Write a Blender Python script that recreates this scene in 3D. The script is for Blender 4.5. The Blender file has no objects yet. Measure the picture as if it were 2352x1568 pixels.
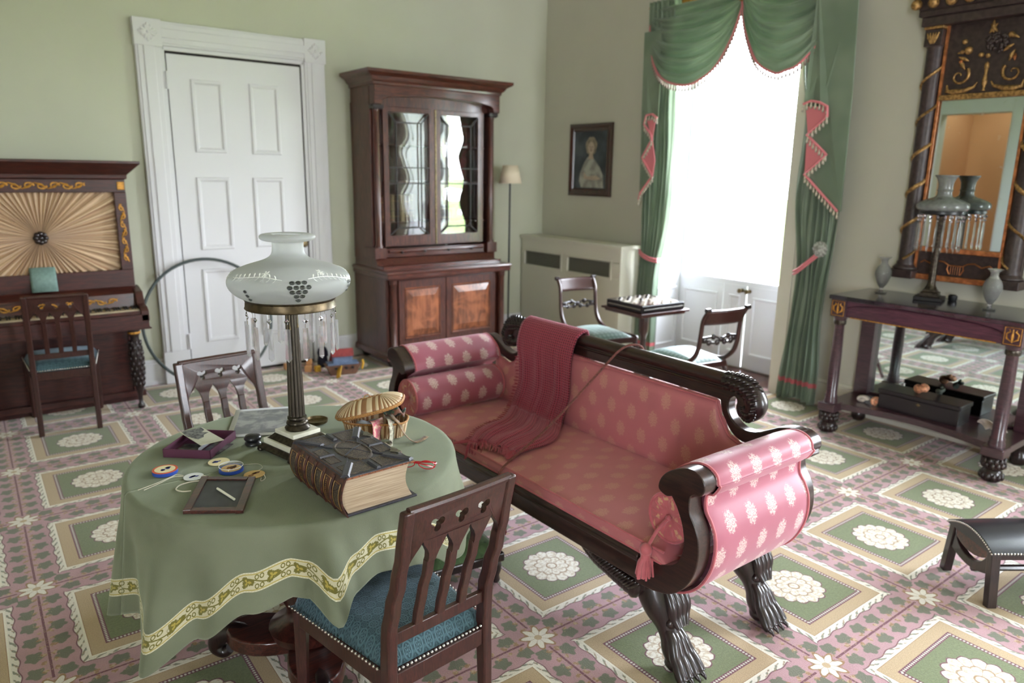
import bpy, bmesh, math, random
from math import sin, cos, pi, sqrt, radians, hypot, atan2, floor, exp
from mathutils import Vector, Matrix, geometry
random.seed(7)
sc = bpy.context.scene
COL = sc.collection
# ------------------------------------------------------------------ camera
cam_d = bpy.data.cameras.new('camera'); cam = bpy.data.objects.new('camera', cam_d); COL.objects.link(cam)
yaw, pitch, roll = 0.9139, 0.2287, 0.0162
fw = Vector((cos(yaw)*cos(pitch), sin(yaw)*cos(pitch), -sin(pitch)))
rt = Vector((sin(yaw), -cos(yaw), 0)); up = rt.cross(fw)
rt, up = cos(roll)*rt+sin(roll)*up, -sin(roll)*rt+cos(roll)*up
m = Matrix((rt, up, -fw)).transposed().to_4x4(); m.translation = Vector((0, 0, 1.58)); cam.matrix_world = m
cam_d.sensor_width = 36; cam_d.lens = 1659.6/2352*36; cam_d.clip_start = .05
cam_d.dof.use_dof = True; cam_d.dof.focus_distance = 1.85; cam_d.dof.aperture_fstop = 3.2
sc.camera = cam
# ------------------------------------------------------------------ view, world, daylight
sc.view_settings.view_transform = 'Standard'; sc.view_settings.look = 'None'
sc.view_settings.gamma = 1; sc.view_settings.use_curve_mapping = False
sc.view_settings.exposure = 1.72
sc.render.engine = 'CYCLES'
cy = sc.cycles; cy.use_denoising = True; cy.max_bounces = 12; cy.diffuse_bounces = 8; cy.glossy_bounces = 4
cy.transmission_bounces = 7; cy.transparent_max_bounces = 12; cy.caustics_reflective = False; cy.caustics_refractive = False
cy.sample_clamp_indirect = 6; cy.blur_glossy = .5
world = bpy.data.worlds.new('world'); sc.world = world; world.use_nodes = True
wn = world.node_tree; wn.nodes.clear()
wo = wn.nodes.new('ShaderNodeOutputWorld'); wb = wn.nodes.new('ShaderNodeBackground')
tc = wn.nodes.new('ShaderNodeTexCoord'); sp = wn.nodes.new('ShaderNodeSeparateXYZ'); cr = wn.nodes.new('ShaderNodeValToRGB')
wn.links.new(tc.outputs['Generated'], sp.inputs[0]); wn.links.new(sp.outputs['Z'], cr.inputs[0])
cr.color_ramp.elements[0].position = 0; cr.color_ramp.elements[0].color = (.90, .945, 1, 1)
cr.color_ramp.elements[1].position = .6; cr.color_ramp.elements[1].color = (.80, .88, 1, 1)
wn.links.new(cr.outputs[0], wb.inputs[0]); wb.inputs[1].default_value = 14.0; wn.links.new(wb.outputs[0], wo.inputs[0])
def portal(y0, y1, z0, z1, X=5.25):
    l = bpy.data.lights.new('portal', 'AREA'); l.shape = 'RECTANGLE'; l.size = y1-y0; l.size_y = z1-z0; l.cycles.is_portal = True
    o = bpy.data.objects.new('window_portal', l); COL.objects.link(o)
    o.matrix_world = Matrix(((0, 0, 1, X), (1, 0, 0, (y0+y1)/2), (0, 1, 0, (z0+z1)/2), (0, 0, 0, 1)))
portal(2.98, 4.22, .72, 2.95)
portal(-.72, .52, .72, 2.95)
for M_ in (Matrix(((0, 0, -1, -3.86), (1, 0, 0, -2.6), (0, -1, 0, 1.84), (0, 0, 0, 1))), Matrix(((1, 0, 0, 3.82), (0, 0, -1, -5.36), (0, 1, 0, 1.84), (0, 0, 0, 1)))):
    l4 = bpy.data.lights.new('portal', 'AREA'); l4.shape = 'RECTANGLE'; l4.size = 1.2; l4.size_y = 2.2; l4.cycles.is_portal = True
    o4 = bpy.data.objects.new('window_portal', l4); COL.objects.link(o4); o4.matrix_world = M_

# ------------------------------------------------------------------ shader expression helper
class NT:
    def __init__(s, name):
        s.mat = bpy.data.materials.new(name); s.mat.use_nodes = True; s.nt = s.mat.node_tree; s.nt.nodes.clear()
        s.out = s.nt.nodes.new('ShaderNodeOutputMaterial')
    def n(s, t, **k):
        nd = s.nt.nodes.new(t)
        for a, b in k.items(): setattr(nd, a, b)
        return nd
    def put(s, sock, v):
        if isinstance(v, X): s.nt.links.new(v.s, sock)
        elif v is not None:
            if isinstance(v, (tuple, list)) and len(v) == 3 and sock.type == 'RGBA': v = (*v, 1)
            sock.default_value = v
    def math(s, op, a, b=None, c=None, clamp=False):
        nd = s.n('ShaderNodeMath', operation=op, use_clamp=clamp)
        for i, v in enumerate((a, b, c)):
            if v is not None: s.put(nd.inputs[i], v)
        return X(s, nd.outputs[0])
    def mix(s, f, a, b):
        nd = s.n('ShaderNodeMix', data_type='RGBA'); s.put(nd.inputs[0], f); s.put(nd.inputs[6], a); s.put(nd.inputs[7], b)
        return X(s, nd.outputs[2])
    def ss(s, v, lo, hi, a=0., b=1.):
        nd = s.n('ShaderNodeMapRange', interpolation_type='SMOOTHSTEP'); s.put(nd.inputs[0], v)
        nd.inputs[1].default_value = lo; nd.inputs[2].default_value = hi; nd.inputs[3].default_value = a; nd.inputs[4].default_value = b
        return X(s, nd.outputs[0])
    def coord(s, kind='Object'):
        t = s.n('ShaderNodeTexCoord'); sp = s.n('ShaderNodeSeparateXYZ'); s.nt.links.new(t.outputs[kind], sp.inputs[0])
        return X(s, t.outputs[kind]), X(s, sp.outputs[0]), X(s, sp.outputs[1]), X(s, sp.outputs[2])
    def vec(s, a, b, c=0.):
        nd = s.n('ShaderNodeCombineXYZ'); [s.put(nd.inputs[i], v) for i, v in enumerate((a, b, c))]; return X(s, nd.outputs[0])
    def scale(s, v, k):
        nd = s.n('ShaderNodeMapping'); s.put(nd.inputs[0], v); nd.inputs['Scale'].default_value = k; return X(s, nd.outputs[0])
    def noise(s, v, sc_=5., det=2., rough=.5, dist=0.):
        nd = s.n('ShaderNodeTexNoise'); s.put(nd.inputs['Vector'], v); nd.inputs['Scale'].default_value = sc_; nd.inputs['Detail'].default_value = det
        nd.inputs['Roughness'].default_value = rough; nd.inputs['Distortion'].default_value = dist; return X(s, nd.outputs[0])
    def voro(s, v, sc_=5., feat='F1'):
        nd = s.n('ShaderNodeTexVoronoi', feature=feat); s.put(nd.inputs['Vector'], v); nd.inputs['Scale'].default_value = sc_; return X(s, nd.outputs['Distance'])
    def bump(s, h, strength=.3, dist=.01):
        nd = s.n('ShaderNodeBump'); s.put(nd.inputs['Height'], h); nd.inputs['Strength'].default_value = strength; nd.inputs['Distance'].default_value = dist
        return X(s, nd.outputs[0])
    def bsdf(s, col, rough=.5, metal=0., spec=.5, coat=0., coat_r=.1, normal=None, sheen=0., trans=0., ior=1.45, alpha=1., emis=None, emis_s=0., link=True, sheen_tint=None):
        nd = s.n('ShaderNodeBsdfPrincipled')
        for k, v in (('Base Color', col), ('Roughness', rough), ('Metallic', metal), ('Specular IOR Level', spec), ('Coat Weight', coat), ('Coat Roughness', coat_r),
                     ('Normal', normal), ('Sheen Weight', sheen), ('Transmission Weight', trans), ('IOR', ior), ('Alpha', alpha), ('Emission Color', emis), ('Emission Strength', emis_s)):
            if v is not None: s.put(nd.inputs[k], v)
        if sheen_tint: s.put(nd.inputs['Sheen Tint'], sheen_tint)
        o = X(s, nd.outputs[0])
        if link: s.nt.links.new(o.s, s.out.inputs[0])
        return o
    def shmix(s, f, a, b):
        nd = s.n('ShaderNodeMixShader'); s.put(nd.inputs[0], f); s.nt.links.new(a.s, nd.inputs[1]); s.nt.links.new(b.s, nd.inputs[2]); return X(s, nd.outputs[0])
class X:
    def __init__(s, t, sock): s.t = t; s.s = sock
    def __add__(s, o): return s.t.math('ADD', s, o)
    __radd__ = __add__
    def __sub__(s, o): return s.t.math('SUBTRACT', s, o)
    def __rsub__(s, o): return s.t.math('SUBTRACT', o, s)
    def __mul__(s, o): return s.t.math('MULTIPLY', s, o)
    __rmul__ = __mul__
    def __truediv__(s, o): return s.t.math('DIVIDE', s, o)
    def __lt__(s, o): return s.t.math('LESS_THAN', s, o)
    def __gt__(s, o): return s.t.math('GREATER_THAN', s, o)
    def abs(s): return s.t.math('ABSOLUTE', s)
    def frac(s): return s.t.math('FRACT', s)
    def rnd(s): return s.t.math('FLOOR', s+.5)
    def sin(s): return s.t.math('SINE', s)
    def cos(s): return s.t.math('COSINE', s)
    def max(s, o): return s.t.math('MAXIMUM', s, o)
    def min(s, o): return s.t.math('MINIMUM', s, o)
    def at2(s, o): return s.t.math('ARCTAN2', s, o)
    def sqrt(s): return s.t.math('SQRT', s)
def srgb(r, g, b):
    f = lambda c: (c/255/12.92 if c/255 <= .04045 else ((c/255+.055)/1.055)**2.4)
    return (f(r), f(g), f(b))
def simple(name, rgb, rough=.5, metal=0., coat=0., var=0., vs=30., bump=0., bs=200., sheen=0., spec=.5, coat_r=.1):
    t = NT(name); c, x, y, z = t.coord(); col = rgb
    if var: col = t.mix(t.ss(t.noise(c, vs, 4), .35, .65), tuple(k*(1-var) for k in rgb), tuple(min(1, k*(1+var)) for k in rgb))
    nr = t.bump(t.noise(c, bs, 2), bump, .002) if bump else None
    t.bsdf(col, rough, metal, spec, coat, coat_r, nr, sheen); return t.mat
def wood(name, a, b, rough=.3, coat=.5, axis=2, sc_=10., fig=0.):
    t = NT(name); c, x, y, z = t.coord()
    k = [9., 9., 9.]; k[axis] = .8; cc = t.scale(c, tuple(k))
    g = t.noise(cc, sc_, 5, .6, 1.2); f = t.noise(c, 6., 3, .5, 1.5)
    col = t.mix(t.ss(g, .35, .68), a, b)
    if fig: col = t.mix(t.ss(f, .4, .65)*fig, col, tuple(q*1.9 for q in b))
    t.bsdf(col, rough, 0, .5, coat, .12, t.bump(g, .06, .002)); return t.mat
MAT = {}
MAT['mahog'] = wood('dark_mahogany', srgb(38, 18, 16), srgb(70, 33, 27), .28, .6)
MAT['mahog_x'] = wood('dark_mahogany_cross', srgb(44, 20, 18), srgb(84, 40, 32), .3, .5, 0)
MAT['mahog_y'] = wood('sofa_mahogany', srgb(33, 19, 18), srgb(56, 32, 28), .3, .5, 1)
MAT['carved'] = wood('carved_mahogany', srgb(24, 15, 15), srgb(44, 27, 27), .32, .4)
MAT['chairwood'] = wood('chair_mahogany', srgb(44, 21, 19), srgb(68, 34, 29), .34, .35, 2, 26.)
MAT['case'] = wood('secretary_mahogany', srgb(56, 28, 23), srgb(94, 50, 39), .33, .45)
MAT['case_x'] = wood('secretary_mahogany_cross', srgb(56, 27, 22), srgb(98, 50, 38), .28, .6, 0)
MAT['flame'] = wood('flame_mahogany', srgb(92, 50, 34), srgb(142, 86, 58), .3, .5, 2, 4., .5)
MAT['piano'] = wood('piano_mahogany', srgb(46, 20, 18), srgb(76, 34, 28), .42, .25, 0)
MAT['purple'] = wood('pier_table_rosewood', srgb(50, 32, 38), srgb(74, 46, 54), .32, .5, 1)
MAT['apron'] = wood('pier_table_apron_veneer', srgb(64, 36, 50), srgb(92, 54, 70), .32, .5, 1)
MAT['blackwood'] = simple('ebonised_wood', srgb(26, 20, 24), .42, coat=.1)
MAT['blackmarble'] = simple('black_marble', srgb(40, 36, 44), .15, coat=.4, var=.5, vs=14)
MAT['gold'] = simple('old_gilding', srgb(176, 128, 62), .38, .85, var=.25, vs=40)
MAT['goldpaint'] = simple('gilt_inlay', srgb(186, 132, 52), .45, .25, var=.3, vs=60)
MAT['brass'] = simple('aged_brass', srgb(112, 98, 72), .36, .9, var=.25, vs=50)
MAT['bronze'] = simple('dark_bronze', srgb(70, 64, 56), .34, .85, var=.35, vs=70)
MAT['colbronze'] = simple('column_bronze', srgb(78, 72, 64), .34, .8, var=.08, vs=30)
MAT['ring'] = simple('dull_brass_ring', srgb(84, 72, 54), .4, .85, var=.25, vs=50)
MAT['steel'] = simple('polished_nail', srgb(200, 196, 190), .25, .9)
MAT['white_paint'] = simple('white_painted_wood', srgb(214, 214, 218), .45, spec=.4)
MAT['cream_paint'] = simple('cream_painted_wood', srgb(206, 204, 190), .5, spec=.3)
MAT['marble'] = simple('white_marble', srgb(222, 220, 206), .25, coat=.3, var=.1, vs=15)
MAT['paper'] = simple('white_paper', srgb(214, 216, 222), .6)
MAT['black'] = simple('black_metal', srgb(22, 24, 26), .35)
MAT['dark'] = simple('dark_interior', srgb(30, 20, 18), .7)
MAT['string'] = simple('white_string', srgb(206, 200, 182), .8)
MAT['leather'] = simple('black_leather', srgb(26, 26, 32), .3, coat=.35, bump=.15, bs=260)
MAT['red'] = simple('red_plastic', srgb(190, 22, 40), .2, coat=.5)
MAT['pinktrim'] = simple('pink_trim', srgb(190, 112, 118), .7)
def glass(name, tint=(1, 1, 1), rough=0., ior=1.5):
    t = NT(name); g = t.n('ShaderNodeBsdfGlass'); g.inputs['Color'].default_value = (*tint, 1); g.inputs['Roughness'].default_value = rough; g.inputs['IOR'].default_value = ior
    t.nt.links.new(g.outputs[0], t.out.inputs[0]); return t.mat
MAT['crystal'] = glass('crystal', (.97, .97, 1), .0, 1.52)
def pane(name, tint=(1, 1, 1), refl=1.):
    t = NT(name); tr = t.n('ShaderNodeBsdfTransparent'); tr.inputs[0].default_value = (*tint, 1)
    gl = t.n('ShaderNodeBsdfGlossy'); gl.inputs['Roughness'].default_value = .01
    lw = t.n('ShaderNodeLayerWeight'); lw.inputs[0].default_value = .5; k = t.math('POWER', X(t, lw.outputs['Facing']), 5.)*.95+.042
    o = t.shmix(t.math('MULTIPLY', k, refl, clamp=True), X(t, tr.outputs[0]), X(t, gl.outputs[0]))
    t.nt.links.new(o.s, t.out.inputs[0]); return t.mat
def prismglass():
    t = NT('prism_crystal'); g = t.n('ShaderNodeBsdfGlass'); g.inputs['IOR'].default_value = 1.5; tp = t.n('ShaderNodeBsdfTransparent'); d = t.n('ShaderNodeBsdfTranslucent'); d.inputs[0].default_value = (.95, .95, 1, 1)
    a = t.shmix(.5, X(t, g.outputs[0]), X(t, tp.outputs[0])); a = t.shmix(.14, a, X(t, d.outputs[0])); t.nt.links.new(a.s, t.out.inputs[0]); return t.mat
MAT['prismglass'] = prismglass()
MAT['pane'] = pane('window_glass'); MAT['casepane'] = pane('bookcase_glass', (.8, .82, .8), 4.5)
def mirror_mat():
    t = NT('silvered_mirror'); c, x, y, z = t.coord()
    t.bsdf(srgb(214, 226, 222), t.ss(t.noise(c, 30, 3), .62, .75, .015, .08), 1.); return t.mat
MAT['mirror'] = mirror_mat()

# ------------------------------------------------------------------ mesh helper
class MB:
    def __init__(s): s.v = []; s.f = []; s.uv = []; s.M = Matrix.Identity(4); s.mi = []; s.slot = 0
    def add(s, vs, fs, uvs=None):
        o = len(s.v)
        for i, p in enumerate(vs):
            s.v.append(tuple(s.M @ Vector(p))); s.uv.append(uvs[i] if uvs else (p[0], p[1]))
        for f in fs: s.f.append(tuple(o+i for i in f)); s.mi.append(s.slot)
        return s
    def box(s, x0, x1, y0, y1, z0, z1):
        v = [(x, y, z) for x in (x0, x1) for y in (y0, y1) for z in (z0, z1)]
        return s.add(v, [(0, 1, 3, 2), (4, 6, 7, 5), (0, 4, 5, 1), (2, 3, 7, 6), (0, 2, 6, 4), (1, 5, 7, 3)], [(p[0]+p[1], p[2]) for p in v])
    def cbox(s, c, d): return s.box(c[0]-d[0]/2, c[0]+d[0]/2, c[1]-d[1]/2, c[1]+d[1]/2, c[2]-d[2]/2, c[2]+d[2]/2)
    def obox(s, p, q, w, h, upv=(0, 0, 1)):      # a bar from p to q, w across and h along upv
        p, q = Vector(p), Vector(q); a = (q-p).normalized(); u = Vector(upv); r = a.cross(u).normalized(); u = r.cross(a)
        v = [k+r*i*w/2+u*j*h/2 for k in (p, q) for i in (-1, 1) for j in (-1, 1)]
        return s.add(v, [(0, 1, 3, 2), (4, 6, 7, 5), (0, 4, 5, 1), (2, 3, 7, 6), (0, 2, 6, 4), (1, 5, 7, 3)])
    def lathe(s, prof, n=24, c=(0, 0, 0), lobes=0, amp=0., a0=0.):
        vs, fs, uv = [], [], []
        for i, (r, z) in enumerate(prof):
            for j in range(n):
                a = 2*pi*j/n+a0; rr = r*(1+amp*cos(lobes*a)) if lobes else r
                vs.append((c[0]+rr*cos(a), c[1]+rr*sin(a), c[2]+z)); uv.append((a*max(r, .05), z))
        for i in range(len(prof)-1):
            for j in range(n):
                k = (j+1) % n; fs.append((i*n+j, i*n+k, (i+1)*n+k, (i+1)*n+j))
        if prof[0][0] > 1e-5: fs.append(tuple(range(n-1, -1, -1)))
        if prof[-1][0] > 1e-5: fs.append(tuple((len(prof)-1)*n+j for j in range(n)))
        return s.add(vs, fs, uv)
    def tube(s, pts, r=.01, n=8, caps=True, closed=False, flat=1.):
        pts = [Vector(p) for p in pts]; N = len(pts); rs = r if isinstance(r, (list, tuple)) else [r]*N
        vs, fs = [], []; prev = None
        for i, p in enumerate(pts):
            if closed: t = pts[(i+1) % N]-pts[i-1]
            else: t = pts[min(i+1, N-1)]-pts[max(i-1, 0)]
            t = t.normalized() if t.length > 1e-9 else Vector((0, 0, 1))
            if prev is None: u = t.cross(Vector((0, 0, 1))); u = u if u.length > .05 else t.cross(Vector((1, 0, 0)))
            else: u = prev-t*prev.dot(t)
            u.normalize(); prev = u; w = t.cross(u)
            for j in range(n):
                a = 2*pi*j/n; vs.append(p+(u*cos(a)+w*sin(a)*flat)*rs[i])
        for i in range(N if closed else N-1):
            for j in range(n):
                k = (j+1) % n; i2 = (i+1) % N; fs.append((i*n+j, i2*n+j, i2*n+k, i*n+k))
        if caps and not closed: fs += [tuple(range(n)), tuple((N-1)*n+j for j in range(n-1, -1, -1))]
        return s.add(vs, fs)
    def prism(s, pts, a, b, T=lambda u, v, w: (u, v, w), holes=()):   # outline in (u,v) extruded w from a to b, T maps into 3-D
        loops = [list(pts)]+[list(h) for h in holes]; flat = [p for l in loops for p in l]; n = len(flat)
        vs = [T(p[0], p[1], a) for p in flat]+[T(p[0], p[1], b) for p in flat]; fs = []; uv = [(p[0], p[1]) for p in flat]*2
        if holes:
            for t in geometry.tessellate_polygon([[Vector((p[0], p[1], 0)) for p in l] for l in loops]): fs += [tuple(t), tuple(n+i for i in reversed(t))]
        else: fs += [tuple(range(n)), tuple(range(2*n-1, n-1, -1))]
        o = 0
        for l in loops:
            k = len(l)
            for i in range(k): j = (i+1) % k; fs.append((o+i, o+j, n+o+j, n+o+i))
            o += k
        return s.add(vs, fs, uv)
    def grid(s, f, nu, nv, uvf=None, closeu=False):
        vs, uv, fs = [], [], []
        for i in range(nu+(0 if closeu else 1)):
            for j in range(nv+1):
                vs.append(f(i/nu, j/nv)); uv.append(uvf(i/nu, j/nv) if uvf else (i/nu, j/nv))
        NU = nu
        for i in range(NU):
            i2 = (i+1) % nu if closeu else i+1
            for j in range(nv): fs.append((i*(nv+1)+j, i2*(nv+1)+j, i2*(nv+1)+j+1, i*(nv+1)+j+1))
        return s.add(vs, fs, uv)
    def sphere(s, c, r, n=8, sq=(1, 1, 1)):
        pr = [(max(sin(pi*i/n), 0)*1., -cos(pi*i/n)) for i in range(n+1)]
        M0 = s.M; s.M = M0 @ Matrix.Translation(c) @ Matrix.Diagonal((r*sq[0], r*sq[1], r*sq[2], 1)); s.lathe(pr, n+2); s.M = M0; return s
    def build(s, name, mat, parent=None, smooth=35, bevel=0., seg=2, sub=0, solid=0., off=0.):
        me = bpy.data.meshes.new(name); me.from_pydata(s.v, [], s.f)
        for mm in (mat if isinstance(mat, (list, tuple)) else [mat]): me.materials.append(MAT[mm] if isinstance(mm, str) else mm)
        if any(s.mi): me.polygons.foreach_set('material_index', s.mi)
        l = me.uv_layers.new(name='UVMap'); li = [0]*len(me.loops); me.loops.foreach_get('vertex_index', li)
        l.data.foreach_set('uv', [c for i in li for c in s.uv[i]])
        bm = bmesh.new(); bm.from_mesh(me); bmesh.ops.recalc_face_normals(bm, faces=bm.faces) if not s.__dict__.get('keepn') else None
        if sub or bevel or s.__dict__.get('weld'): bmesh.ops.remove_doubles(bm, verts=bm.verts, dist=1e-6)
        bm.to_mesh(me); bm.free()
        if smooth: me.shade_smooth(); me.set_sharp_from_angle(angle=radians(smooth))
        o = bpy.data.objects.new(name, me); COL.objects.link(o)
        if parent: o.parent = parent
        if solid: q = o.modifiers.new('s', 'SOLIDIFY'); q.thickness = solid; q.offset = off
        if bevel: q = o.modifiers.new('b', 'BEVEL'); q.width = bevel; q.segments = seg; q.limit_method = 'ANGLE'; q.angle_limit = radians(40)
        if sub: q = o.modifiers.new('u', 'SUBSURF'); q.levels = sub; q.render_levels = sub
        return o
def tag(o, label, cat=None, group=None, kind=None):
    if label: o['label'] = label
    if cat: o['category'] = cat
    if group: o['group'] = group
    if kind: o['kind'] = kind
    return o
def thing(name, label, cat, loc=(0, 0, 0), rz=0., group=None):
    o = bpy.data.objects.new(name, None); COL.objects.link(o); o.location = loc; o.rotation_euler = (0, 0, rz); o.empty_display_size = .1
    return tag(o, label, cat, group)
def struct(o): o['kind'] = 'structure'; return o
def stuff(o): o['kind'] = 'stuff'; return o
def copy_tree(o, parent=None):
    c = o.copy(); COL.objects.link(c)
    if parent: c.parent = parent
    for ch in list(o.children): copy_tree(ch, c)
    return c
def inst(name, me, parent, M):      # a piece sharing mesh data
    o = bpy.data.objects.new(name, me); COL.objects.link(o); o.parent = parent; o.matrix_local = M; return o
def cyc(pts, x, period=None):       # smooth interpolation through control points
    n = len(pts)
    if period:
        x = (x-pts[0][0]) % period+pts[0][0]; P = pts+[(pts[0][0]+period, pts[0][1])]
    else: P = pts; x = min(max(x, P[0][0]), P[-1][0])
    for i in range(len(P)-1):
        if P[i][0] <= x <= P[i+1][0]:
            t = (x-P[i][0])/(P[i+1][0]-P[i][0]); t = t*t*(3-2*t); return P[i][1]*(1-t)+P[i+1][1]*t
    return P[-1][1]
def cspl(pts, x):                   # smooth curve through (x, value) points
    k = tuple(pts)
    if k not in _CS: _CS[k] = spline(pts, 10)
    P = _CS[k]
    if x <= P[0][0]: return P[0][1]
    for a, b in zip(P, P[1:]):
        if a[0] <= x <= b[0]: return a[1]+(b[1]-a[1])*(x-a[0])/max(1e-9, b[0]-a[0])
    return P[-1][1]
_CS = {}
def spline(P, n=8, closed=False):   # Catmull-Rom through points of any dimension
    P = [tuple(p) for p in P]; N = len(P); out = []
    for i in range(N if closed else N-1):
        g = lambda k: P[k % N] if closed else P[min(max(k, 0), N-1)]
        p0, p1, p2, p3 = g(i-1), g(i), g(i+1), g(i+2)
        for j in range(n):
            t = j/n; out.append(tuple(.5*(2*b+(c-a)*t+(2*a-5*b+4*c-d)*t*t+(3*b-a-3*c+d)*t**3) for a, b, c, d in zip(p0, p1, p2, p3)))
    if not closed: out.append(P[-1])
    return out
# ================================================================== SETTING
def carpet_mat():
    t = NT('woven_medallion_carpet'); P, x, y, z = t.coord()
    ox, oy, sx, sy, th = 1.788, 1.358, .689, .6764, -.0093
    dx, dy = x-ox, y-oy
    u = (dx*cos(th)+dy*sin(th))/sx; v = (dy*cos(th)-dx*sin(th))/sy
    cu, cv = u-u.rnd(), v-v.rnd(); au, av = cu.abs(), cv.abs(); d = au.max(av)
    wob = t.noise(P, 60, 3)-.5; fine = t.noise(P, 260, 2)-.5
    along = t.math('MULTIPLY_ADD', (au > av), v-u, u)     # coordinate running along the border
    pink, green, tan_, cream, maroon = srgb(178, 140, 144), srgb(114, 122, 86), srgb(184, 160, 126), srgb(224, 218, 206), srgb(112, 66, 78)
    leafc, brown, pale = srgb(98, 106, 84), srgb(150, 116, 80), srgb(232, 226, 212)
    col = t.mix(t.ss(t.noise(P, 9, 3), .3, .7), tuple(k*.93 for k in pink), tuple(k*1.06 for k in pink))
    # strips between the panels: centre line, sprigs of leaves and berries
    wu, wv = u-t.math('FLOOR', u)-.5, v-t.math('FLOOR', v)-.5       # 0 on the strip centre lines
    def strip(col, w, al, cl):
        ok = (cl.abs() < .41); aw = w.abs()
        col = t.mix((aw < .006)*ok, col, maroon)
        f = (al*7.).frac()-.5; side = t.math('SIGN', w)
        f2 = (al*7.+side*.12).frac()-.5
        la = (aw-.060).at2(f2*.143); dl = ((f2*.143)*(f2*.143)*.7+(aw-.062)*(aw-.062)).sqrt()+(la*5.).cos()*.006+wob*.022
        col = t.mix(t.ss(dl, .034, .041, 1, 0)*ok*.9, col, leafc)
        fb = (al*14.+.25).frac()-.5
        db = ((fb*.0714)*(fb*.0714)+(aw-.024)*(aw-.024)).sqrt()+wob*.05
        col = t.mix(t.ss(db, .011, .015, 1, 0)*ok*.85, col, t.mix(t.ss(wob, -.03, .03), brown, tan_))
        return t.mix(t.ss(t.noise(P, 150, 2), .58, .62)*ok*(aw < .045)*.5, col, tan_)
    col = strip(col, wv, u, cu); col = strip(col, wu, v, cv)
    # corner flower
    r2 = (wu*wu+wv*wv).sqrt(); a2 = wu.at2(wv); R2 = .078+(a2*8.+pi).cos()*.020+wob*.02
    col = t.mix(t.ss(r2-R2, .004, .008, 1, 0), col, brown); col = t.mix(t.ss(r2-R2, -.012, -.006, 1, 0), col, cream)
    col = t.mix(t.ss((a2*4.).sin().abs(), .0, .3, .8, 0)*(r2 < .075), col, brown); col = t.mix((r2 < .02), col, tan_)
    # panel border
    scal = (along*46.).sin()*.006+.378
    col = t.mix(t.ss(d-scal, 0, .005, 1, 0), col, maroon)
    col = t.mix(t.ss(d-scal, -.006, -.001, 1, 0), col, cream)
    sp_ = (along*92.+(d-.36)*180.).sin()+wob*4.
    col = t.mix(t.ss(sp_, .35, .7)*(d > .350)*(d < .377)*.8, col, t.mix(t.ss(wob, -.05, .05), brown, leafc))
    col = t.mix((d < .346), col, pale); col = t.mix((d < .337), col, brown)
    col = t.mix((d < .334), col, t.mix(t.ss(fine, -.1, .1), tuple(k*.94 for k in tan_), tan_))
    col = t.mix((d < .268), col, maroon)
    dots = ((along*58.).frac()-.5).abs()*.02+(d-.255).abs()
    col = t.mix((dots < .0085), col, tuple(k*.8 for k in cream)); col = t.mix((d < .243), col, green)
    col = t.mix((d < .240), col, t.mix(t.ss(t.noise(P, 110, 3), .3, .7), tuple(k*.9 for k in green), tuple(k*1.1 for k in green)))
    # medallion of two rings of petals
    r = (cu*cu+cv*cv).sqrt(); a = cv.at2(cu)
    R = .155+(a*7.).cos().abs()*.020+wob*.012
    col = t.mix(t.ss(r-R, .001, .005, 1, 0), col, maroon); med = t.mix(t.ss(t.noise(P, 70, 3), .47, .58)*.6, pale, tan_)
    med = t.mix(t.ss((a*7.).cos().abs(), .0, .22, .75, 0)*(r > .095), med, brown)
    med = t.mix(t.ss((r-(.088+(a*5.).cos().abs()*.016)).abs(), .003, .007, .8, 0), med, brown)
    med = t.mix(t.ss((a*5.).cos().abs(), .0, .25, .7, 0)*(r < .092)*(r > .035), med, brown)
    med = t.mix(t.ss((r-.030).abs(), .003, .006, .9, 0), med, brown)
    col = t.mix(t.ss(r-R, -.006, -.003, 1, 0), col, med)
    nd = t.n('ShaderNodeHueSaturation'); t.put(nd.inputs['Color'], col); t.put(nd.inputs['Value'], 1+fine*.5)
    t.bsdf(X(t, nd.outputs[0]), .9, spec=.2, sheen=.25, normal=t.bump(fine, .5, .004)); return t.mat
MAT['carpet'] = carpet_mat()
def plaster(name, rgb):
    t = NT(name); c, x, y, z = t.coord(); n1 = t.noise(c, 1.3, 3)
    t.bsdf(t.mix(t.ss(n1, .35, .65), tuple(k*.95 for k in rgb), rgb), .72, spec=.3, normal=t.bump(t.noise(c, 350, 2), .12, .001)); return t.mat
MAT['sage'] = plaster('sage_painted_plaster', srgb(192, 194, 176)); MAT['ceil'] = plaster('ceiling_plaster', srgb(214, 212, 200))
MAT['greige'] = plaster('window_wall_plaster', srgb(190, 188, 174)); MAT['orange'] = plaster('orange_plaster', srgb(200, 152, 106))
XW, YW, XN, YN, HC = 4.79, 5.74, -3.4, -4.9, 3.55
W1, W2, W3 = (2.98, 4.22, 2.95), (-.72, .52, 2.95), (-4.32, -3.08, 2.95)
mb = MB(); mb.box(XN-.1, XW+.02, YN-.1, YW+.02, -.06, 0); struct(mb.build('floor', 'carpet', smooth=0))
mb = MB(); mb.box(XW+.02, 5.33, -4.4, 4.4, -.06, -.002); struct(mb.build('trim_1', 'case_x', smooth=0))
mb = MB(); mb.box(XN-.2, XW+.54, YN-.2, YW+.2, HC, HC+.1); struct(mb.build('ceiling', 'ceil', smooth=0))
mb = MB(); mb.box(XN-.2, XW+.54, YW, YW+.2, -.06, HC); struct(mb.build('wall_left', 'sage', smooth=0))
mb = MB()
for a, b, c, d in ((W1[1], YW, 0, HC), (W2[1], W1[0], 0, HC), (YN, W2[0], 0, HC), (W1[0], W1[1], W1[2], HC), (W2[0], W2[1], W2[2], HC)): mb.box(XW, XW+.5, a, b, c-.06 if c == 0 else c, d)
struct(mb.build('wall_right', 'greige', smooth=0))
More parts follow.
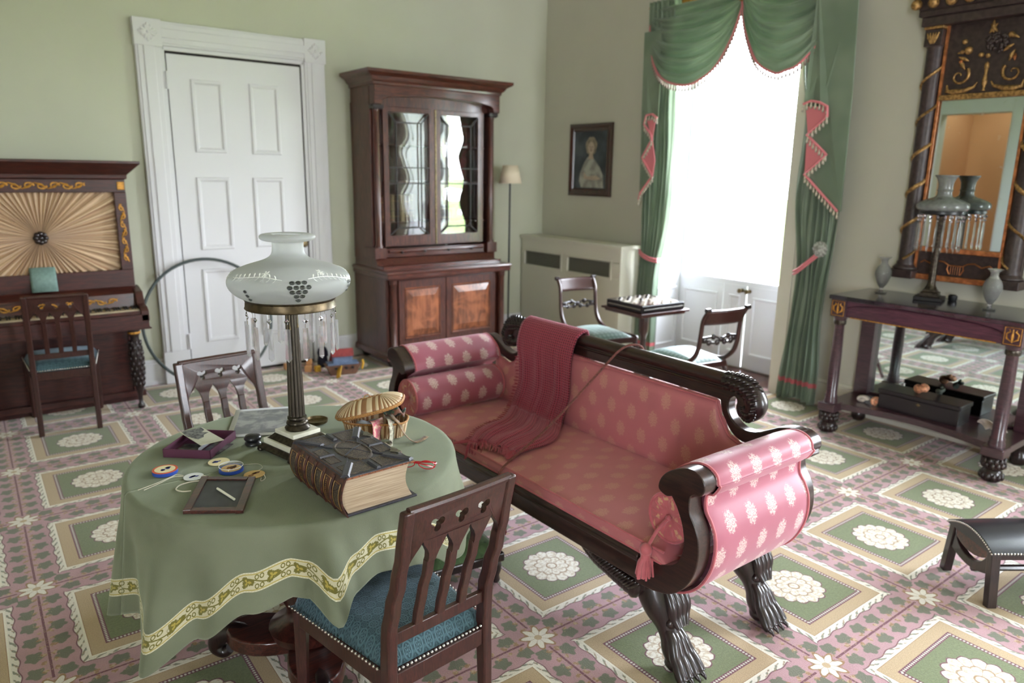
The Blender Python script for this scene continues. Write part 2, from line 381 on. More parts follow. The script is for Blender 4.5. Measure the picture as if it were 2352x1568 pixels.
mb = MB(); mb.box(XN-.2, 3.2, YN-.5, YN, -.06, HC); mb.box(4.44, XW+.5, YN-.5, YN, -.06, HC); mb.box(3.2, 4.44, YN-.5, YN, 2.95, HC); mb.box(3.2, 4.44, YN-.5, YN, -.06, 0); struct(mb.build('wall_rear', 'sage', smooth=0))
mb = MB(); mb.box(XN-.5, XN, YN, -3.2, -.06, HC); mb.box(XN-.5, XN, -2.0, 2.4, -.06, HC); mb.box(XN-.2, XN, 2.4, 4.44, -.06, HC); mb.box(XN-.5, XN, -3.2, -2.0, 2.95, HC); mb.box(XN-.2, XN, 5.45, YW, -.06, HC); mb.box(XN-.2, XN, 4.44, 5.45, 2.60, HC)
struct(mb.build('wall_near', 'sage', smooth=0))
# room beyond the doorway (seen in the mirror)
mb = MB(); mb.box(-5.5, -5.4, 2.6, 5.8, -.06, HC); mb.box(-5.5, -3.6, 2.5, 2.6, -.06, HC); mb.box(-5.5, -3.55, 5.75, 5.85, -.06, HC); mb.box(-5.5, -3.55, 2.5, 5.85, HC, HC+.1); mb.box(-5.5, -3.5, 2.5, 5.85, -.1, -.06)
struct(mb.build('wall_beyond', 'orange', smooth=0))
l = bpy.data.lights.new('fill light beyond', 'AREA'); l.energy = 9; l.size = .8; l.color = (.95, .97, 1)  # fill light added to brighten the room beyond, not an actual fitting
o = bpy.data.objects.new('fill_light_beyond', l); COL.objects.link(o); o.location = (-4.4, 4.8, 3.4)
mb = MB()
for y0, y1 in ((4.23, 4.44), (5.45, 5.66)): mb.box(XN, XN+.045, y0, y1, 0, 2.81); mb.box(XN+.045, XN+.06, y0+.02, y1-.02, 0, 2.80)
mb.box(XN, XN+.05, 4.44, 5.45, 2.60, 2.81); struct(mb.build('trim_2', 'white_paint', smooth=0, bevel=.004))
def base_run(name, pts, axis, at, sgn, mat='cream_paint'):
    m_ = MB()
    for a, b in pts:
        for w, z0, z1 in ((.018, 0, .15), (.028, .0, .03), (.026, .15, .165), (.014, .165, .19)):
            if axis == 'y': m_.box(a, b, at-w, at, z0, z1)
            else: m_.box(at-w, at, a, b, z0, z1)
    struct(m_.build(name, mat, smooth=0, bevel=.003))
base_run('baseboard_left', ((XN, 1.13), (2.49, 4.77)), 'y', YW, -1, 'white_paint')
base_run('baseboard_right', ((W1[1]+.14, YW-.02), (W2[1]+.14, W1[0]-.14), (YN, W2[0]-.14)), 'x', XW, -1)
def rings(m_, rects, T):
    vs, fs = [], []
    for x0, x1, z0, z1, d in rects: vs += [T(x0, z0, d), T(x1, z0, d), T(x1, z1, d), T(x0, z1, d)]
    for i in range(len(rects)-1):
        for j in range(4): k = (j+1) % 4; fs.append((i*4+j, i*4+k, i*4+4+k, i*4+4+j))
    e = (len(rects)-1)*4; fs.append((e, e+1, e+2, e+3)); m_.add(vs, fs, [(v[0]+v[1], v[2]) for v in vs])
def panel(m_, x0, x1, z0, z1, T, w=.03, h=.012, field=-.004):
    r = [(x0, x1, z0, z1, 0)]
    for k, dd in ((.15, h), (.5, h*.9), (.7, h*.2), (1, field)): r.append((x0+w*k, x1-w*k, z0+w*k, z1-w*k, dd))
    rings(m_, r, T)
# --- six panel door in the left wall
TY = lambda x, z, d: (x, YW-.022-d, z)
dr = thing('door_1', 'closed white six panel door in a wide moulded casing on the green wall', 'door', (0, 0, 0)); dr['kind'] = 'structure'
mb = MB(); mb.box(1.326, 2.287, YW-.022, YW+.01, .02, 2.355); mb.build('leaf', 'white_paint', dr, 0, bevel=.003)
pans = ((1.473, 1.697, 1.691, 2.197), (1.885, 2.111, 1.688, 2.2), (1.46, 1.702, .982, 1.516), (1.872, 2.112, .985, 1.516), (1.45, 1.69, .278, .84), (1.872, 2.115, .278, .84))
for q in pans: mb = MB(); panel(mb, *q, TY, .042, .012); mb.build('panel', 'white_paint', dr, 20)
mb = MB(); mb.box(1.31, 2.31, YW-.012, YW+.008, 0.003, 2.385); mb.build('gap_shadow', 'dark', dr, 0)
mb = MB()
for x0, x1, s in ((1.131, 1.302, 1), (2.322, 2.487, -1)):
    mb.box(x0, x1, YW-.04, YW, 0, 2.39); mb.box(x0+.015, x1-.015, YW-.048, YW-.04, .24, 2.39)
    mb.box(x0+.05, x1-.05, YW-.056, YW-.048, .24, 2.39); mb.box(x0-.005, x1+.005, YW-.06, YW, 0, .24)
mb.box(1.302, 1.318, YW-.03, YW, 0, 2.39); mb.box(2.297, 2.322, YW-.03, YW, 0, 2.39)
mb.box(1.302, 2.322, YW-.04, YW, 2.40, 2.56); mb.box(1.302, 2.322, YW-.05, YW-.04, 2.415, 2.545); mb.box(1.302, 2.322, YW-.058, YW-.05, 2.45, 2.51); mb.box(1.302, 2.322, YW-.03, YW, 2.372, 2.40)
mb.build('casing', 'white_paint', dr, 0, bevel=.004)
for x0, x1 in ((1.125, 1.305), (2.318, 2.493)):
    mb = MB(); mb.box(x0, x1, YW-.058, YW, 2.388, 2.566); b_ = mb.build('corner_block', 'white_paint', dr, 0, bevel=.004)
    mb = MB(); cx_ = (x0+x1)/2
    for k in range(4):
        a = k*pi/2
        for da, rr in ((-.42, .042), (0, .05), (.42, .042)):
            mb.M = Matrix.Translation((cx_+cos(a+da)*rr*.62, YW-.06, 2.477+sin(a+da)*rr*.62)) @ Matrix.Rotation(-(a+da), 4, 'Y') @ Matrix.Diagonal((rr*.62, .010, .013, 1)); mb.sphere((0, 0, 0), 1, 7)
    mb.M = Matrix.Identity(4); mb.sphere((cx_, YW-.062, 2.477), .012, 7); mb.build('carved_leaf', 'white_paint', b_)
for z in (.25, 2.12): mb = MB(); mb.box(1.300, 1.328, YW-.045, YW-.02, z, z+.11); mb.tube([(1.314, YW-.05, z-.004), (1.314, YW-.05, z+.114)], .008); mb.build('hinge', 'white_paint', dr)
mb = MB(); mb.M = Matrix.Translation((2.24, YW-.022, 1.0)) @ Matrix.Rotation(pi/2, 4, 'X'); mb.lathe([(.028, 0), (.028, .004), (.010, .006), (.010, .03), (.026, .04), (.03, .052), (.02, .064), (0, .066)], 18); mb.build('knob', 'brass', dr)
# --- windows
def window(name, w, curtained):
    y0, y1, zt = w; r = thing(name, None, None); r['kind'] = 'structure'
    m_ = MB()
    for a, b in ((y0-.13, y0), (y1, y1+.13)): m_.box(XW-.035, XW, a, b, 0, zt+.13); m_.box(XW-.045, XW-.035, a+.02, b-.02, 0, zt+.1)
    m_.box(XW-.035, XW, y0, y1, zt, zt+.13); m_.build('casing', 'cream_paint', r, 0, bevel=.004)
    m_ = MB()
    for yy, s in ((y1, -1), (y0, 1)):
        m_.box(XW, XW+.36, min(yy, yy+s*.02), max(yy, yy+s*.02), 0, zt)
        for z0, z1 in ((.1, .62), (.72, 1.7), (1.8, 2.8)):
            T = (lambda x, z, d, yy=yy, s=s: (x, yy+s*(.02+d), z)); panel(m_, XW+.05, XW+.31, z0, z1, T, .03, .01)
    m_.box(XW, XW+.36, y0, y1, zt-.02, zt); m_.build('reveal_panelling', 'white_paint', r, 20)
    m_ = MB(); X0 = XW+.35
    for a, b in ((y0+.02, y0+.065), (y1-.065, y1-.02)): m_.box(X0, X0+.05, a, b, .72, zt-.02)
    m_.box(X0, X0+.05, y0+.065, y1-.065, zt-.08, zt-.02); m_.box(X0-.01, X0+.06, y0+.02, y1-.02, .705, .745); m_.build('sash', 'white_paint', r, 0, bevel=.003)
    m_ = MB(); m_.box(X0+.02, X0+.024, y0+.065, y1-.065, .745, zt-.08); m_.build('pane', 'pane', r, 0)
    TX = lambda y, z, d: (X0-.01-d, y, z)
    for a, b in ((4.2, 3.725), (3.72, 3.498), (3.488, 3.11), (3.105, 3.0)):
        a, b = a-4.22+y1, b-4.22+y1
        m_ = MB(); m_.box(X0-.01, X0+.02, b, a, .012, .705); lf = m_.build('lower_leaf', 'white_paint', r, 0, bevel=.002)
        if a-b > .15: m_ = MB(); panel(m_, b+.055, a-.055, .13, .62, TX, .03, .010); m_.build('panel', 'white_paint', lf, 20)
    m_ = MB(); yk = y1-4.22+3.5
    for s in (-1, 1): m_.M = Matrix.Translation((X0-.012, yk+s*.035, .665)) @ Matrix.Rotation(-pi/2, 4, 'Y'); m_.lathe([(.016, 0), (.016, .006), (.008, .01), (.008, .03), (.018, .036), (.019, .05), (0, .055)], 14)
    m_.M = Matrix.Identity(4); m_.box(X0-.03, X0-.022, yk-.035, yk+.035, .657, .673); m_.build('latch', 'brass', r)
    return r
window('window_1', W1, True); window('window_2', W2, False)
mb = MB(); mb.box(XW+.36, XW+.5, W1[0], W1[1], 0, .02); mb.box(XW+.36, XW+.5, W2[0], W2[1], 0, .02); struct(mb.build('trim_3', 'marble', smooth=0))
r4 = window('fill_window_3', (2.0, 3.2, 2.95), False); r4.rotation_euler = (0, 0, pi); r4.location = (XW+XN, 0, 0)  # unseen window added in the near wall to give fill light
r4 = window('fill_window_4', (3.2, 4.44, 2.95), False); r4.rotation_euler = (0, 0, -pi/2); r4.location = (0, XW+YN, 0)  # second added window, out of view in the rear wall, for fill
# --- garden outside
def lawn():
    t = NT('lawn'); c, x, y, z = t.coord(); t.bsdf(t.mix(t.ss(t.noise(c, .6, 5), .35, .65), srgb(88, 112, 52), srgb(128, 148, 74)), .9); return t.mat
MAT['lawn'] = lawn()
mb = MB(); mb.box(5.4, 60, -40, 50, -.5, -.4); o = mb.build('lawn_ground', 'lawn', smooth=0); o['kind'] = 'structure'
def foliage():
    t = NT('tree_foliage'); c, x, y, z = t.coord(); t.bsdf(t.mix(t.ss(t.noise(c, 3, 6), .35, .65), srgb(58, 84, 34), srgb(120, 146, 70)), .9); return t.mat
MAT['foliage'] = foliage(); MAT['bark'] = simple('bark', srgb(84, 68, 54), .9, var=.3)
for i, (x, y, h) in enumerate(((21, 22, 3.4), (24, 12, 3.8), (30, 1, 4.2), (26, 30, 4.5))):
    tr = thing('garden_tree', ['round green tree on the lawn, leftmost beyond the window', 'green tree straight out from the window', 'tall green tree right of the window', 'large green tree farthest left on the lawn'][i], 'tree', (x, y, -.4), 0, 'trees in the garden')
    mb = MB(); mb.tube([(0, 0, 0), (.1, 0, h*.3), (0, .1, h*.6)], [.2, .16, .1], 8); mb.build('trunk', 'bark', tr)
    mb = MB()
    for k in range(26): a, q = random.random()*6.28, random.random(); mb.sphere((cos(a)*h*.28*q, sin(a)*h*.28*q, h*(.45+.42*random.random())), h*(.1+.08*random.random()), 6)
    mb.build('crown', 'foliage', tr)
# ================================================================== SOFA
def settle(o, loc):
    o.location = loc
    for ch in o.children: ch.location = (ch.location[0]-loc[0], ch.location[1]-loc[1], ch.location[2]-loc[2])
def damask(name, base, spot, px=.105, py=.098, size=.026, spotmix=.85, rough=.42, gold=0.):
    t = NT(name); tcn = t.n('ShaderNodeTexCoord'); s_ = t.n('ShaderNodeSeparateXYZ'); t.nt.links.new(tcn.outputs['UV'], s_.inputs[0]); U = X(t, tcn.outputs['UV'])
    u, v = X(t, s_.outputs[0])/px, X(t, s_.outputs[1])/py
    row = v-((v*.5).frac()*2); odd = (v*.5).frac() > .5
    uu = u+odd*.5; cu = (uu.frac()-.5)*px; cv = (v.frac()-.5)*py
    r = (cu*cu+cv*cv*.5).sqrt(); a = cv.at2(cu); n_ = t.noise(U, 230, 2)-.5
    R = size*(.86+.08*(a*9.).cos())
    k = t.ss(r-R+n_*.030, -.003, .004, 1, 0)*t.ss(t.noise(U, 320, 2), .40, .52, .35, 1); hole = t.ss((a*9.).cos()*(r*520.).sin()+n_*2.2, .15, .5)
    k = k*(1-hole*.75*(r > .004))
    wv_ = t.noise(t.scale(U, (30, 900, 1)), 1, 2)
    b_ = t.mix(t.ss(t.noise(U, 5, 2), .35, .65), tuple(q*.94 for q in base), base); b_ = t.mix((wv_-.5).abs()*.5, b_, tuple(q*.7 for q in base))
    t.bsdf(t.mix(k*spotmix, b_, spot), t.ss(k, 0, 1, rough, .6), 0, .5, sheen=.35, normal=t.bump(wv_, .05, .001), sheen_tint=(1, .75, .8)); return t.mat
MAT['damask_arm'] = damask('rose_satin_damask', srgb(162, 86, 104), srgb(214, 196, 186), rough=.5)
MAT['damask'] = damask('rose_damask', srgb(184, 106, 112), srgb(206, 168, 136), .115, .088, .025, .5, .5)
MAT['rose'] = simple('rose_piping', srgb(182, 92, 100), .6, sheen=.3, var=.08)
def pleat_mat():
    t = NT('gathered_rose_damask'); c, x, y, z = t.coord(); tcn = t.n('ShaderNodeTexCoord'); s_ = t.n('ShaderNodeSeparateXYZ'); t.nt.links.new(tcn.outputs['UV'], s_.inputs[0])
    col = t.mix(t.ss(t.noise(c, 40, 2), .55, .62), srgb(182, 92, 98), srgb(200, 150, 118)); t.bsdf(col, .5, sheen=.3); return t.mat
MAT['pleat'] = pleat_mat()
SF = thing('sofa', 'long carved mahogany scroll-arm sofa upholstered in rose damask, on paw feet', 'sofa')
YM = 4.215
arm = [(1.278, .655), (1.300, .648), (1.326, .658), (1.331, .675), (1.320, .703), (1.293, .730), (1.247, .755), (1.205, .760), (1.172, .743), (1.163, .716), (1.175, .692), (1.198, .688), (1.212, .670),
       (1.208, .627), (1.186, .591), (1.170, .55), (1.167, .493), (1.180, .436), (1.212, .38), (1.262, .338), (1.325, .318), (1.40, .312), (1.40, .416), (1.308, .416), (1.258, .440), (1.234, .468), (1.222, .516), (1.230, .571), (1.252, .62)]
armS = spline(arm[:21], 5)+[(1.40, .312), (1.40, .416)]+spline(arm[23:]+[arm[0]], 5)[:-1]
yz = lambda s: (lambda u, v, w: (w, u if s < 0 else YM-u, v))
for s in (-1, 1):
    for x0, x1, nm in ((1.592, 1.648, 'front_arm_post'), (2.150, 2.205, 'rear_arm_post')):
        mb = MB(); mb.prism(armS, x0, x1, yz(s)); o = mb.build(nm, 'mahogany' if 0 else 'mahog_y', SF, 40, bevel=.006, seg=3)
    # upholstered roll and panel between the posts
    q = arm[3:21]; body = spline([(1.335, .660)]+q[:7]+[(1.158, .712), (1.176, .684), (1.196, .676)]+[(1.203, .655), (1.198, .62), (1.176, .588), (1.160, .55), (1.157, .493), (1.171, .432), (1.205, .372), (1.258, .329), (1.325, .306)], 6)
    body += [(1.33, .42), (1.262, .446), (1.238, .49), (1.236, .56), (1.262, .62)]
    L = [0]
    for i in range(1, len(body)): L.append(L[-1]+hypot(body[i][0]-body[i-1][0], body[i][1]-body[i-1][1]))
    nb = len(body); mb = MB(); xs = [1.648, 1.66]+[1.66+.48*k/14 for k in range(1, 14)]+[2.14, 2.152]
    vs, uv, fs = [], [], []
    for x in xs:
        puff = .0 if x in (1.648, 2.152) else .006*min(1, min(x-1.65, 2.15-x)/.05+.3)
        for i, (a, b) in enumerate(body):
            cxx, czz = (1.245, .70) if b > .672 else (1.30, .50); dd = hypot(a-cxx, b-czz)
            vs.append((x, (a+(a-cxx)/dd*puff) if s < 0 else YM-(a+(a-cxx)/dd*puff), b+(b-czz)/dd*puff)); uv.append((x, L[i]+.02))
    for i in range(len(xs)-1):
        for j in range(nb): k = (j+1) % nb; fs.append((i*nb+j, i*nb+k, (i+1)*nb+k, (i+1)*nb+j)) if k else None
        fs.append((i*nb+nb-1, i*nb, (i+1)*nb, (i+1)*nb+nb-1))
    mb.add(vs, fs, uv); mb.build('arm_upholstery', 'damask_arm', SF, 60)
    for x in (1.654, 2.145):
        mb = MB(); mb.tube([yz(s)(a+(a-(1.245 if b > .672 else 1.30))*.03, b+(b-(.70 if b > .672 else .5))*.03, x) for a, b in body[:-5]], .0042, 6); mb.build('piping', 'rose', SF)
# seat rail
mb = MB(); prof = [(1.600, .318), (1.592, .325), (1.590, .365), (1.594, .385), (1.586, .392), (1.584, .408), (1.590, .416), (1.65, .416), (1.65, .318)]
mb.prism(prof, 1.39, YM-1.39, lambda u, v, w: (u, w, v)); mb.box(2.16, 2.20, 1.39, YM-1.39, .32, .43); mb.box(1.65, 2.16, 1.39, YM-1.39, .32, .35); mb.build('seat_rail', 'mahog_y', SF, 40, bevel=.003)
# seat cushion with boxed front
def rbox_fn(x0, x1, y0, y1, z0, z1): return None
mb = MB(); nx, ny = 22, 60
def seatf(u, v):
    y = 1.262+v*(YM-2*1.262); x = 1.606+.535*max(0, (u-.12)/.88) if u > .12 else 1.606
    ed = min(1, min(v, 1-v)*22)
    if u <= .12: z = .412+(.456-.412)*u/.12*ed; x = 1.602-.006*sin(pi*u/.12)
    else: uu = (u-.12)/.88; z = .412+(.044+.012*sin(pi*min(1, uu*1.2+.0))*(1 if uu < .9 else 1))*ed
    return (x, y, z)
mb.grid(seatf, 34, 60, lambda u, v: (v*1.69, (u*.62)+.03)); mb.build('seat_upholstery', 'damask', SF, 60)
mb = MB(); mb.tube([(1.602, 1.30+(1.615)*k/20, .457) for k in range(21)], .0042, 6); mb.build('piping', 'rose', SF); mb = MB(); mb.tube([(1.598, 1.30+(1.615)*k/20, .419) for k in range(21)], .004, 6); mb.build('piping', 'rose', SF)
# back frame with swan-neck scrolls
top = [(2.1075, .880), (1.80, .880), (1.55, .880), (1.44, .876), (1.395, .852), (1.378, .81), (1.385, .765), (1.415, .745), (1.45, .748), (1.468, .772), (1.466, .797), (1.478, .812), (1.497, .795), (1.498, .757), (1.474, .723),
       (1.432, .702), (1.378, .707), (1.325, .732), (1.285, .752), (1.23, .764), (1.185, .745), (1.160, .69)]
bot = [(1.180, .675), (1.215, .712), (1.285, .712), (1.34, .676), (1.42, .655), (1.475, .675), (1.522, .735), (1.537, .786), (1.80, .79), (2.1075, .79)]
half = top[:2]+spline(top[2:], 5)+spline(bot[:8], 5)+bot[8:]
ful = half+[(YM-a, b) for a, b in reversed(half[1:-1])]
for s in (-1, 1):
    mb = MB(); mb.prism(half, 2.150, 2.196, yz(s)); mb.build('back_frame', 'mahog_y', SF, 40, bevel=.005, seg=3)
mb = MB(); ys = [1.50+1.215*k/24 for k in range(25)]
mb.tube([(2.168, y, .862) for y in ys], .027, 14); mb.tube([(2.150, y, .832) for y in ys], .006, 8); mb.build('crest_rail', 'mahog_y', SF)
for s in (-1, 1):
    Y = lambda y: y if s < 0 else YM-y
    mb = MB(); P = spline([(1.53, .860, .028), (1.47, .858, .034), (1.42, .842, .038), (1.395, .80, .040), (1.412, .768, .034), (1.442, .765, .026), (1.452, .785, .016)], 6)
    mb.tube([(2.165, Y(a), b) for a, b, r in P], [r for a, b, r in P], 14)
    for i in range(0, len(P)-6, 2):
        a, b, r = P[i]
        for w in (-.9, -.2, .5, 1.2): mb.tube([(2.165-r*cos(w), Y(a), b+r*sin(w)), (2.165-r*1.08*cos(w+.25), Y(a-.012), b+r*1.08*sin(w+.2)), (2.165-r*.95*cos(w+.5), Y(a-.024), b+r*.97*sin(w+.3))], [.003, .008, .003], 6)
    mb.build('carved_scroll', 'carved', SF, 60)
# back upholstery
bp = [(1.245, .45), (1.232, .56), (1.26, .655), (1.34, .668), (1.423, .650), (1.475, .670), (1.520, .733), (1.537, .784), (2.1075, .788)]
mb = MB()
def backf(u, v):      # u along y, v up
    y = 1.30+u*(YM-2.6); yy = min(y, YM-y)
    ztop = .788 if yy > 1.537 else cyc([(1.25, .655), (1.34, .668), (1.423, .652), (1.475, .672), (1.520, .733), (1.537, .784)], yy)
    e = min(1, min(v, 1-v)*9, min(u, 1-u)*20); return (2.150-.028*sin(pi/2*e)-.01*sin(pi*v), y, .437+(ztop-.437)*v)
mb.grid(backf, 110, 14, lambda u, v: (u*1.62, v*.35+.02)); mb.build('back_upholstery', 'damask', SF, 60)
mb = MB(); e_ = [(2.132, y if s < 0 else YM-y, z) for s in (-1,) for y, z in bp[3:8]]+[(2.132, YM-y, z) for y, z in reversed(bp[3:8])]
mb.tube(e_, .004, 6); mb.build('piping', 'rose', SF); mb = MB(); mb.tube([(2.130, 1.31+1.6*k/20, .444) for k in range(21)], .0042, 6); mb.build('piping', 'rose', SF)
# carved brackets and paw legs
for (x, front) in ((1.70, 1), (2.165, 0)):
    for s in (-1, 1):
        Y = lambda y: y if s < 0 else YM-y
        mb = MB(); k = 1.0
        P = spline([(1.43, .300, .058), (1.405, .245, .062), (1.375, .195, .056), (1.345, .150, .040), (1.325, .110, .036), (1.315, .075, .038), (1.300, .045, .034)], 5)
        dx = 0
        mb.tube([(x+.012*(1-min(1, b/.3))*(-1 if not front else 1)*0+dx, Y(a), b) for a, b, r in P], [r for a, b, r in P], 16, flat=1.)
        for w in (-.040, -.014, .014, .040):
            T = spline([(x+w*.45, Y(1.335), .150, .014), (x+w*.6, Y(1.300), .118, .017), (x+w*.85, Y(1.278), .075, .0185), (x+w*1.0, Y(1.256), .050, .0185), (x+w*1.08, Y(1.238), .026, .019), (x+w*1.1, Y(1.226), .018, .015)], 4)
            mb.tube([p[:3] for p in T], [p[3] for p in T], 10)
            mb.tube([(x+w*1.1, Y(1.226), .016), (x+w*1.1, Y(1.213), .010), (x+w*1.1, Y(1.209), .002)], [.009, .006, .002], 8)
        mb.sphere((x, Y(1.30), .030), .036, 8, (1, 1.1, .8))
        lg = mb.build('leg', 'carved', SF, 60)
        mb = MB()        # acanthus leaf laid over the knee
        for w in (-.012, .010, .032, .052):
            T = spline([(x+w*.3, Y(1.385), .318, .006), (x+w*.9, Y(1.350), .270, .013), (x+w*1.1, Y(1.322), .225, .016), (x+w*.95, Y(1.314), .188, .014), (x+w*.6, Y(1.292), .160, .008)], 4)
            mb.tube([p[:3] for p in T], [p[3] for p in T], 8)
        mb.sphere((x, Y(1.318), .170), .022, 7, (1.6, .8, 1)); mb.build('acanthus_leaf', 'carved', lg, 60)
        if not front: continue
        mb = MB(); P = spline([(1.69, .330, .012), (1.65, .305, .028), (1.60, .285, .034), (1.54, .272, .036), (1.48, .262, .040), (1.42, .258, .05)], 5)
        for i in range(len(P)-1):
            a, b, r = P[i]; mb.M = Matrix.Translation((1.632, Y(a), b+.012)) @ Matrix.Rotation((.7 if i % 2 else .35)*(-s), 4, 'X') @ Matrix.Diagonal((.030, .030, r, 1)); mb.sphere((0, 0, 0), 1, 8)
            mb.M = Matrix.Translation((1.610, Y(a-.01), b+.026)) @ Matrix.Rotation(.9*(-s), 4, 'X') @ Matrix.Diagonal((.016, .010, r*.7, 1)); mb.sphere((0, 0, 0), 1, 6)
        mb.M = Matrix.Identity(4); mb.prism([(1.70, .335), (1.66, .30), (1.55, .268), (1.44, .25), (1.38, .28), (1.38, .335)], 1.62, 1.66, yz(s)); mb.build('carved_wing', 'carved', SF, 60)
settle(SF, (1.9, 2.1075, 0))
# bolsters
def bolster(x0, x1, cy_, cz, R, label, seed):
    b = thing('bolster_cushion', label, 'cushion', (x0, cy_, cz-R), 0, 'bolsters at the sofa ends')
    n = 40; L = x1-x0; m_ = MB()
    ps = [(R*.88, .0), (R*.97, .010), (R, .025), (R*1.01, L*.25), (R*1.015, L*.5), (R*1.01, L*.75), (R, L-.025), (R*.97, L-.01), (R*.88, L)]
    TM = Matrix.Translation((0, 0, R)) @ Matrix.Rotation(pi/2, 4, 'Y')
    m_.M = TM; vs, uv, fs = [], [], []
    for r, z in ps:
        for j in range(n+1): a = 2*pi*j/n; vs.append((r*cos(a), r*sin(a), z)); uv.append((z, a*R))
    for i in range(len(ps)-1):
        for j in range(n): fs.append((i*(n+1)+j, i*(n+1)+j+1, (i+1)*(n+1)+j+1, (i+1)*(n+1)+j))
    m_.add(vs, fs, uv); m_.build('body', 'damask_arm', b, 70)
    rnd = random.Random(seed)
    for e, sg in ((0, -1), (L, 1)):
        m_ = MB(); m_.M = TM; N = 72
        ph = [rnd.random() for _ in range(N)]
        def f(u, v): a = 2*pi*u; k = int(u*N) % N; w = (ph[k]-.5)*.006*sin(pi*min(1, v*1.6)); r = R*.93*(1-v); return (r*cos(a), r*sin(a), e+sg*(-.001+.010*sin(pi*v*.5)*(1-v)*2 - .010*v+w))
        m_.grid(f, N, 9, closeu=True); ec = m_.build('gathered_end', 'pleat', b, 20)
        m_ = MB(); m_.M = TM; m_.tube([(R*.945*cos(2*pi*k/32), R*.945*sin(2*pi*k/32), e) for k in range(32)], .0045, 6, closed=True); m_.build('piping', 'rose', b)
        m_ = MB(); m_.M = TM; m_.sphere((0, 0, e-sg*(-.002)), .010, 7); m_.build('button', 'rose', ec)
    return b
bolster(1.598, 2.10, 2.866, .545, .090, 'rose bolster lying beneath the far arm of the sofa', 3)
bR = bolster(1.662, 2.11, 1.338, .540, .084, 'rose bolster with a tassel, by the near arm of the sofa', 4)
def tassel_mb(m_, p, h, r, n=26, seed=1):     # p = top of the knot
    rnd = random.Random(seed); x, y, z = p
    m_.sphere((x, y, z-r*.7), r*.62, 8); m_.lathe([(r*.5, 0), (r*.45, -r*.5), (r*.55, -r*.8)], 12, (x, y, z-r))
    for k in range(n):
        a = 2*pi*k/n; q = .35+.65*rnd.random(); m_.tube([(x+cos(a)*r*.35*q, y+sin(a)*r*.35*q, z-r*1.5), (x+cos(a)*r*.75*q, y+sin(a)*r*.75*q, z-h*.6), (x+cos(a)*r*q*(.9+.2*rnd.random()), y+sin(a)*r*q, z-h*(.93+.07*rnd.random()))], [r*.13, r*.13, r*.10], 5)
mb = MB(); mb.tube([(.0, 0, .084), (-.022, 0, .075), (-.048, .006, .050), (-.078, .010, .01)], .006, 6); tassel_mb(mb, (-.086, .011, .022), .115, .034, 60)
mb.build('tassel', 'rose', bR, 60)
# crocheted throw
def knit():
    t = NT('crochet_wool'); tcn = t.n('ShaderNodeTexCoord'); s_ = t.n('ShaderNodeSeparateXYZ'); t.nt.links.new(tcn.outputs['UV'], s_.inputs[0]); u, v = X(t, s_.outputs[0])/.0115, X(t, s_.outputs[1])/.0115
    h2 = 1-t.ss((u*pi).sin().abs().min((v*pi).sin().abs()), .40, .80)
    t.bsdf(t.mix(h2, srgb(88, 20, 36), srgb(164, 62, 80)), .85, sheen=.5, spec=.2, normal=t.bump(h2, .9, .004), sheen_tint=(1, .6, .7)); return t.mat
MAT['knit'] = knit(); MAT['wool'] = simple('crimson_wool', srgb(148, 46, 64), .85, sheen=.4)
th = thing('knitted_throw', 'crimson crocheted throw draped over the sofa back and seat, fringed end', 'blanket')
Lc = [(2.225, 2.700, .62), (2.222, 2.700, .80), (2.196, 2.690, .892), (2.166, 2.680, .902), (2.128, 2.684, .870), (2.104, 2.682, .78), (2.098, 2.655, .70), (2.094, 2.650, .60), (2.08, 2.680, .50), (2.03, 2.64, .474), (1.91, 2.54, .472), (1.80, 2.50, .474), (1.70, 2.45, .475), (1.612, 2.372, .474)]
Rc = [(2.225, 2.300, .62), (2.222, 2.300, .80), (2.196, 2.290, .892), (2.166, 2.280, .902), (2.128, 2.290, .870), (2.104, 2.295, .78), (2.098, 2.290, .70), (2.094, 2.290, .60), (2.086, 2.315, .50), (2.03, 2.27, .474), (1.95, 2.20, .472), (1.86, 2.158, .473), (1.765, 2.150, .474), (1.685, 2.135, .474)]
LS, RS = spline(Lc, 6), spline(Rc, 6); N = len(LS); dist = [0]
for i in range(1, N): dist.append(dist[-1]+(Vector(LS[i])-Vector(LS[i-1])).length*.5+(Vector(RS[i])-Vector(RS[i-1])).length*.5)
def thf(u, v):
    i = min(N-1, int(round(u*(N-1)))); a, b = Vector(LS[i]), Vector(RS[i]); p = a.lerp(b, v)
    w = max(0, min(1, (i-24)/14)); f = .007*sin(v*15+u*5)*w+.003*sin(v*33+1)*w; seat = i > 52
    if seat: p.z += abs(f)*1.6
    else: p.x -= abs(f)
    if i == N-1 or i == N-2: p.x += .03*sin(v*pi)*1.2
    return p
mb = MB(); mb.grid(thf, N-1, 34, lambda u, v: (dist[min(N-1, int(round(u*(N-1))))], v*.34)); mb.build('woven_body', 'knit', th, 80, solid=.006)
mb = MB(); rnd = random.Random(5)
for k in range(90):
    v = k/89; p = thf(1, v); d = (Vector(thf(1, v))-Vector(thf(.93, v))).normalized(); d = (d+Vector((0, (rnd.random()-.5)*.9, 0))).normalized(); l_ = .03+.025*rnd.random(); q = p+d*l_; z1 = .472 if q.x > 1.612 else .455-(1.612-q.x)*.8
    mb.tube([p, (p.x+d.x*l_*.5, p.y+d.y*l_*.5, .476), (q.x, q.y, z1)], [.0028, .0026, .0018], 5)
for k in range(120):
    u = .45+.55*k/119; p = thf(u, 0); l_ = .012+.014*rnd.random(); q = p+Vector((-.004-(rnd.random()*.008), l_, (rnd.random()-.5)*.008 if p.z > .5 else 0)); mb.tube([p, q], [.0026, .0016], 5)
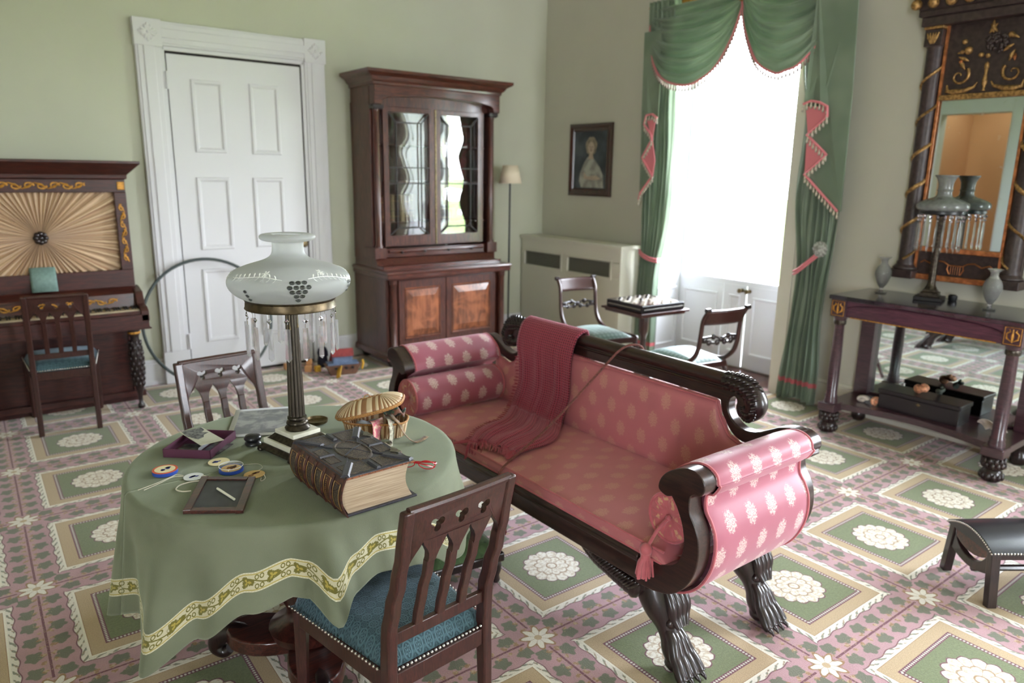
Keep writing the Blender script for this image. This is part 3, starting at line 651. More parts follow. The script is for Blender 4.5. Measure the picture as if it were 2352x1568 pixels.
for k in range(14):
    p = thf(1, 0); a = .4+.12*k; q = Vector((p.x+.09-.012*k, p.y+.055+.002*k, .474)); mb.tube([thf(.985, .02*k*.3), (p.x+.04-.01*k, p.y+.03, .478), q], [.0028, .0026, .0016], 5)
stuff(mb.build('fringe', 'wool', th))
settle(th, (1.9, 2.45, .47))
# barrier cord
def rope(name, pts, r, mat, parent, turns=130, n=None):
    pts = spline(pts, 14); Vp = [Vector(p) for p in pts]; L = [0]
    for i in range(1, len(Vp)): L.append(L[-1]+(Vp[i]-Vp[i-1]).length)
    m_ = MB(); n = n or int(L[-1]/r*1.2)
    def at(s):
        for i in range(1, len(L)):
            if L[i] >= s: return Vp[i-1].lerp(Vp[i], (s-L[i-1])/max(1e-9, L[i]-L[i-1])), (Vp[i]-Vp[i-1]).normalized()
        return Vp[-1], (Vp[-1]-Vp[-2]).normalized()
    for k in range(3):
        path = []
        for i in range(n+1):
            p, t_ = at(L[-1]*i/n); u = t_.cross(Vector((.3, .2, 1))).normalized(); w = t_.cross(u); a = L[-1]*i/n*turns+k*2.094
            path.append(p+(u*cos(a)+w*sin(a))*r*.5)
        m_.tube(path, r*.62, 6)
    return m_.build(name, mat, parent, 70)
cd = thing('barrier_cord', 'twisted red brown cord stretched across the sofa, ending in a tassel', 'cord')
MAT['cord'] = simple('brown_cord', srgb(112, 60, 54), .7, var=.25, vs=120, sheen=.2); MAT['dkred'] = simple('dark_red_tassel', srgb(110, 30, 34), .75, var=.2, vs=150)
rope('cord', [(2.215, 1.95, .80), (2.20, 1.97, .885), (2.166, 2.00, .897), (2.128, 2.03, .872), (2.05, 2.05, .80), (1.80, 2.075, .60), (1.58, 2.095, .465), (1.572, 2.09, .42), (1.570, 2.085, .38)], .0047, 'cord', cd, 200)
mb = MB(); tassel_mb(mb, (1.569, 2.083, .345), .15, .021, 34, 3); mb.sphere((1.569, 2.083, .352), .014, 8); mb.build('tassel', 'dkred', cd, 60)
settle(cd, (1.9, 2.05, .4))
# ================================================================== ROUND TABLE AND CHAIRS
TC = (.752, 2.035); ZT = .738
tb = thing('round_table', 'round mahogany pedestal table hidden under the green cloth', 'table', (TC[0], TC[1], 0))
mb = MB(); mb.lathe([(0, .70), (.45, .70), (.468, .706), (.470, .716), (.466, .727), (.45, .7285), (0, .7285)], 48); mb.build('tabletop', 'mahog_x', tb, 40)
mb = MB(); mb.lathe([(.05, .12), (.11, .13), (.12, .16), (.07, .19), (.06, .22), (.085, .28), (.09, .34), (.06, .42), (.045, .52), (.05, .60), (.09, .66), (.10, .70)], 28); mb.build('pedestal', 'mahog', tb, 60)
mb = MB(); tri = []
for k in range(48):
    a = 2*pi*k/48; tri.append(((.17+.10*cos(3*a))*cos(a+.3), (.17+.10*cos(3*a))*sin(a+.3)))
mb.prism(tri, .075, .125); mb.build('base_platform', 'mahog_x', tb, 40, bevel=.006)
for k in range(3):
    a = 2*pi*k/3+.3; mb = MB(); c_, s_ = cos(a), sin(a)
    P = spline([(.20, .095, .03), (.265, .10, .032), (.305, .075, .03), (.315, .04, .026), (.29, .024, .022), (.27, .036, .016)], 5)
    mb.tube([(c_*r_, s_*r_, z) for r_, z, w in P], [w for r_, z, w in P], 12); mb.build('scroll_foot', 'carved', tb, 60)
def cloth_mat():
    t = NT('green_wool_cloth'); P, x, y, z = t.coord(); tcn = t.n('ShaderNodeTexCoord'); s_ = t.n('ShaderNodeSeparateXYZ'); t.nt.links.new(tcn.outputs['UV'], s_.inputs[0]); u, d = X(t, s_.outputs[0]), X(t, s_.outputs[1])
    n = t.noise(P, 420, 2); g = t.mix(t.ss(t.noise(P, 5, 3), .35, .65), srgb(102, 107, 88), srgb(112, 117, 98))
    c = (d-.085)                                   # band centre .085 m above the hem
    inb = t.ss(c.abs(), .0255, .0265, 1, 0)
    cream, olive, gold = srgb(186, 180, 152), srgb(104, 98, 44), srgb(160, 144, 70)
    k = (u*12.8).frac()-.5; kk = ((u*12.8)*.5).frac() > .5; sg = kk*2-1
    vine = ((c-(u*40.2).sin()*.009).abs())
    leafd = ((k*.078)*(k*.078)*.45+c*c).sqrt()+(k.at2(c*14.)*3.).sin()*.004+(t.noise(P, 260, 2)-.5)*.012
    sc_ = t.math('SUBTRACT', ((k.abs()-.40)*.078*((k.abs()-.40)*.078)+(c.abs()-.012)*(c.abs()-.012)).sqrt(), .0055).abs()
    b = t.mix(t.ss(vine, .0014, .0022, 1, 0), cream, olive); b = t.mix(t.ss(leafd, .0115, .014, 1, 0), b, olive)
    b = t.mix(t.ss(leafd, .004, .006, 1, 0), b, gold); b = t.mix(t.ss(sc_, .0011, .0019, 1, 0), b, olive)
    b = t.mix(t.ss(((c.abs()-.0205)).abs(), .0009, .0016, 1, 0), b, gold); b = t.mix(t.ss(c.abs()-(u*700.).sin()*.0012, .0238, .0246, 0, 1), b, srgb(200, 196, 174))
    t.bsdf(t.mix(inb, g, b), .85, spec=.25, sheen=.35, normal=t.bump(n, .35, .002), sheen_tint=(.8, .9, .7)); return t.mat
MAT['cloth'] = cloth_mat()
hang = [(radians(a), h) for a, h in ((-190, .38), (-172, .34), (-155, .40), (-142, .31), (-126, .215), (-115, .185), (-108, .20), (-102, .235), (-96, .20), (-88, .165), (-78, .175), (-66, .21), (-56, .27), (-46, .30), (-36, .27), (-24, .25), (-10, .29), (20, .42), (45, .30), (70, .22), (95, .30), (118, .42), (145, .30))]
hang = [(a, h) for a, h in hang if a > radians(-200)]
def foldf(a): return sin(9*a+.6)*.5+sin(14*a+2.1)*.3+sin(23*a)*.2
def clothp(a, s):        # s: arc distance from centre
    R = .466
    if s <= R: r, z = s, ZT-.002
    elif s <= R+.02: q = (s-R)/.02*pi/2; r, z = R+.0127*sin(q), ZT-.002-.0127*(1-cos(q))
    else:
        h = s-R-.02; H = cyc(hang, a, 2*pi)
        am = min(1, H/.3); out = .0127+h*(.10+.02*am)+(.16*foldf(a)*am)*h*min(1, h/.12)*.9; out += .02*exp(-((a+1.80)/.10)**2)*h/.2*3-.03*exp(-((a+1.93)/.07)**2)*h/.2*2
        r, z = R+max(.013, out), ZT-.0147-h*(.985-.04*am)
    return (r*cos(a), r*sin(a), z)
mb = MB(); NA, ND = 300, 44; vs, uv, fs = [], [], []
mb.v.append((0, 0, ZT-.002)); mb.uv.append((0, .5)); per = 2*pi*.62
for j in range(NA+1):
    a = -pi+2*pi*j/NA; H = cyc(hang, a, 2*pi); smax = .466+.02+H
    for i in range(1, ND+1):
        s = (.44*i/6 if i <= 6 else .44+(smax-.44)*(i-6)/(ND-6)); vs.append(clothp(a, s)); uv.append((a*.62, smax-s))
o_ = 1; mb.v += vs; mb.uv += uv
for j in range(NA):
    fs.append((0, o_+j*ND, o_+(j+1)*ND))
    for i in range(ND-1): fs.append((o_+j*ND+i, o_+(j+1)*ND+i, o_+(j+1)*ND+i+1, o_+j*ND+i+1))
mb.f = fs; mb.mi = [0]*len(fs)
tcl = mb.build('tablecloth', 'cloth', None, 80, solid=.003, off=-1.); tcl.location = (TC[0], TC[1], 0)
tag(tcl, 'sage green wool cloth with a cream and olive leaf band on the round table', 'tablecloth')
# --- gothic side chairs
def teal():
    t = NT('teal_seat_fabric'); P, x, y, z = t.coord()
    def ring(sx_, off):
        u, v = x*sx_+off, y*sx_*.866*0+y*sx_+off; cu, cv = u.frac()-.5, v.frac()-.5; r = (cu*cu+cv*cv).sqrt(); a = cv.at2(cu)
        return t.ss((r-.36).abs(), .03, .08, 1, 0).max(t.ss((r-.18+(a*6.).cos()*.05).abs(), .02, .06, 1, 0)).max(t.ss(r, .04, .07, 1, 0))
    k = ring(30., 0.).max(ring(30., .5)*.6)
    t.bsdf(t.mix(k, srgb(40, 64, 70), srgb(72, 100, 108)), .75, spec=.3, sheen=.5, normal=t.bump(k+t.noise(P, 500, 2)*.4, .5, .002), sheen_tint=(.7, .85, 1)); return t.mat
MAT['teal'] = teal()
nailm = MB(); nailm.sphere((0, 0, 0), .0043, 6); nailo = nailm.build('nail', 'steel'); NAIL = nailo.data; bpy.data.objects.remove(nailo)
def yb(z):
    return cyc([(0, 0.), (.2, .024), (.39, .03), (.50, .026), (.58, .006), (.66, -.020), (.74, -.040), (.80, -.052), (.86, -.064)], z)
def make_chair(label):
    c = thing('side_chair', label, 'chair', group='gothic backed side chairs')
    W = .152; zs = [0, .1, .2, .3, .36, .40, .44, .48, .52, .56, .60, .64, .68, .72, .76, .80, .84, .852]
    for s in (-1, 1):
        m_ = MB(); vs, fs = [], []
        for i, z in enumerate(zs):
            wx = .015 if z < .8 else .0155; dy = cyc([(0, .013), (.39, .019), (.5, .018), (.86, .013)], z); xx = s*(W+.0*z)
            for p, q in ((-1, -1), (1, -1), (1, 1), (-1, 1)): vs.append((xx+p*wx, yb(z)+q*dy, z))
        for i in range(len(zs)-1):
            for j in range(4): k = (j+1) % 4; fs.append((i*4+j, i*4+k, i*4+4+k, i*4+4+j))
        fs += [(3, 2, 1, 0), tuple(len(zs)*4-4+k for k in range(4))]; m_.add(vs, fs); m_.build('rear_post', 'chairwood', c, 40, bevel=.006, seg=3)
        m_ = MB(); m_.tube([(s*.188, .43, 0), (s*.184, .425, .30), (s*.184, .425, .385)], [.016, .023, .024], 4, flat=1); m_.build('front_leg', 'chairwood', c, 30, bevel=.003)
        m_ = MB(); m_.obox((s*(W), .04, .365), (s*.184, .415, .365), .024, .056); m_.build('side_rail', 'chairwood', c, 30, bevel=.003)
    m_ = MB(); m_.obox((-.18, .43, .365), (.18, .43, .365), .024, .056); m_.build('front_rail', 'chairwood', c, 30, bevel=.003)
    m_ = MB(); m_.obox((-W, .03, .360), (W, .03, .360), .024, .05); m_.build('rear_rail', 'chairwood', c, 30, bevel=.003)
    # pierced top rail: pointed arches below, three trefoils
    xs = [-.139, -.0695, 0, .0695, .139]; out = [(-.139, .846), (.139, .846), (.139, .735)]
    for i in (3, 2, 1, 0):
        a, b = xs[i+1], xs[i]; w = (a-b); e = .011 if i < 3 else .002; e2 = .011 if i > 0 else .002
        out += [(a-e, .690), (a-e, .700), (a-e-(w/2-e)*.15, .718), (a-e-(w/2-e)*.45, .733), (a-e-(w/2-e)*.8, .745), ((a+b)/2, .757), (b+e2+(w/2-e2)*.8, .745), (b+e2+(w/2-e2)*.45, .733), (b+e2+(w/2-e2)*.15, .718), (b+e2, .700), (b+e2, .690)]
    out[2] = (.139, .690); out = [p for i, p in enumerate(out) if i == 0 or p != out[i-1]]
    tre = []
    for x in xs[1:4]:
        tre.append([(x+(.0075+.0125*abs(cos(1.5*(th_-1.5*pi))))*cos(th_)*1.05, .795+(.0075+.0125*abs(cos(1.5*(th_-1.5*pi))))*sin(th_)*1.05) for th_ in [2*pi*k/30 for k in range(30)]])
    m_ = MB(); m_.prism(out, -.009, .009, lambda u, v, w: (u, yb(v)+w-.004*cos(u/.139*pi/2), v), holes=tre); m_.build('top_rail', 'chairwood', c, 30, bevel=.0015, seg=1)
    m_ = MB(); m_.tube([(-.15+.3*k/8, yb(.85)-.004*cos((-.15+.3*k/8)/.139*pi/2), .848) for k in range(9)], .0115, 10); m_.build('top_moulding', 'chairwood', c)
    for x in xs[1:4]:
        m_ = MB(); zz = [.492, .53, .57, .61, .65, .693]
        vs, fs = [], []
        for z in zs and zz:
            for p, q in ((-1, -1), (1, -1), (1, 1), (-1, 1)): vs.append((x+p*.0122, yb(z)+q*.0085, z))
        for i in range(len(zz)-1):
            for j in range(4): k = (j+1) % 4; fs.append((i*4+j, i*4+k, i*4+4+k, i*4+4+j))
        fs += [(3, 2, 1, 0), tuple(len(zz)*4-4+k for k in range(4))]; m_.add(vs, fs); m_.build('splat_bar', 'chairwood', c, 40, bevel=.003)
    m_ = MB(); m_.obox((-W, yb(.48), .480), (W, yb(.48), .480), .016, .034); m_.build('cross_rail', 'chairwood', c, 30, bevel=.003)
    m_ = MB()
    def sf(u, v):
        y = .038+u*.412; hw = .158+(.205-.158)*u; x = (2*v-1)*hw; e = min(1, min(u, 1-u)*9, min(v, 1-v)*9); e = sin(e*pi/2); return (x, y, .388+.052*e+.020*sin(pi*u)*sin(pi*v))
    m_.grid(sf, 24, 24); m_.box(-.155, .155, .04, .44, .380, .389); m_.build('seat', 'teal', c, 60)
    def nails(p, q, n):
        for k in range(n):
            t_ = (k+.5)/n; inst('nail', NAIL, c, Matrix.Translation(Vector(p).lerp(Vector(q), t_)))
    nails((-.150, .026-.008, .396), (.150, .026-.008, .396), 24); nails((-.170, .045, .398), (-.210, .445, .398), 28); nails((.170, .045, .398), (.210, .445, .398), 28)
    return c
ch1 = make_chair('mahogany trefoil backed chair with teal seat, nearest the camera at the round table'); ch1.location = (.862, 1.372, 0); ch1.rotation_euler = (0, 0, radians(5.5))
ch2 = copy_tree(ch1); ch2.location = (.775, 2.848, 0); ch2.rotation_euler = (0, 0, pi+radians(6)); ch2['label'] = 'trefoil backed mahogany chair on the far side of the round table'
ch3 = copy_tree(ch1); ch3.location = (.420, 4.925, 0); ch3.rotation_euler = (0, 0, -radians(4.5)); ch3['label'] = 'dark side chair with green seat drawn up to the piano'
# ================================================================== ON THE ROUND TABLE
def text(body, size, M, parent, mat, ext=.0003, name='lettering', align='CENTER', bold=0.):
    c = bpy.data.curves.new(name, 'FONT'); c.body = body; c.size = size; c.extrude = ext; c.align_x = align; c.align_y = 'CENTER'; c.offset = bold; c.resolution_u = 3
    tmp = bpy.data.objects.new(name, c); me = bpy.data.meshes.new_from_object(tmp); bpy.data.objects.remove(tmp); bpy.data.curves.remove(c)
    me.materials.clear(); me.materials.append(MAT[mat]); o = bpy.data.objects.new(name, me); COL.objects.link(o); o.parent = parent; o.matrix_local = M; return o
def frosted():
    t = NT('frosted_etched_glass'); P, x, y, z = t.coord()
    d = t.n('ShaderNodeBsdfDiffuse'); d.inputs[0].default_value = (*srgb(214, 218, 218), 1); tr = t.n('ShaderNodeBsdfTranslucent'); tr.inputs[0].default_value = (*srgb(246, 248, 250), 1)
    tp = t.n('ShaderNodeBsdfTransparent'); tp.inputs[0].default_value = (.9, .93, .92, 1); g = t.n('ShaderNodeBsdfGlossy'); g.inputs['Roughness'].default_value = .45
    a = t.shmix(.55, X(t, d.outputs[0]), X(t, tr.outputs[0])); a = t.shmix(.30, a, X(t, tp.outputs[0])); fr = t.n('ShaderNodeFresnel'); fr.inputs[0].default_value = 1.4
    a = t.shmix(X(t, fr.outputs[0])*.6, a, X(t, g.outputs[0])); t.nt.links.new(a.s, t.out.inputs[0]); return t.mat
MAT['frosted'] = frosted(); MAT['etch'] = simple('cut_glass_etching', srgb(236, 238, 236), .25, spec=.8)
MAT['greyglass'] = glass('smoky_clear_glass', (.82, .84, .84), .08, 1.5)
def rotz(a): return Matrix.Rotation(a, 4, 'Z')
def square(m_, s, z0, z1, prof=None):
    m_.box(-s/2, s/2, -s/2, s/2, z0, z1)
def steps(m_, L):    # L = [(half side, z)] stacked square section
    vs, fs = [], []
    for h, z in L: vs += [(-h, -h, z), (h, -h, z), (h, h, z), (-h, h, z)]
    for i in range(len(L)-1):
        for j in range(4): k = (j+1) % 4; fs.append((i*4+j, i*4+k, i*4+4+k, i*4+4+j))
    e = len(L)*4-4; fs += [(3, 2, 1, 0), (e, e+1, e+2, e+3)]; m_.add(vs, fs)
LP = thing('table_lamp', 'tall brass column lamp with frosted grape-etched shade and hanging prisms on the round table', 'lamp', (.765, 2.065, ZT), radians(13))
mb = MB(); steps(mb, [(.088, .008), (.088, .013), (.080, .017), (.078, .024)])
for sx_ in (-1, 1):
    for sy_ in (-1, 1): mb2 = MB(); mb2.lathe([(.009, 0), (.012, .004), (.010, .010)], 10, (sx_*.080, sy_*.080, 0)); mb2.build('foot', 'bronze', LP)
mb.build('lower_plinth', 'bronze', LP, 0, bevel=.0015)
mb = MB(); steps(mb, [(.074, .024), (.074, .040)]); mb.build('marble_slab', 'marble', LP, 0, bevel=.0015)
mb = MB(); steps(mb, [(.066, .040), (.060, .044), (.052, .052), (.050, .055)]); mb.build('bronze_step', 'bronze', LP, 0)
mb = MB(); steps(mb, [(.0485, .055), (.0485, .068)]); mb.build('marble_plinth', 'marble', LP, 0, bevel=.0015)
mb = MB(); mb.lathe([(.036, .068), (.038, .074), (.034, .079), (.030, .083), (.033, .088), (.031, .094), (.024, .098), (.029, .103), (.0285, .108), (.024, .111)], 36); mb.build('base_collar', 'bronze', LP, 50)
mb = MB(); n = 144; vs, fs = [], []
zs_ = [(.0245, .110), (.0238, .16), (.0215, .28), (.0190, .40), (.0180, .440)]
for r, z in zs_:
    for j in range(n): a = 2*pi*j/n; q = r*(1-.11*abs(sin(a*6))**.5*1.0+.11*0); q = r*(.83+.17*abs(cos(a*6))**.7); vs.append((q*cos(a), q*sin(a), z))
for i in range(len(zs_)-1):
    for j in range(n): k = (j+1) % n; fs.append((i*n+j, i*n+k, (i+1)*n+k, (i+1)*n+j))
mb.add(vs, fs); mb.build('fluted_column', 'colbronze', LP, 60)
mb = MB(); mb.lathe([(.0, .436), (.026, .437), (.03, .443), (.125, .446), (.129, .447), (.131, .449), (.129, .453), (.128, .470), (.131, .474), (.128, .4755), (.10, .474), (.0, .474)], 64); mb.build('gallery_ring', 'ring', LP, 40)
mb = MB(); sp_ = [(.118, .474), (.132, .478), (.152, .490), (.168, .508), (.1745, .528), (.170, .548), (.152, .566), (.125, .580), (.095, .590), (.068, .600), (.052, .611), (.0455, .625), (.0445, .650), (.048, .656), (.066, .659), (.076, .664), (.079, .671), (.074, .678), (.060, .681), (.045, .680), (.042, .676)]
sp_ = [(r, .474+(z-.474)*.91) for r, z in sp_]; P = spline(sp_, 3); mb.lathe([p for p in P], 64); shade = mb; mb.v = mb.v; 
def lathe_open(m_, P, n=64):
    vs = [(r*cos(2*pi*j/n), r*sin(2*pi*j/n), z) for r, z in P for j in range(n)]; fs = [(i*n+j, i*n+(j+1) % n, (i+1)*n+(j+1) % n, (i+1)*n+j) for i in range(len(P)-1) for j in range(n)]; m_.add(vs, fs)
mb = MB(); lathe_open(mb, P); sh = mb.build('shade', 'frosted', LP, 80)
def shadeR(z):
    for i in range(5, len(P)-1):
        if P[i][1] <= z <= P[i+1][1]: return P[i][0]+(P[i+1][0]-P[i][0])*(z-P[i][1])/(P[i+1][1]-P[i][1])
    return P[5][0]
gm = MB(); gm.sphere((0, 0, 0), 1, 9); go = gm.build('grape', 'greyglass', None, 80); GM_ = go.data; bpy.data.objects.remove(go)
def on_shade(a, z, k=1.): z = .474+(z-.474)*.91; r = shadeR(z)*k; return Vector((r*cos(a), r*sin(a), z))
cam_az = atan2(-2.065, -.765)-radians(13)
def cluster(a0, rows, z0, rr=.0079):
    for i, nrow in enumerate(rows):
        for j in range(nrow):
            z = z0-i*.0132; a = a0+(j-(nrow-1)/2)*.098+.012*(i % 2); p = on_shade(a, z, .993)
            inst('grape', GM_, sh, Matrix.Translation(p) @ rotz(a) @ Matrix.Diagonal((.0042, rr, rr*.80, 1)))
cluster(cam_az+.13, (3, 4, 3, 2, 1), .5480); cluster(cam_az-.75, (1, 1, 1), .520, .006); cluster(cam_az+1.25, (2, 2, 1), .532, .006)
for a0 in (-.3, .45, -2.2, 2.4): cluster(cam_az+a0, (2, 3), .637, .0032) if False else None
mb = MB()
def vine(a0, a1, z0, z1, n=10):
    pts = [on_shade(a0+(a1-a0)*i/n, z0+(z1-z0)*i/n+.006*sin(pi*i/n*1.5), 1.003) for i in range(n+1)]; mb.tube(pts, .0011, 5)
    for i in range(1, n):
        for s in (-1, 1):
            a = a0+(a1-a0)*(i)/n; z = z0+(z1-z0)*i/n+.006*sin(pi*i/n*1.5); q = on_shade(a+.05*(1 if a1 > a0 else -1), z+s*.010, 1.003); mb.tube([pts[i], pts[i].lerp(q, .5)+Vector((0, 0, s*.002)), q], [.0006, .0026, .0005], 5, flat=.5)
for a0, a1, z0, z1 in ((-.12, -1.15, .556, .562), (.3, 1.3, .558, .548), (1.5, 2.4, .55, .56), (2.7, 3.6, .56, .55), (3.9, 4.9, .55, .56)): vine(cam_az+a0, cam_az+a1, z0, z1)
stuff(mb.build('etched_vine', 'etch', sh, 60))
for a0 in (-.45, .62, 2.2, 3.5):
    mb = MB(); c0 = on_shade(cam_az+a0, .572, 1.003)
    for k in range(6): q = on_shade(cam_az+a0+.07*cos(k*pi/3), .572+.007*sin(k*pi/3), 1.004); mb.tube([c0, c0.lerp(q, .6), q], [.0012, .0034, .0022], 6, flat=.5)
    mb.build('etched_flower', 'etch', sh, 60)
for a0 in (-.3, .4): cl = None
jm = MB(); jm.add([(.009, 0, 0), (0, .004, 0), (-.009, 0, 0), (0, -.004, 0), (0, 0, .009), (0, 0, -.009)], [(0, 1, 4), (1, 2, 4), (2, 3, 4), (3, 0, 4), (1, 0, 5), (2, 1, 5), (3, 2, 5), (0, 3, 5)]); jo = jm.build('jewel', 'crystal', None, 0); JM = jo.data; bpy.data.objects.remove(jo)
pm = MB(); w, d_ = .0098, .0072
pr_ = [(-w*.8, -.001, 0), (w*.8, -.001, 0), (0, d_*.7, 0)]; vs = [(-w*.75, -.002, 0), (w*.75, -.002, 0), (0, d_, 0), (-w, -.002, -.088), (w, -.002, -.088), (0, d_, -.088), (0, 0, -.097)]
pm.add(vs, [(0, 1, 2), (0, 3, 4, 1), (1, 4, 5, 2), (2, 5, 3, 0), (3, 6, 4), (4, 6, 5), (5, 6, 3)]); po = pm.build('prism', 'prismglass', None, 0); PM = po.data; bpy.data.objects.remove(po)
hm = MB(); hm.tube([(0, 0, .022), (0, 0, .009)], .0006, 5); hm.tube([(0, 0, -.009), (0, 0, -.020)], .0006, 5); ho = hm.build('hook', 'brass', None); HM = ho.data; bpy.data.objects.remove(ho)
for k in range(16):
    a = 2*pi*k/16+.1; rr = .127; M = Matrix.Translation((rr*cos(a), rr*sin(a), .427)) @ rotz(a-pi/2)
    j = inst('crystal_drop', JM, LP, M); inst('prism', PM, j, Matrix.Translation((0, 0, -.021))); inst('hook', HM, j, Matrix.Identity(4))
for a0, z1 in ((-.09, .392), (.22, .398)):
    mb = MB(); a = cam_az+a0; x, y = .07*cos(a), .07*sin(a); mb.tube([(x, y, .447), (x, y, z1+.012)], .0009, 5); mb.lathe([(.0012, .012), (.0035, .001), (.003, 0)], 8, (x, y, z1)); mb.build('pull_chain', 'brass', LP)
# ---- the big clasped book
MAT['bookleather'] = simple('embossed_navy_leather', srgb(50, 50, 60), .36, coat=.3, bump=.4, bs=420, var=.2, vs=120)
def tooled():
    t = NT('gilt_tooled_leather'); P, x, y, z = t.coord(); n = t.noise(P, 130, 4, .6, 1.5); k = t.ss((n-.5).abs(), .015, .035, 1, 0)
    t.bsdf(t.mix(k*.75, srgb(44, 36, 38), srgb(132, 112, 84)), .42, normal=t.bump(k, .8, .001), coat=.15); return t.mat
MAT['tooled'] = tooled()
def spinemat():
    t = NT('brown_spine_leather'); P, x, y, z = t.coord(); t.bsdf(t.mix(t.ss(t.noise(P, 60, 4), .4, .7), srgb(52, 30, 28), srgb(92, 52, 38)), .4, normal=t.bump(t.noise(P, 300, 2), .2, .001), coat=.2); return t.mat
MAT['spine'] = spinemat()
def pagesmat():
    t = NT('aged_page_edges'); P, x, y, z = t.coord(); n = t.noise(t.scale(P, (6, 6, 420)), 1, 3, .6); t.bsdf(t.mix(t.ss(n, .3, .7), srgb(150, 128, 104), srgb(192, 172, 146)), .8, normal=t.bump(n, .5, .001)); return t.mat
MAT['pages'] = pagesmat(); MAT['worn'] = simple('worn_leather_edge', srgb(122, 74, 48), .6, var=.4, vs=220)
MAT['silver'] = simple('tarnished_silver', srgb(150, 146, 138), .3, .9, var=.2, vs=90); MAT['giltletter'] = simple('gilt_lettering', srgb(168, 136, 84), .4, .6)
BK = thing('large_book', 'thick antique clasped bible with embossed dark cover lying on the green cloth', 'book', (.686, 1.556, ZT), radians(2.0))
bw, bl, bt = .200, .312, .106
mb = MB(); mb.box(0.004, bw+.008, -.002, bl+.004, 0, .006); mb.build('back_board', 'bookleather', BK, 0, bevel=.002)
mb = MB(); mb.box(0.002, bw, 0, bl, bt-.008, bt-.001); fb = mb.build('front_board', 'bookleather', BK, 0, bevel=.0022)
mb = MB(); mb.box(.004, bw+.0015, -.0015, .001, bt-.0075, bt-.003); mb.box(bw-.001, bw+.0015, 0, bl, bt-.0075, bt-.003); mb.build('worn_edge', 'worn', fb, 0)
mb = MB()     # page block, rounded at the spine, hollow at the fore edge
prof = []
for k in range(13): u = k/12; prof.append((.010-.016*sin(pi*u)*1.0, .006+(bt-.014)*u))
for k in range(13): u = 1-k/12; prof.append((bw-.012+.008*(1-u)-.016*sin(pi*u)*.9, .006+(bt-.014)*u))
mb.prism(prof, .006, bl-.006, lambda u, v, w: (u, w, v)); mb.build('page_block', 'pages', BK, 40)
mb = MB()     # spine
sf = lambda u, off=0: (.004-(.020+off)*sin(pi*(.06+.88*u))+.004, -.001+(bt+.001)*u)
sec = [sf(k/16) for k in range(17)]; inn = [(a+.004, b) for a, b in reversed(sec)]
mb.prism(sec+inn, -.002, bl+.002, lambda u, v, w: (u, w, v)); spn = mb.build('spine', 'spine', BK, 50)
npan = 6; pl = bl/npan
for i in range(npan):
    y0 = i*pl
    if i: mb = MB(); mb.tube([(sf(k/14, .002)[0], y0, sf(k/14)[1]) for k in range(1, 14)], .0042, 8); mb.build('raised_band', 'spine', spn)
    # tooled frame on each panel
    mb = MB(); q = [(sf(.16+.66*k/10, .0012)[0], sf(.16+.66*k/10)[1]) for k in range(11)]
    for yy in (y0+.010, y0+pl-.010): mb.tube([(a, yy, b) for a, b in q], .0007, 4)
    for e in (0, -1): mb.tube([(q[e][0], y0+.010, q[e][1]), (q[e][0], y0+pl-.010, q[e][1])], .0007, 4)
    mb.build('gilt_frame', 'giltletter', spn)
    if i not in (1, 4):
        mb = MB(); mb.grid(lambda u, v: (sf(.2+.58*u, .0006)[0], y0+.013+(pl-.026)*v, sf(.2+.58*u)[1]), 10, 1); mb.build('tooled_panel', 'tooled', spn)
Mt = Matrix(((0, 0, -1, 0), (0, 1, 0, 0), (1, 0, 0, 0), (0, 0, 0, 1)))        # text x -> +Z, y -> +Y, facing -X
def spine_text(s, size, yy):
    for k, ch in enumerate(s):
        if ch == ' ': continue
        u = .5+(k-(len(s)-1)/2)*size*.80/bt; x, z = sf(u, .0012); x2, z2 = sf(u+.02, .0012); ang = atan2(x2-x, z2-z)
        text(ch, size, Matrix.Translation((x-.0004, yy, z)) @ Matrix.Rotation(ang, 4, 'Y') @ Mt, spn, 'giltletter', .0002, 'letter')
spine_text('HOLY BIBLE', .0105, 4.5*pl+.002); spine_text('ILLUSTRATED', .0068, 1.5*pl+.003)
# embossed front cover
zc = bt-.001; cxb, cyb = bw*.52, bl*.5
def strut(x0, y0, x1, y1, w, h, nm='embossed_rib', mt='bookleather', par=None):
    m_ = MB(); p, q = Vector((x0, y0, 0)), Vector((x1, y1, 0)); d = (q-p).normalized(); s = Vector((-d.y, d.x, 0))
    v = [p-s*w/2, p+s*w/2, q+s*w/2, q-s*w/2, p-s*w*.28+d*w*.2, p+s*w*.28+d*w*.2, q+s*w*.28-d*w*.2, q-s*w*.28-d*w*.2]
    v = [(a.x, a.y, zc-.0005) for a in v[:4]]+[(a.x, a.y, zc+h) for a in v[4:]]; m_.add(v, [(4, 5, 6, 7), (0, 1, 5, 4), (1, 2, 6, 5), (2, 3, 7, 6), (3, 0, 4, 7)]); return m_.build(nm, mt, par or fb, 0)
for x, y in ((.004, .004), (bw-.004, .004), (.004, bl-.004), (bw-.004, bl-.004)):
    dx_, dy_ = cxb-x, cyb-y; strut(x, y, x+dx_*.50, y+dy_*.50, .024, .0050); strut(x+.02*(1 if dx_ > 0 else -1), y+.012*(1 if dy_ > 0 else -1)*3, x+dx_*.62, y+dy_*.72, .004, .003)
for x0, y0, x1, y1 in ((bw*.5, .006, bw*.5, .060), (bw*.5, bl-.006, bw*.5, bl-.060), (.006, cyb, .050, cyb), (bw-.006, cyb, bw-.050, cyb)): strut(x0, y0, x1, y1, .012, .005)
mb = MB(); mb.M = Matrix.Translation((cxb, cyb, zc)) @ Matrix.Diagonal((.042, .075, 1, 1)); mb.lathe([(1.04, 0), (1.0, .002), (.94, .0028), (.90, .001), (.86, .0006), (.6, .0022), (.3, .0036), (0, .0045)], 40); mb.build('central_oval', 'tooled', fb, 30)
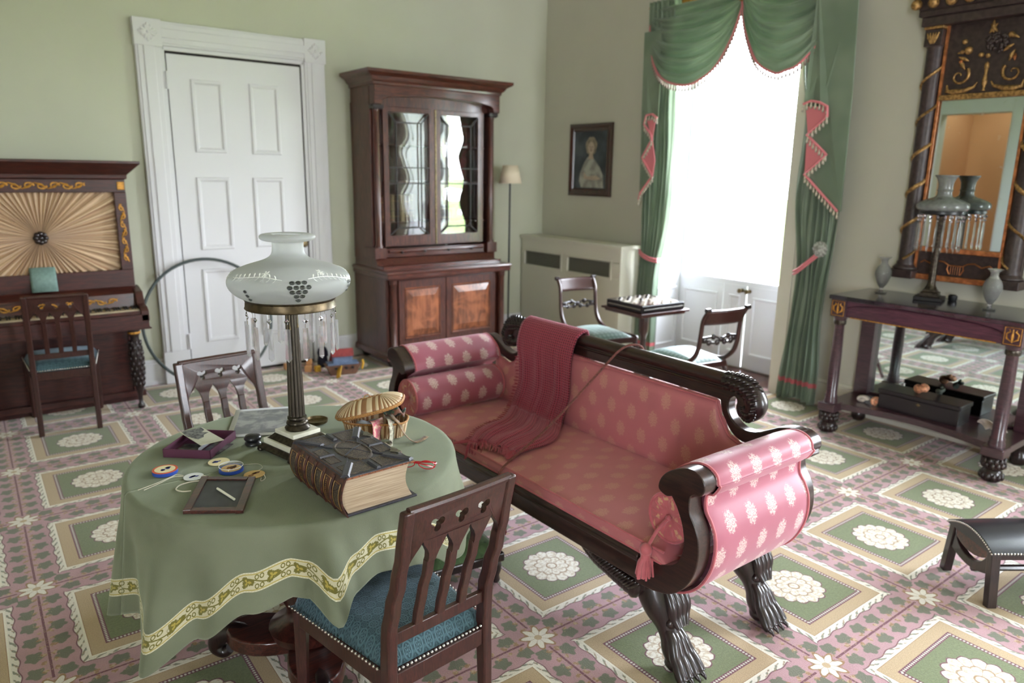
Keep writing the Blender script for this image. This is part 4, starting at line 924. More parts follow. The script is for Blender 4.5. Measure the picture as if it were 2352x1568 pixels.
mb = MB(); mb.M = Matrix.Translation((cxb, cyb, zc)) @ Matrix.Rotation(pi/4, 4, 'Z'); 
for k in range(4): mb.M = Matrix.Translation((cxb, cyb, zc)) @ Matrix.Rotation(k*pi/2+.6, 4, 'Z'); mb.add([(0, -.006, .0035), (.052, -.002, .001), (.058, 0, .001), (.052, .002, .001), (0, .006, .0035), (0, 0, .006)], [(0, 1, 5), (1, 2, 5), (2, 3, 5), (3, 4, 5)])
mb.build('embossed_star', 'bookleather', fb, 0)
for (x0, y0, x1, y1) in ((.016, .012, bw*.44, .078), (bw*.56, .012, bw-.014, .078), (.016, bl-.078, bw*.44, bl-.012), (bw*.56, bl-.078, bw-.014, bl-.012), (.012, .10, .046, bl-.10), (bw-.046, .10, bw-.012, bl-.10)):
    mb = MB(); rings(mb, [(x0, x1, y0, y1, 0), (x0+.002, x1-.002, y0+.002, y1-.002, .0014), (x0+.005, x1-.005, y0+.005, y1-.005, .0006)], lambda x, z, d: (x, z, zc+d)); mb.build('tooled_field', 'tooled', fb, 0)
for yy in (bl*.27, bl*.76):
    mb = MB(); mb.prism([(0, -.018), (-.010, -.022), (-.016, -.010), (-.024, 0), (-.016, .010), (-.010, .022), (0, .018)], zc+.001, zc+.003, lambda u, v, w: (bw+.001+u, yy+v, w)); mb.tube([(bw+.002, yy-.015, zc-.002), (bw+.002, yy+.015, zc-.002)], .003, 8); cl = mb.build('clasp_plate', 'silver', fb, 30)
    mb = MB(); mb.prism([(0, -.007), (.008, -.009), (.02, -.006), (.034, -.009), (.048, -.005), (.054, 0), (.048, .005), (.034, .009), (.02, .006), (.008, .009), (0, .007)], 0, .002, lambda u, v, w: (bw+.001+.004*sin(u*50)+w, yy+v, zc-.004-u)); mb.build('clasp_strap', 'bronze', fb, 30)
# ---- sewing basket
def wicker(vert=True):
    t = NT('split_wicker'); tcn = t.n('ShaderNodeTexCoord'); s_ = t.n('ShaderNodeSeparateXYZ'); t.nt.links.new(tcn.outputs['UV'], s_.inputs[0]); u, v = X(t, s_.outputs[0]), X(t, s_.outputs[1])
    k = (u*6.2832).sin(); w_ = (v*6.2832).sin()
    t.bsdf(t.mix(t.ss(k, -.3, .3), srgb(150, 108, 74), srgb(214, 192, 158)), .55, normal=t.bump(k.abs()+w_*.2, .6, .002)); return t.mat
MAT['wicker'] = wicker(); MAT['braid'] = simple('braided_straw', srgb(170, 122, 72), .6, var=.35, vs=300, bump=.8, bs=400)
BA = thing('sewing_basket', 'oval woven straw sewing basket with its lid tipped open', 'basket', (1.025, 2.055, ZT), radians(-36))
def sup(a, rx, ry, e=2.9): c_, s_ = cos(a), sin(a); return (rx*abs(c_)**(2/e)*(1 if c_ >= 0 else -1), ry*abs(s_)**(2/e)*(1 if s_ >= 0 else -1))
RX, RY, HB = .104, .062, .050
mb = MB(); mb.grid(lambda u, v: (*[q*(.90+.10*v)*(1+.012*(1 if sin(2*pi*u*44) > 0 else -1)) for q in sup(2*pi*u, RX, RY)], HB*v), 176, 4, lambda u, v: (u*44, v*3), closeu=True); mb.prism([sup(2*pi*k/40, RX*.9, RY*.9) for k in range(40)], 0, .003); mb.build('body', 'wicker', BA, 30, solid=.002)
mb = MB(); mb.tube([(*sup(2*pi*k/60, RX*1.01, RY*1.01), HB) for k in range(60)], .0035, 6, closed=True); mb.build('rim_braid', 'braid', BA)
LM = Matrix.Translation((-.012, .004, HB+.006)) @ Matrix.Translation((-RX, 0, 0)) @ Matrix.Rotation(radians(-15), 4, 'Y') @ Matrix.Rotation(radians(4), 4, 'X') @ Matrix.Translation((RX, 0, 0))
mb = MB(); mb.M = LM
def lidf(u, v):
    a = 2*pi*u; x, y = sup(a, RX*1.06, RY*1.10); sp__ = .045*(1 if x > 0 else -1)*min(1, abs(x)/.05); k = 1-v; xx = x*k+sp__*(1-k)*1.0; yy = y*k; return (xx, yy, .012+.026*sin(pi/2*v)**.8+(.0010 if sin(2*pi*u*40) > 0 else -.0010)*(1-v))
mb.grid(lidf, 160, 8, lambda u, v: (u*40, v*2), closeu=True); ld = mb.build('lid', 'wicker', BA, 30, solid=.002)
mb = MB(); mb.M = LM; mb.tube([(*sup(2*pi*k/60, RX*1.07, RY*1.11), .008) for k in range(60)], .0060, 6, closed=True); mb.build('rim_braid', 'braid', ld)
mb = MB(); mb.M = LM; mb.tube([(-.05+.1*k/10, .002*sin(k*2), .038) for k in range(11)], .0022, 6); mb.tube([(-.012, 0, .040), (-.005, 0, .050), (.006, 0, .050), (.012, 0, .040)], .0016, 6); mb.build('ridge_knot', 'braid', ld)
def printed(name, base, a, b, sc_=90):
    t = NT(name); P, x, y, z = t.coord(); n = t.noise(P, sc_, 3); n2 = t.voro(P, sc_*1.1)
    t.bsdf(t.mix(t.ss(n2, .22, .3, 1, 0), t.mix(t.ss(n, .5, .56), base, a), b), .7, sheen=.2); return t.mat
MAT['pinkrib'] = printed('pink_brocade_ribbon', srgb(212, 112, 132), srgb(226, 190, 172), srgb(222, 170, 160)); MAT['florib'] = printed('floral_ribbon', srgb(200, 196, 178), srgb(160, 160, 140), srgb(128, 44, 78), 110)
MAT['brownrib'] = printed('brown_tapestry_ribbon', srgb(104, 84, 56), srgb(142, 112, 78), srgb(90, 44, 40)); MAT['greencloth'] = printed('dark_green_scrap', srgb(46, 66, 52), srgb(120, 78, 60), srgb(70, 90, 66), 40); MAT['scrap'] = simple('pale_blue_scrap', srgb(170, 178, 184), .8)
def ribbon(name, label, pts, w, mat, side=None, cat='ribbon', group='ribbons from the basket'):
    P_ = [Vector(p) for p in spline(pts, 8)]; vs, fs, uv = [], [], []
    for i, p in enumerate(P_):
        t_ = (P_[min(i+1, len(P_)-1)]-P_[max(i-1, 0)]).normalized(); s = Vector(side[0]).lerp(Vector(side[1]), i/(len(P_)-1)); s = (s-t_*s.dot(t_)).normalized()*w/2
        vs += [p-s, p+s]; uv += [(0, i*.01), (w, i*.01)]
    for i in range(len(P_)-1): fs.append((2*i, 2*i+1, 2*i+3, 2*i+2))
    m_ = MB(); c0 = Vector(pts[0]); m_.add([v-c0 for v in vs], fs, uv); o = m_.build(name, mat, None, 80, solid=.0007); o.location = c0; return tag(o, label, cat, group) if label else o
ribbon('ribbon', 'wide pink brocade ribbon hanging over the basket front', [(1.015, 2.035, .792), (1.004, 2.010, .797), (.992, 1.985, .790), (.984, 1.970, .768), (.982, 1.962, .745), (.978, 1.945, .7405)], .044, 'pinkrib', ((1, .65, 0), (1, .8, 0)))
ribbon('ribbon', 'pale floral ribbon hanging beside the pink one', [(1.058, 2.030, .800), (1.044, 1.990, .803), (1.034, 1.966, .790), (1.028, 1.952, .765), (1.016, 1.940, .742), (1.000, 1.930, .7405)], .028, 'florib', ((1, .6, 0), (1, .8, 0)))
ribbon('ribbon', 'long curling brown ribbon trailing off to the right of the basket', [(1.060, 2.03, .806), (1.050, 1.985, .806), (1.062, 1.965, .790), (1.066, 1.945, .765), (1.074, 1.92, .748), (1.088, 1.905, .7405), (1.115, 1.912, .7405), (1.140, 1.925, .742)], .018, 'brownrib', ((1, .4, 0), (-.4, 1, 0)))
o = MB(); o.grid(lambda u, v: (-.05+.09*u, -.03+.06*v, .018*sin(3*u)*sin(4*v)+.012*sin(9*u+5*v)), 10, 8); o = o.build('cloth_scrap', 'greencloth', None, 80, solid=.004); o.location = (1.075, 2.035, .806); o.rotation_euler = (0, .10, -.63); tag(o, 'dark green fabric scrap bulging from under the basket lid', 'cloth', 'fabric scraps in the basket')
o = MB(); o.grid(lambda u, v: (-.03+.06*u, -.02+.04*v, .01*sin(5*u)*sin(4*v)), 8, 6); o = o.build('cloth_scrap', 'scrap', None, 80, solid=.003); o.location = (.985, 2.048, .783); o.rotation_euler = (0, 0, -.6); tag(o, 'pale blue fabric scrap inside the basket', 'cloth', 'fabric scraps in the basket')
# ---- slate and pencil
SLt = [Vector((.366, 1.808, 0)), Vector((.489, 1.726, 0)), Vector((.582, 1.912, 0)), Vector((.461, 1.998, 0))]
sl = thing('writing_slate', 'small dark school slate in a brown wooden frame on the green cloth', 'slate', (.4745, 1.861, ZT))
L_ = [v-Vector((.4745, 1.861, 0)) for v in SLt]; wd = .019
for i in range(4):
    p, q = L_[i], L_[(i+1) % 4]; d = (q-p).normalized(); s = Vector((-d.y, d.x, 0))*wd/2; a = p+s; b = q+s
    if i % 2 == 0: a += d*wd; b -= d*wd
    mb = MB(); mb.obox((a.x, a.y, .0055), (b.x, b.y, .0055), wd, .0095 if i % 2 == 0 else .0105); mb.build('frame_bar', 'mahog_x', sl, 0, bevel=.001)
MAT['slate'] = simple('grey_slate', srgb(74, 76, 78), .6, var=.1, vs=20)
mb = MB(); mb.prism([(v.x*.9, v.y*.93) for v in L_], .002, .006); mb.build('slate_panel', 'slate', sl, 0)
mb = MB(); mb.tube([(0, 0, 0), (.016, -.092, 0)], .0034, 10); o = mb.build('slate_pencil', 'marble'); o.location = (.474, 1.893, ZT+.0096); tag(o, 'short pale slate pencil lying on the slate', 'pencil')
# ---- purple box of photographs
MAT['plum'] = simple('plum_card', srgb(88, 42, 66), .6)
bc = [Vector((.413, 2.231, 0)), Vector((.523, 2.136, 0)), Vector((.637, 2.268, 0)), Vector((.527, 2.363, 0))]; ctr = sum(bc, Vector())/4
bx = thing('card_box', 'shallow open plum coloured box holding old photographs', 'box', (ctr.x, ctr.y, ZT)); bl_ = [v-ctr for v in bc]
mb = MB(); mb.prism([(v.x, v.y) for v in bl_], 0, .002); mb.build('floor_panel', 'plum', bx, 0)
for i in range(4):
    p, q = bl_[i], bl_[(i+1) % 4]; d = (q-p).normalized(); s = Vector((-d.y, d.x, 0))*.0015; mb = MB(); a = p+s; b = q+s
    mb.obox((a.x, a.y, .0135), (b.x, b.y, .0135), .003, .025); mb.build('side', 'plum', bx, 0)
def photo_mat(name, bg, fg, sc_, border=None):
    t = NT(name); P, x, y, z = t.coord(); n = t.noise(P, sc_, 4, .6, .5); t.bsdf(t.mix(t.ss(n, .42, .6), bg, fg), .5, coat=.2); return t.mat
MAT['ph_dark'] = photo_mat('dark_photograph', srgb(38, 36, 36), srgb(92, 92, 88), 30); MAT['ph_light'] = photo_mat('faded_photograph', srgb(196, 196, 176), srgb(188, 188, 168), 20)
MAT['ph_fig'] = photo_mat('photograph_figures', srgb(40, 40, 46), srgb(120, 122, 118), 80); MAT['ph_grey'] = photo_mat('grey_print', srgb(112, 114, 120), srgb(156, 156, 158), 14)
def card(name, c, dims, rz, rx, ry, mat, label, group='photographs in the plum box'):
    m_ = MB(); m_.cbox((0, 0, 0), (*dims, .0016)); o = m_.build(name, mat, None, 0); o.location = c; o.rotation_euler = (rx, ry, rz); return tag(o, label, 'photograph', group)
rzb = atan2(.132, .114)
card('old_photograph', (.483, 2.240, ZT+.0045), (.098, .060), rzb+.02, 0, 0, 'ph_dark', 'dark old photograph lying flat in the left of the box')
card('old_photograph', (.560, 2.205, ZT+.0042), (.085, .062), rzb-.1, 0, 0, 'ph_dark', 'dark old photograph flat in the right of the box')
o = card('old_photograph', (.533, 2.268, ZT+.0300), (.182, .070), radians(-84.5), radians(0), radians(-3), 'ph_light', 'cream stereo photograph leaning across the top of the plum box')
m_ = MB(); m_.prism([(-.088, -.030), (-.03, -.035), (.0, -.028), (.03, -.02), (.02, 0), (-.005, .01), (-.02, .03), (-.035, .014), (-.055, .03), (-.088, .032)], .0009, .0012); m_.build('print_figures', 'ph_fig', o, 0)
m_ = MB(); m_.add([(-.03, 0, 0), (.05, 0, 0), (.05, 0, .02), (-.03, .004, .016)], [(0, 1, 2, 3)]); o = m_.build('folded_paper', 'paper', None, 0, solid=.0006); o.location = (.520, 2.215, ZT+.006); o.rotation_euler = (.5, 0, rzb); tag(o, 'folded white slip standing between the photographs in the box', 'paper')
# ---- large print
pr4 = [Vector((.612, 2.290, 0)), Vector((.800, 2.205, 0)), Vector((.912, 2.470, 0)), Vector((.722, 2.545, 0))]; ctr = sum(pr4, Vector())/4
m_ = MB(); q = [v-ctr for v in pr4]; m_.grid(lambda u, v: tuple((q[0].lerp(q[1], u)).lerp(q[3].lerp(q[2], u), v)+Vector((0, 0, .006*max(0, v-.75)**1.5*2))), 8, 10); pt_ = m_.build('print_sheet', 'paper', None, 60, solid=.0005); pt_.location = (ctr.x, ctr.y, ZT+.001); tag(pt_, 'large grey print with a white margin, flat behind the lamp', 'print')
m_ = MB(); q2 = [v*.84 for v in q]; m_.grid(lambda u, v: tuple((q2[0].lerp(q2[1], u)).lerp(q2[3].lerp(q2[2], u), v)+Vector((0, 0, .0010+.006*max(0, (.92*v+.04)-.75)**1.5*2))), 8, 10); m_.build('printed_image', 'ph_grey', pt_, 60)
# ---- dark round box, dish
rb = thing('round_box', 'small black waisted round box beside the lamp foot', 'box', (.664, 2.184, ZT)); m_ = MB(); m_.lathe([(.022, 0), (.025, .004), (.024, .008), (.016, .014)], 28); m_.build('lower_half', 'leather', rb, 40)
m_ = MB(); m_.lathe([(.016, .014), (.025, .017), (.027, .022), (.022, .030), (.012, .034), (0, .035)], 28); m_.build('lid', 'leather', rb, 60)
m_ = MB(); m_.lathe([(0, .002), (.030, .002), (.035, .005), (.037, .013), (.039, .013), (.037, .003), (.030, 0), (0, 0)], 32); o = m_.build('brass_dish', 'brass', None, 40); o.location = (.905, 2.262, ZT); tag(o, 'small round brass dish behind the lamp base', 'dish')
# ---- picture discs on strings
MAT['blue'] = simple('blue_card', srgb(40, 74, 166), .5); MAT['orangered'] = simple('orange_red_card', srgb(206, 92, 66), .55); MAT['creamc'] = simple('cream_card', srgb(226, 214, 172), .6); MAT['tanc'] = simple('tan_card', srgb(206, 172, 116), .6)
MAT['bluefig'] = simple('blue_printed_figure', srgb(58, 66, 128), .6, var=.5, vs=300); MAT['brownfig'] = simple('brown_printed_figure', srgb(128, 84, 56), .6, var=.4, vs=300); MAT['whitec'] = simple('white_card', srgb(222, 226, 228), .6)
def blob(m_, seed, r, z, n=5):
    rnd = random.Random(seed)
    for k in range(n):
        x, y, s = (rnd.random()-.5)*r*1.1, (rnd.random()-.5)*r*.6, r*(.18+.2*rnd.random()); m_.prism([(x+s*cos(a)*(1+.3*sin(3*a+k)), y+s*.7*sin(a)) for a in [2*pi*i/12 for i in range(12)]], z, z+.0004)
dA = thing('toy_disc_box', 'blue sided round card box with an orange rim and blue figures', 'toy', (.391, 2.106, ZT), .2, 'optical toy discs'); m_ = MB(); m_.lathe([(.0335, 0), (.0335, .010), (0, .010)], 36); m_.build('body', 'blue', dA, 30)
m_ = MB(); m_.lathe([(.0335, .010), (.0335, .0112), (0, .0112)], 36); m_.build('rim', 'orangered', dA, 30); m_ = MB(); m_.lathe([(.0272, .0112), (.0272, .0116), (0, .0116)], 36); f_ = m_.build('picture_face', 'creamc', dA, 30); m_ = MB(); blob(m_, 4, .022, .0117, 7); m_.build('printed_figure', 'bluefig', f_, 0)
dB = thing('toy_disc_box', 'blue round box with a clear lid over a tan picture', 'toy', (.546, 2.014, ZT), 1.0, 'optical toy discs'); m_ = MB(); m_.lathe([(.0335, 0), (.0335, .008), (0, .008)], 36); m_.build('body', 'blue', dB, 30)
m_ = MB(); m_.lathe([(.0275, .008), (.0275, .0086), (0, .0086)], 36); f_ = m_.build('picture_face', 'tanc', dB, 30); m_ = MB(); blob(m_, 9, .026, .0087, 7); m_.build('printed_figure', 'brownfig', f_, 0)
m_ = MB(); lathe_open(m_, [(.0325, .008), (.0328, .016), (.0315, .017), (0.0001, .0172)], 36); m_.build('clear_lid', 'pane', dB, 60); m_ = MB(); m_.tube([(.0326*cos(2*pi*k/36), .0326*sin(2*pi*k/36), .0165) for k in range(36)], .0009, 5, closed=True); m_.build('lid_rim', 'whitec', dB)
def disc(c, r, mat, figmat, seed, label):
    t_ = thing('picture_disc', label, 'toy', (c[0], c[1], ZT), .3, 'optical toy discs'); m_ = MB(); m_.lathe([(r, 0), (r, .0015), (0, .0015)], 32); m_.build('disc', mat, t_, 30); m_ = MB(); blob(m_, seed, r*.8, .0016, 4); m_.build('printed_figure', figmat, t_, 0); return t_
disc((.536, 2.100), .030, 'creamc', 'bluefig', 3, 'cream picture disc half under the blue clear lidded box'); disc((.590, 1.949), .0285, 'tanc', 'brownfig', 5, 'tan picture disc near the spine of the big book'); tg = disc((.448, 2.031), .0265, 'whitec', 'bluefig', 11, 'white picture disc threaded on white string')
def string(pts, label, r=.0011):
    m_ = MB(); c0 = Vector(pts[0]); m_.tube([Vector(p)-c0 for p in spline(pts, 8)], r, 6); o = m_.build('string', 'string'); o.location = c0; return tag(o, label, 'string', 'strings of the toy discs')
z_ = ZT+.001
string([(.426, 2.052, z_+.001), (.412, 2.072, z_), (.395, 2.063, z_), (.350, 2.040, z_), (.305, 2.024, z_)], 'white string running left from the white disc', .0012); string([(.425, 2.047, z_+.001), (.400, 2.060, z_), (.36, 2.036, z_), (.318, 2.014, z_)], 'second strand of white string left of the white disc', .0012)
string([(.470, 2.022, z_+.002), (.478, 2.012, z_), (.478, 2.006, z_)], 'short white string end right of the white disc'); string([(.455, 1.992, z_), (.43, 1.998, z_), (.402, 1.992, z_), (.388, 1.970, z_), (.398, 1.947, z_), (.418, 1.938, z_)], 'thick white string loop left of the slate', .0019)
string([(.612, 1.935, z_), (.606, 1.905, z_), (.590, 1.893, z_), (.598, 1.915, z_)], 'thin string curl at the slate corner'); string([(.600, 1.965, z_), (.625, 1.985, z_), (.622, 2.02, z_), (.585, 2.035, z_)], 'thin string arcing above the tan disc', .0006)
# ---- red spectacles
gs = thing('eyeglasses', 'bright red framed eyeglasses folded beside the book', 'glasses', (.985, 1.722, ZT), radians(-48))
for s in (-1, 1):
    m_ = MB(); m_.tube([(s*.031+.023*cos(a)*(1+.08*cos(2*a)), .0, .0145+.0125*sin(a)) for a in [2*pi*k/28 for k in range(28)]], .0014, 6, closed=True); rm = m_.build('rim', 'red', gs); m_ = MB(); m_.prism([(s*.031+.022*cos(a), .0145+.0115*sin(a)) for a in [2*pi*k/20 for k in range(20)]], -.0004, .0004, lambda u, v, w: (u, w, v)); m_.build('lens', 'pane', rm, 30)
    m_ = MB(); m_.tube([(s*.055, .0, .020), (s*.058, .006, .020)]+([(.052, .016, .018), (-.01, .020, .012), (-.045, .024, .002)] if s > 0 else [(-.052, .012, .018), (.01, .014, .010), (.048, .018, .002)]), .0016, 6, flat=1.6); m_.build('temple', 'red', gs)
m_ = MB(); m_.tube([(-.010, 0, .018), (0, -.001, .021), (.010, 0, .018)], .0015, 6); m_.build('bridge', 'red', gs)
# ---- footstool beside the sofa
fs_ = thing('footstool', 'low wooden footstool with green top between table and sofa', 'footstool', (1.42, 2.17, 0), radians(-8)); m_ = MB(); m_.grid(lambda u, v: (-.15+.30*u, -.10+.20*v, .13+.035*min(1, min(u, 1-u)*8, min(v, 1-v)*8)+.012*sin(pi*u)*sin(pi*v)), 16, 12); MAT['greenfelt'] = printed('green_needlework', srgb(70, 96, 62), srgb(80, 108, 70), srgb(52, 78, 52), 30); m_.build('cushion', 'greenfelt', fs_, 60)
m_ = MB(); m_.box(-.155, .155, -.105, .105, .095, .132); m_.build('frame', 'carved', fs_, 0, bevel=.006)
for sx_ in (-1, 1):
    for sy_ in (-1, 1): m_ = MB(); m_.lathe([(.010, 0), (.016, .01), (.012, .03), (.02, .055), (.022, .08), (.016, .097)], 14, (sx_*.13, sy_*.08, 0)); m_.build('leg', 'carved', fs_)
# ================================================================== LEFT WALL FURNITURE
def cornice(m_, x0, x1, yf, yb_, L):     # L = [(projection, z)] mitred round front and sides
    vs, fs = [], []
    for p, z in L: vs += [(x0-p, yb_, z), (x0-p, yf-p, z), (x1+p, yf-p, z), (x1+p, yb_, z)]
    for i in range(len(L)-1):
        for j in range(3): fs.append((i*4+j, i*4+j+1, i*4+5+j, i*4+4+j))
        fs.append((i*4+3, i*4, i*4+4, i*4+7))
    e = len(L)*4-4; fs += [(3, 2, 1, 0), (e, e+1, e+2, e+3)]; m_.add(vs, fs)
def scroll_orn(m_, x0, x1, zc_, h, y, n, r=.004, vert=False):      # running gilt scrollwork
    for i in range(n):
        c_ = x0+(x1-x0)*(i+.5)/n; w = (x1-x0)/n/2; s = 1 if i % 2 else -1
        T = (lambda a, b: (zc_+b, y, a)) if vert else (lambda a, b: (a, y, zc_+b))
        P = [(c_+w*.9*(1-k/14)*cos(k*.55), s*h*.42*(1-k/16)*sin(k*.55)) for k in range(13)]
        m_.tube([T(a, b) for a, b in P], [r*(1-.04*k) for k in range(13)], 5)
        m_.tube([T(c_-w, -s*h*.35), T(c_, -s*h*.1), T(c_+w, s*h*.35)], [r*.5, r*1.3, r*.5], 5)
PN = thing('upright_piano', 'dark mahogany upright piano with a pleated silk sunburst front', 'piano', (.43, 5.5, 0))
x0, x1 = -.07, .928
def PB(nm, mat, f, sm=0, bevel=.003, par=None, **k):
    m_ = MB(); f(m_); o = m_.build(nm, mat, par or PN, sm, bevel=bevel, **k)
    if par is None or par is PN: o.location = (-.43, -5.5, 0)
    return o
PB('upper_case', 'piano', lambda m: (m.box(x0, x0+.05, 5.38, 5.715, .66, 1.50), m.box(x1-.05, x1, 5.38, 5.715, .66, 1.50), m.box(x0, x1, 5.42, 5.715, .66, 1.50), m.box(x0, x1, 5.372, 5.43, 1.418, 1.50), m.box(x0, x1, 5.372, 5.43, .80, .914)))
PB('side_stile', 'piano', lambda m: (m.box(.858, x1, 5.366, 5.43, .914, 1.418))); PB('side_stile', 'piano', lambda m: (m.box(x0, .0, 5.366, 5.43, .914, 1.418)))
PB('cornice', 'piano', lambda m: cornice(m, x0, x1, 5.37, 5.715, [(0, 1.50), (.012, 1.505), (.014, 1.53), (.03, 1.545), (.06, 1.575), (.075, 1.59), (.085, 1.60), (.085, 1.617), (0, 1.617)]), 20)
MAT['silk'] = simple('gathered_cream_silk', srgb(196, 166, 132), .5, sheen=.3, var=.2, vs=30)
def silkmat():
    t = NT('gathered_cream_silk'); P, x, y, z = t.coord(); a = (z-1.139).at2(x-.428); n = t.noise(t.vec(a*14., 0., 0.), 1.6, 4, .7)
    t.bsdf(t.mix(t.ss(n, .38, .62), srgb(146, 108, 78), srgb(222, 196, 162)), .45, sheen=.3, normal=t.bump(n, .4, .01)); return t.mat
MAT['silk'] = silkmat()
def silkf(u, v):
    a = 2*pi*u-pi; c_, s_ = cos(a), sin(a); X0, X1, Z0, Z1 = 0-.428, .858-.428, .914-1.139, 1.418-1.139
    tx = (X1 if c_ > 0 else X0)/c_ if abs(c_) > 1e-6 else 1e9; tz = (Z1 if s_ > 0 else Z0)/s_ if abs(s_) > 1e-6 else 1e9; R = min(tx, tz); q = .03+(R-.03)*v
    fold = .009*sin(u*2*pi*58+sin(u*37)*2)*(.4+.6*min(1, v*2.5)); return (.428+c_*q, 5.405+fold-.012*(1-v), 1.139+s_*q)
PB('silk_sunburst', 'silk', lambda m: m.grid(silkf, 580, 5, closeu=True), 70, 0)
PB('silk_rosette', 'carved', lambda m: [m.sphere((.428+.026*cos(k*pi/4)*(k < 8), 5.385, 1.139+.026*sin(k*pi/4)*(k < 8)), .017, 6) for k in range(9)], 60, 0)
PB('gilt_frieze', 'goldpaint', lambda m: scroll_orn(m, .16, .70, 1.460, .052, 5.370, 8, .0065), 60, 0)
PB('gilt_square', 'goldpaint', lambda m: m.box(.880, .922, 5.362, 5.368, 1.435, 1.485)); PB('gilt_side_panel', 'goldpaint', lambda m: scroll_orn(m, .965, 1.345, .893, .040, 5.364, 7, .0055, True), 60, 0)
PB('key_bed', 'piano', lambda m: (m.box(x0-.015, x1+.02, 5.13, 5.45, .555, .645), m.box(x0-.02, x1+.03, 5.12, 5.44, .548, .558)))
PB('end_cheek', 'piano', lambda m: m.prism([(5.13, .60), (5.13, .665), (5.17, .69), (5.24, .70), (5.28, .775), (5.40, .80), (5.44, .80), (5.44, .60)], .905, .952, lambda u, v, w: (w, u, v)))
PB('end_cheek', 'piano', lambda m: m.prism([(5.13, .60), (5.13, .665), (5.17, .69), (5.24, .70), (5.28, .775), (5.40, .80), (5.44, .80), (5.44, .60)], x0-.02, x0+.025, lambda u, v, w: (w, u, v)))
MAT['ivory'] = simple('ivory_keys', srgb(206, 190, 160), .35)
fb_ = PB('fallboard', 'mahog_x', lambda m: m.prism([(5.285, .668), (5.30, .765), (5.37, .80), (5.42, .80), (5.42, .668)], x0+.025, .905, lambda u, v, w: (w, u, v)))
PB('gilt_inlay', 'goldpaint', lambda m: scroll_orn(m, .02, .80, .722, .045, 5.288, 12, .0055), 60, 0)
kk = 62; kw = (.905-(x0+.03))/kk
stuff(PB('white_keys', 'ivory', lambda m: [m.box(x0+.03+i*kw+.0006, x0+.03+(i+1)*kw-.0006, 5.165, 5.285, .645, .672) for i in range(kk)], 0, 0))
stuff(PB('black_keys', 'black', lambda m: [m.box(x0+.03+(i+1)*kw-.003, x0+.03+(i+1)*kw+.003, 5.21, 5.285, .672, .684) for i in range(kk) if i % 7 not in (2, 6)], 0, 0))
PB('key_slip', 'mahog_x', lambda m: m.box(x0+.025, .905, 5.14, 5.163, .645, .668))
PB('lower_panel', 'piano', lambda m: (m.box(x0+.01, x1-.01, 5.41, 5.715, .06, .56), m.box(x0+.01, x0+.07, 5.395, 5.42, .06, .56), m.box(x1-.07, x1-.01, 5.395, 5.42, .06, .56)))
PB('plinth', 'piano', lambda m: (m.box(x0, x1, 5.36, 5.715, .035, .075), m.box(x0+.03, x1-.03, 5.40, 5.70, 0, .035)))
for x in (.862, -.005):
    def leg(m):
        m.lathe([(.016, 0), (.022, .006), (.022, .024), (.012, .040), (.014, .09), (.022, .13), (.034, .19), (.040, .28), (.041, .36), (.034, .44), (.026, .48), (.030, .50), (.036, .515), (.036, .548)], 24, (x, 5.20, 0))
        for i in range(9):
            z = .17+i*.035; r = cyc([(.13, .022), (.19, .034), (.28, .040), (.36, .041), (.44, .034), (.5, .028)], z)
            for k in range(8): a = k*pi/4+(i % 2)*pi/8; m.M = Matrix.Translation((x+r*cos(a), 5.20+r*sin(a), z)) @ Matrix.Rotation(a, 4, 'Z'); m.sphere((0, 0, 0), .011, 5, (.8, .9, 1.6))
        m.M = Matrix.Identity(4)
    PB('leg', 'carved', leg, 60, 0)
PB('gilt_collar', 'goldpaint', lambda m: m.lathe([(.037, .513), (.040, .520), (.037, .527)], 20, (.862, 5.2, 0)), 60, 0)
mb = MB(); mb.grid(lambda u, v: (-.070+.140*u, .012*abs(2*u-1)**2-.012, .155*v), 10, 1); o = mb.build('sheet_music', simple('teal_booklet_cover', srgb(116, 142, 136), .6, var=.1, vs=60), None, 60, solid=.003); o.location = (.412, 5.345, .806); o.rotation_euler = (radians(-14), 0, radians(-2)); tag(o, 'pale teal music booklet standing open on the piano', 'booklet')
# ---- secretary bookcase
BC = thing('secretary_bookcase', 'tall mahogany secretary bookcase with two glazed doors beside the white door', 'bookcase', (3.28, 5.45, 0))
def BB(nm, mat, f, sm=0, bevel=.003, par=None, **k):
    m_ = MB(); f(m_); o = m_.build(nm, mat, par or BC, sm, bevel=bevel, **k)
    if par is None: o.location = (-3.28, -5.45, 0)
    return o
bx0, bx1, YB = 2.69, 3.88, 5.715
BB('base_carcase', 'case', lambda m: (m.box(bx0, bx1, 5.16, YB, .085, .745)))
BB('plinth', 'case_x', lambda m: cornice(m, bx0, bx1, 5.13, YB, [(.012, .07), (.016, .075), (.016, .115), (.0, .13)]))
BB('desk_slab', 'case_x', lambda m: (cornice(m, bx0, bx1, 5.10, YB, [(-.002, .735), (.012, .742), (.014, .775), (.022, .785), (.020, .802), (-.002, .806)]),))
for x in (2.745, 3.825):
    BB('lower_column', 'case', lambda m: (m.lathe([(.034, .13), (.034, .145), (.028, .155), (.029, .40), (.025, .685), (.030, .69), (.034, .70), (.032, .715), (.036, .735)], 24, (x, 5.135, 0)),), 50, 0)
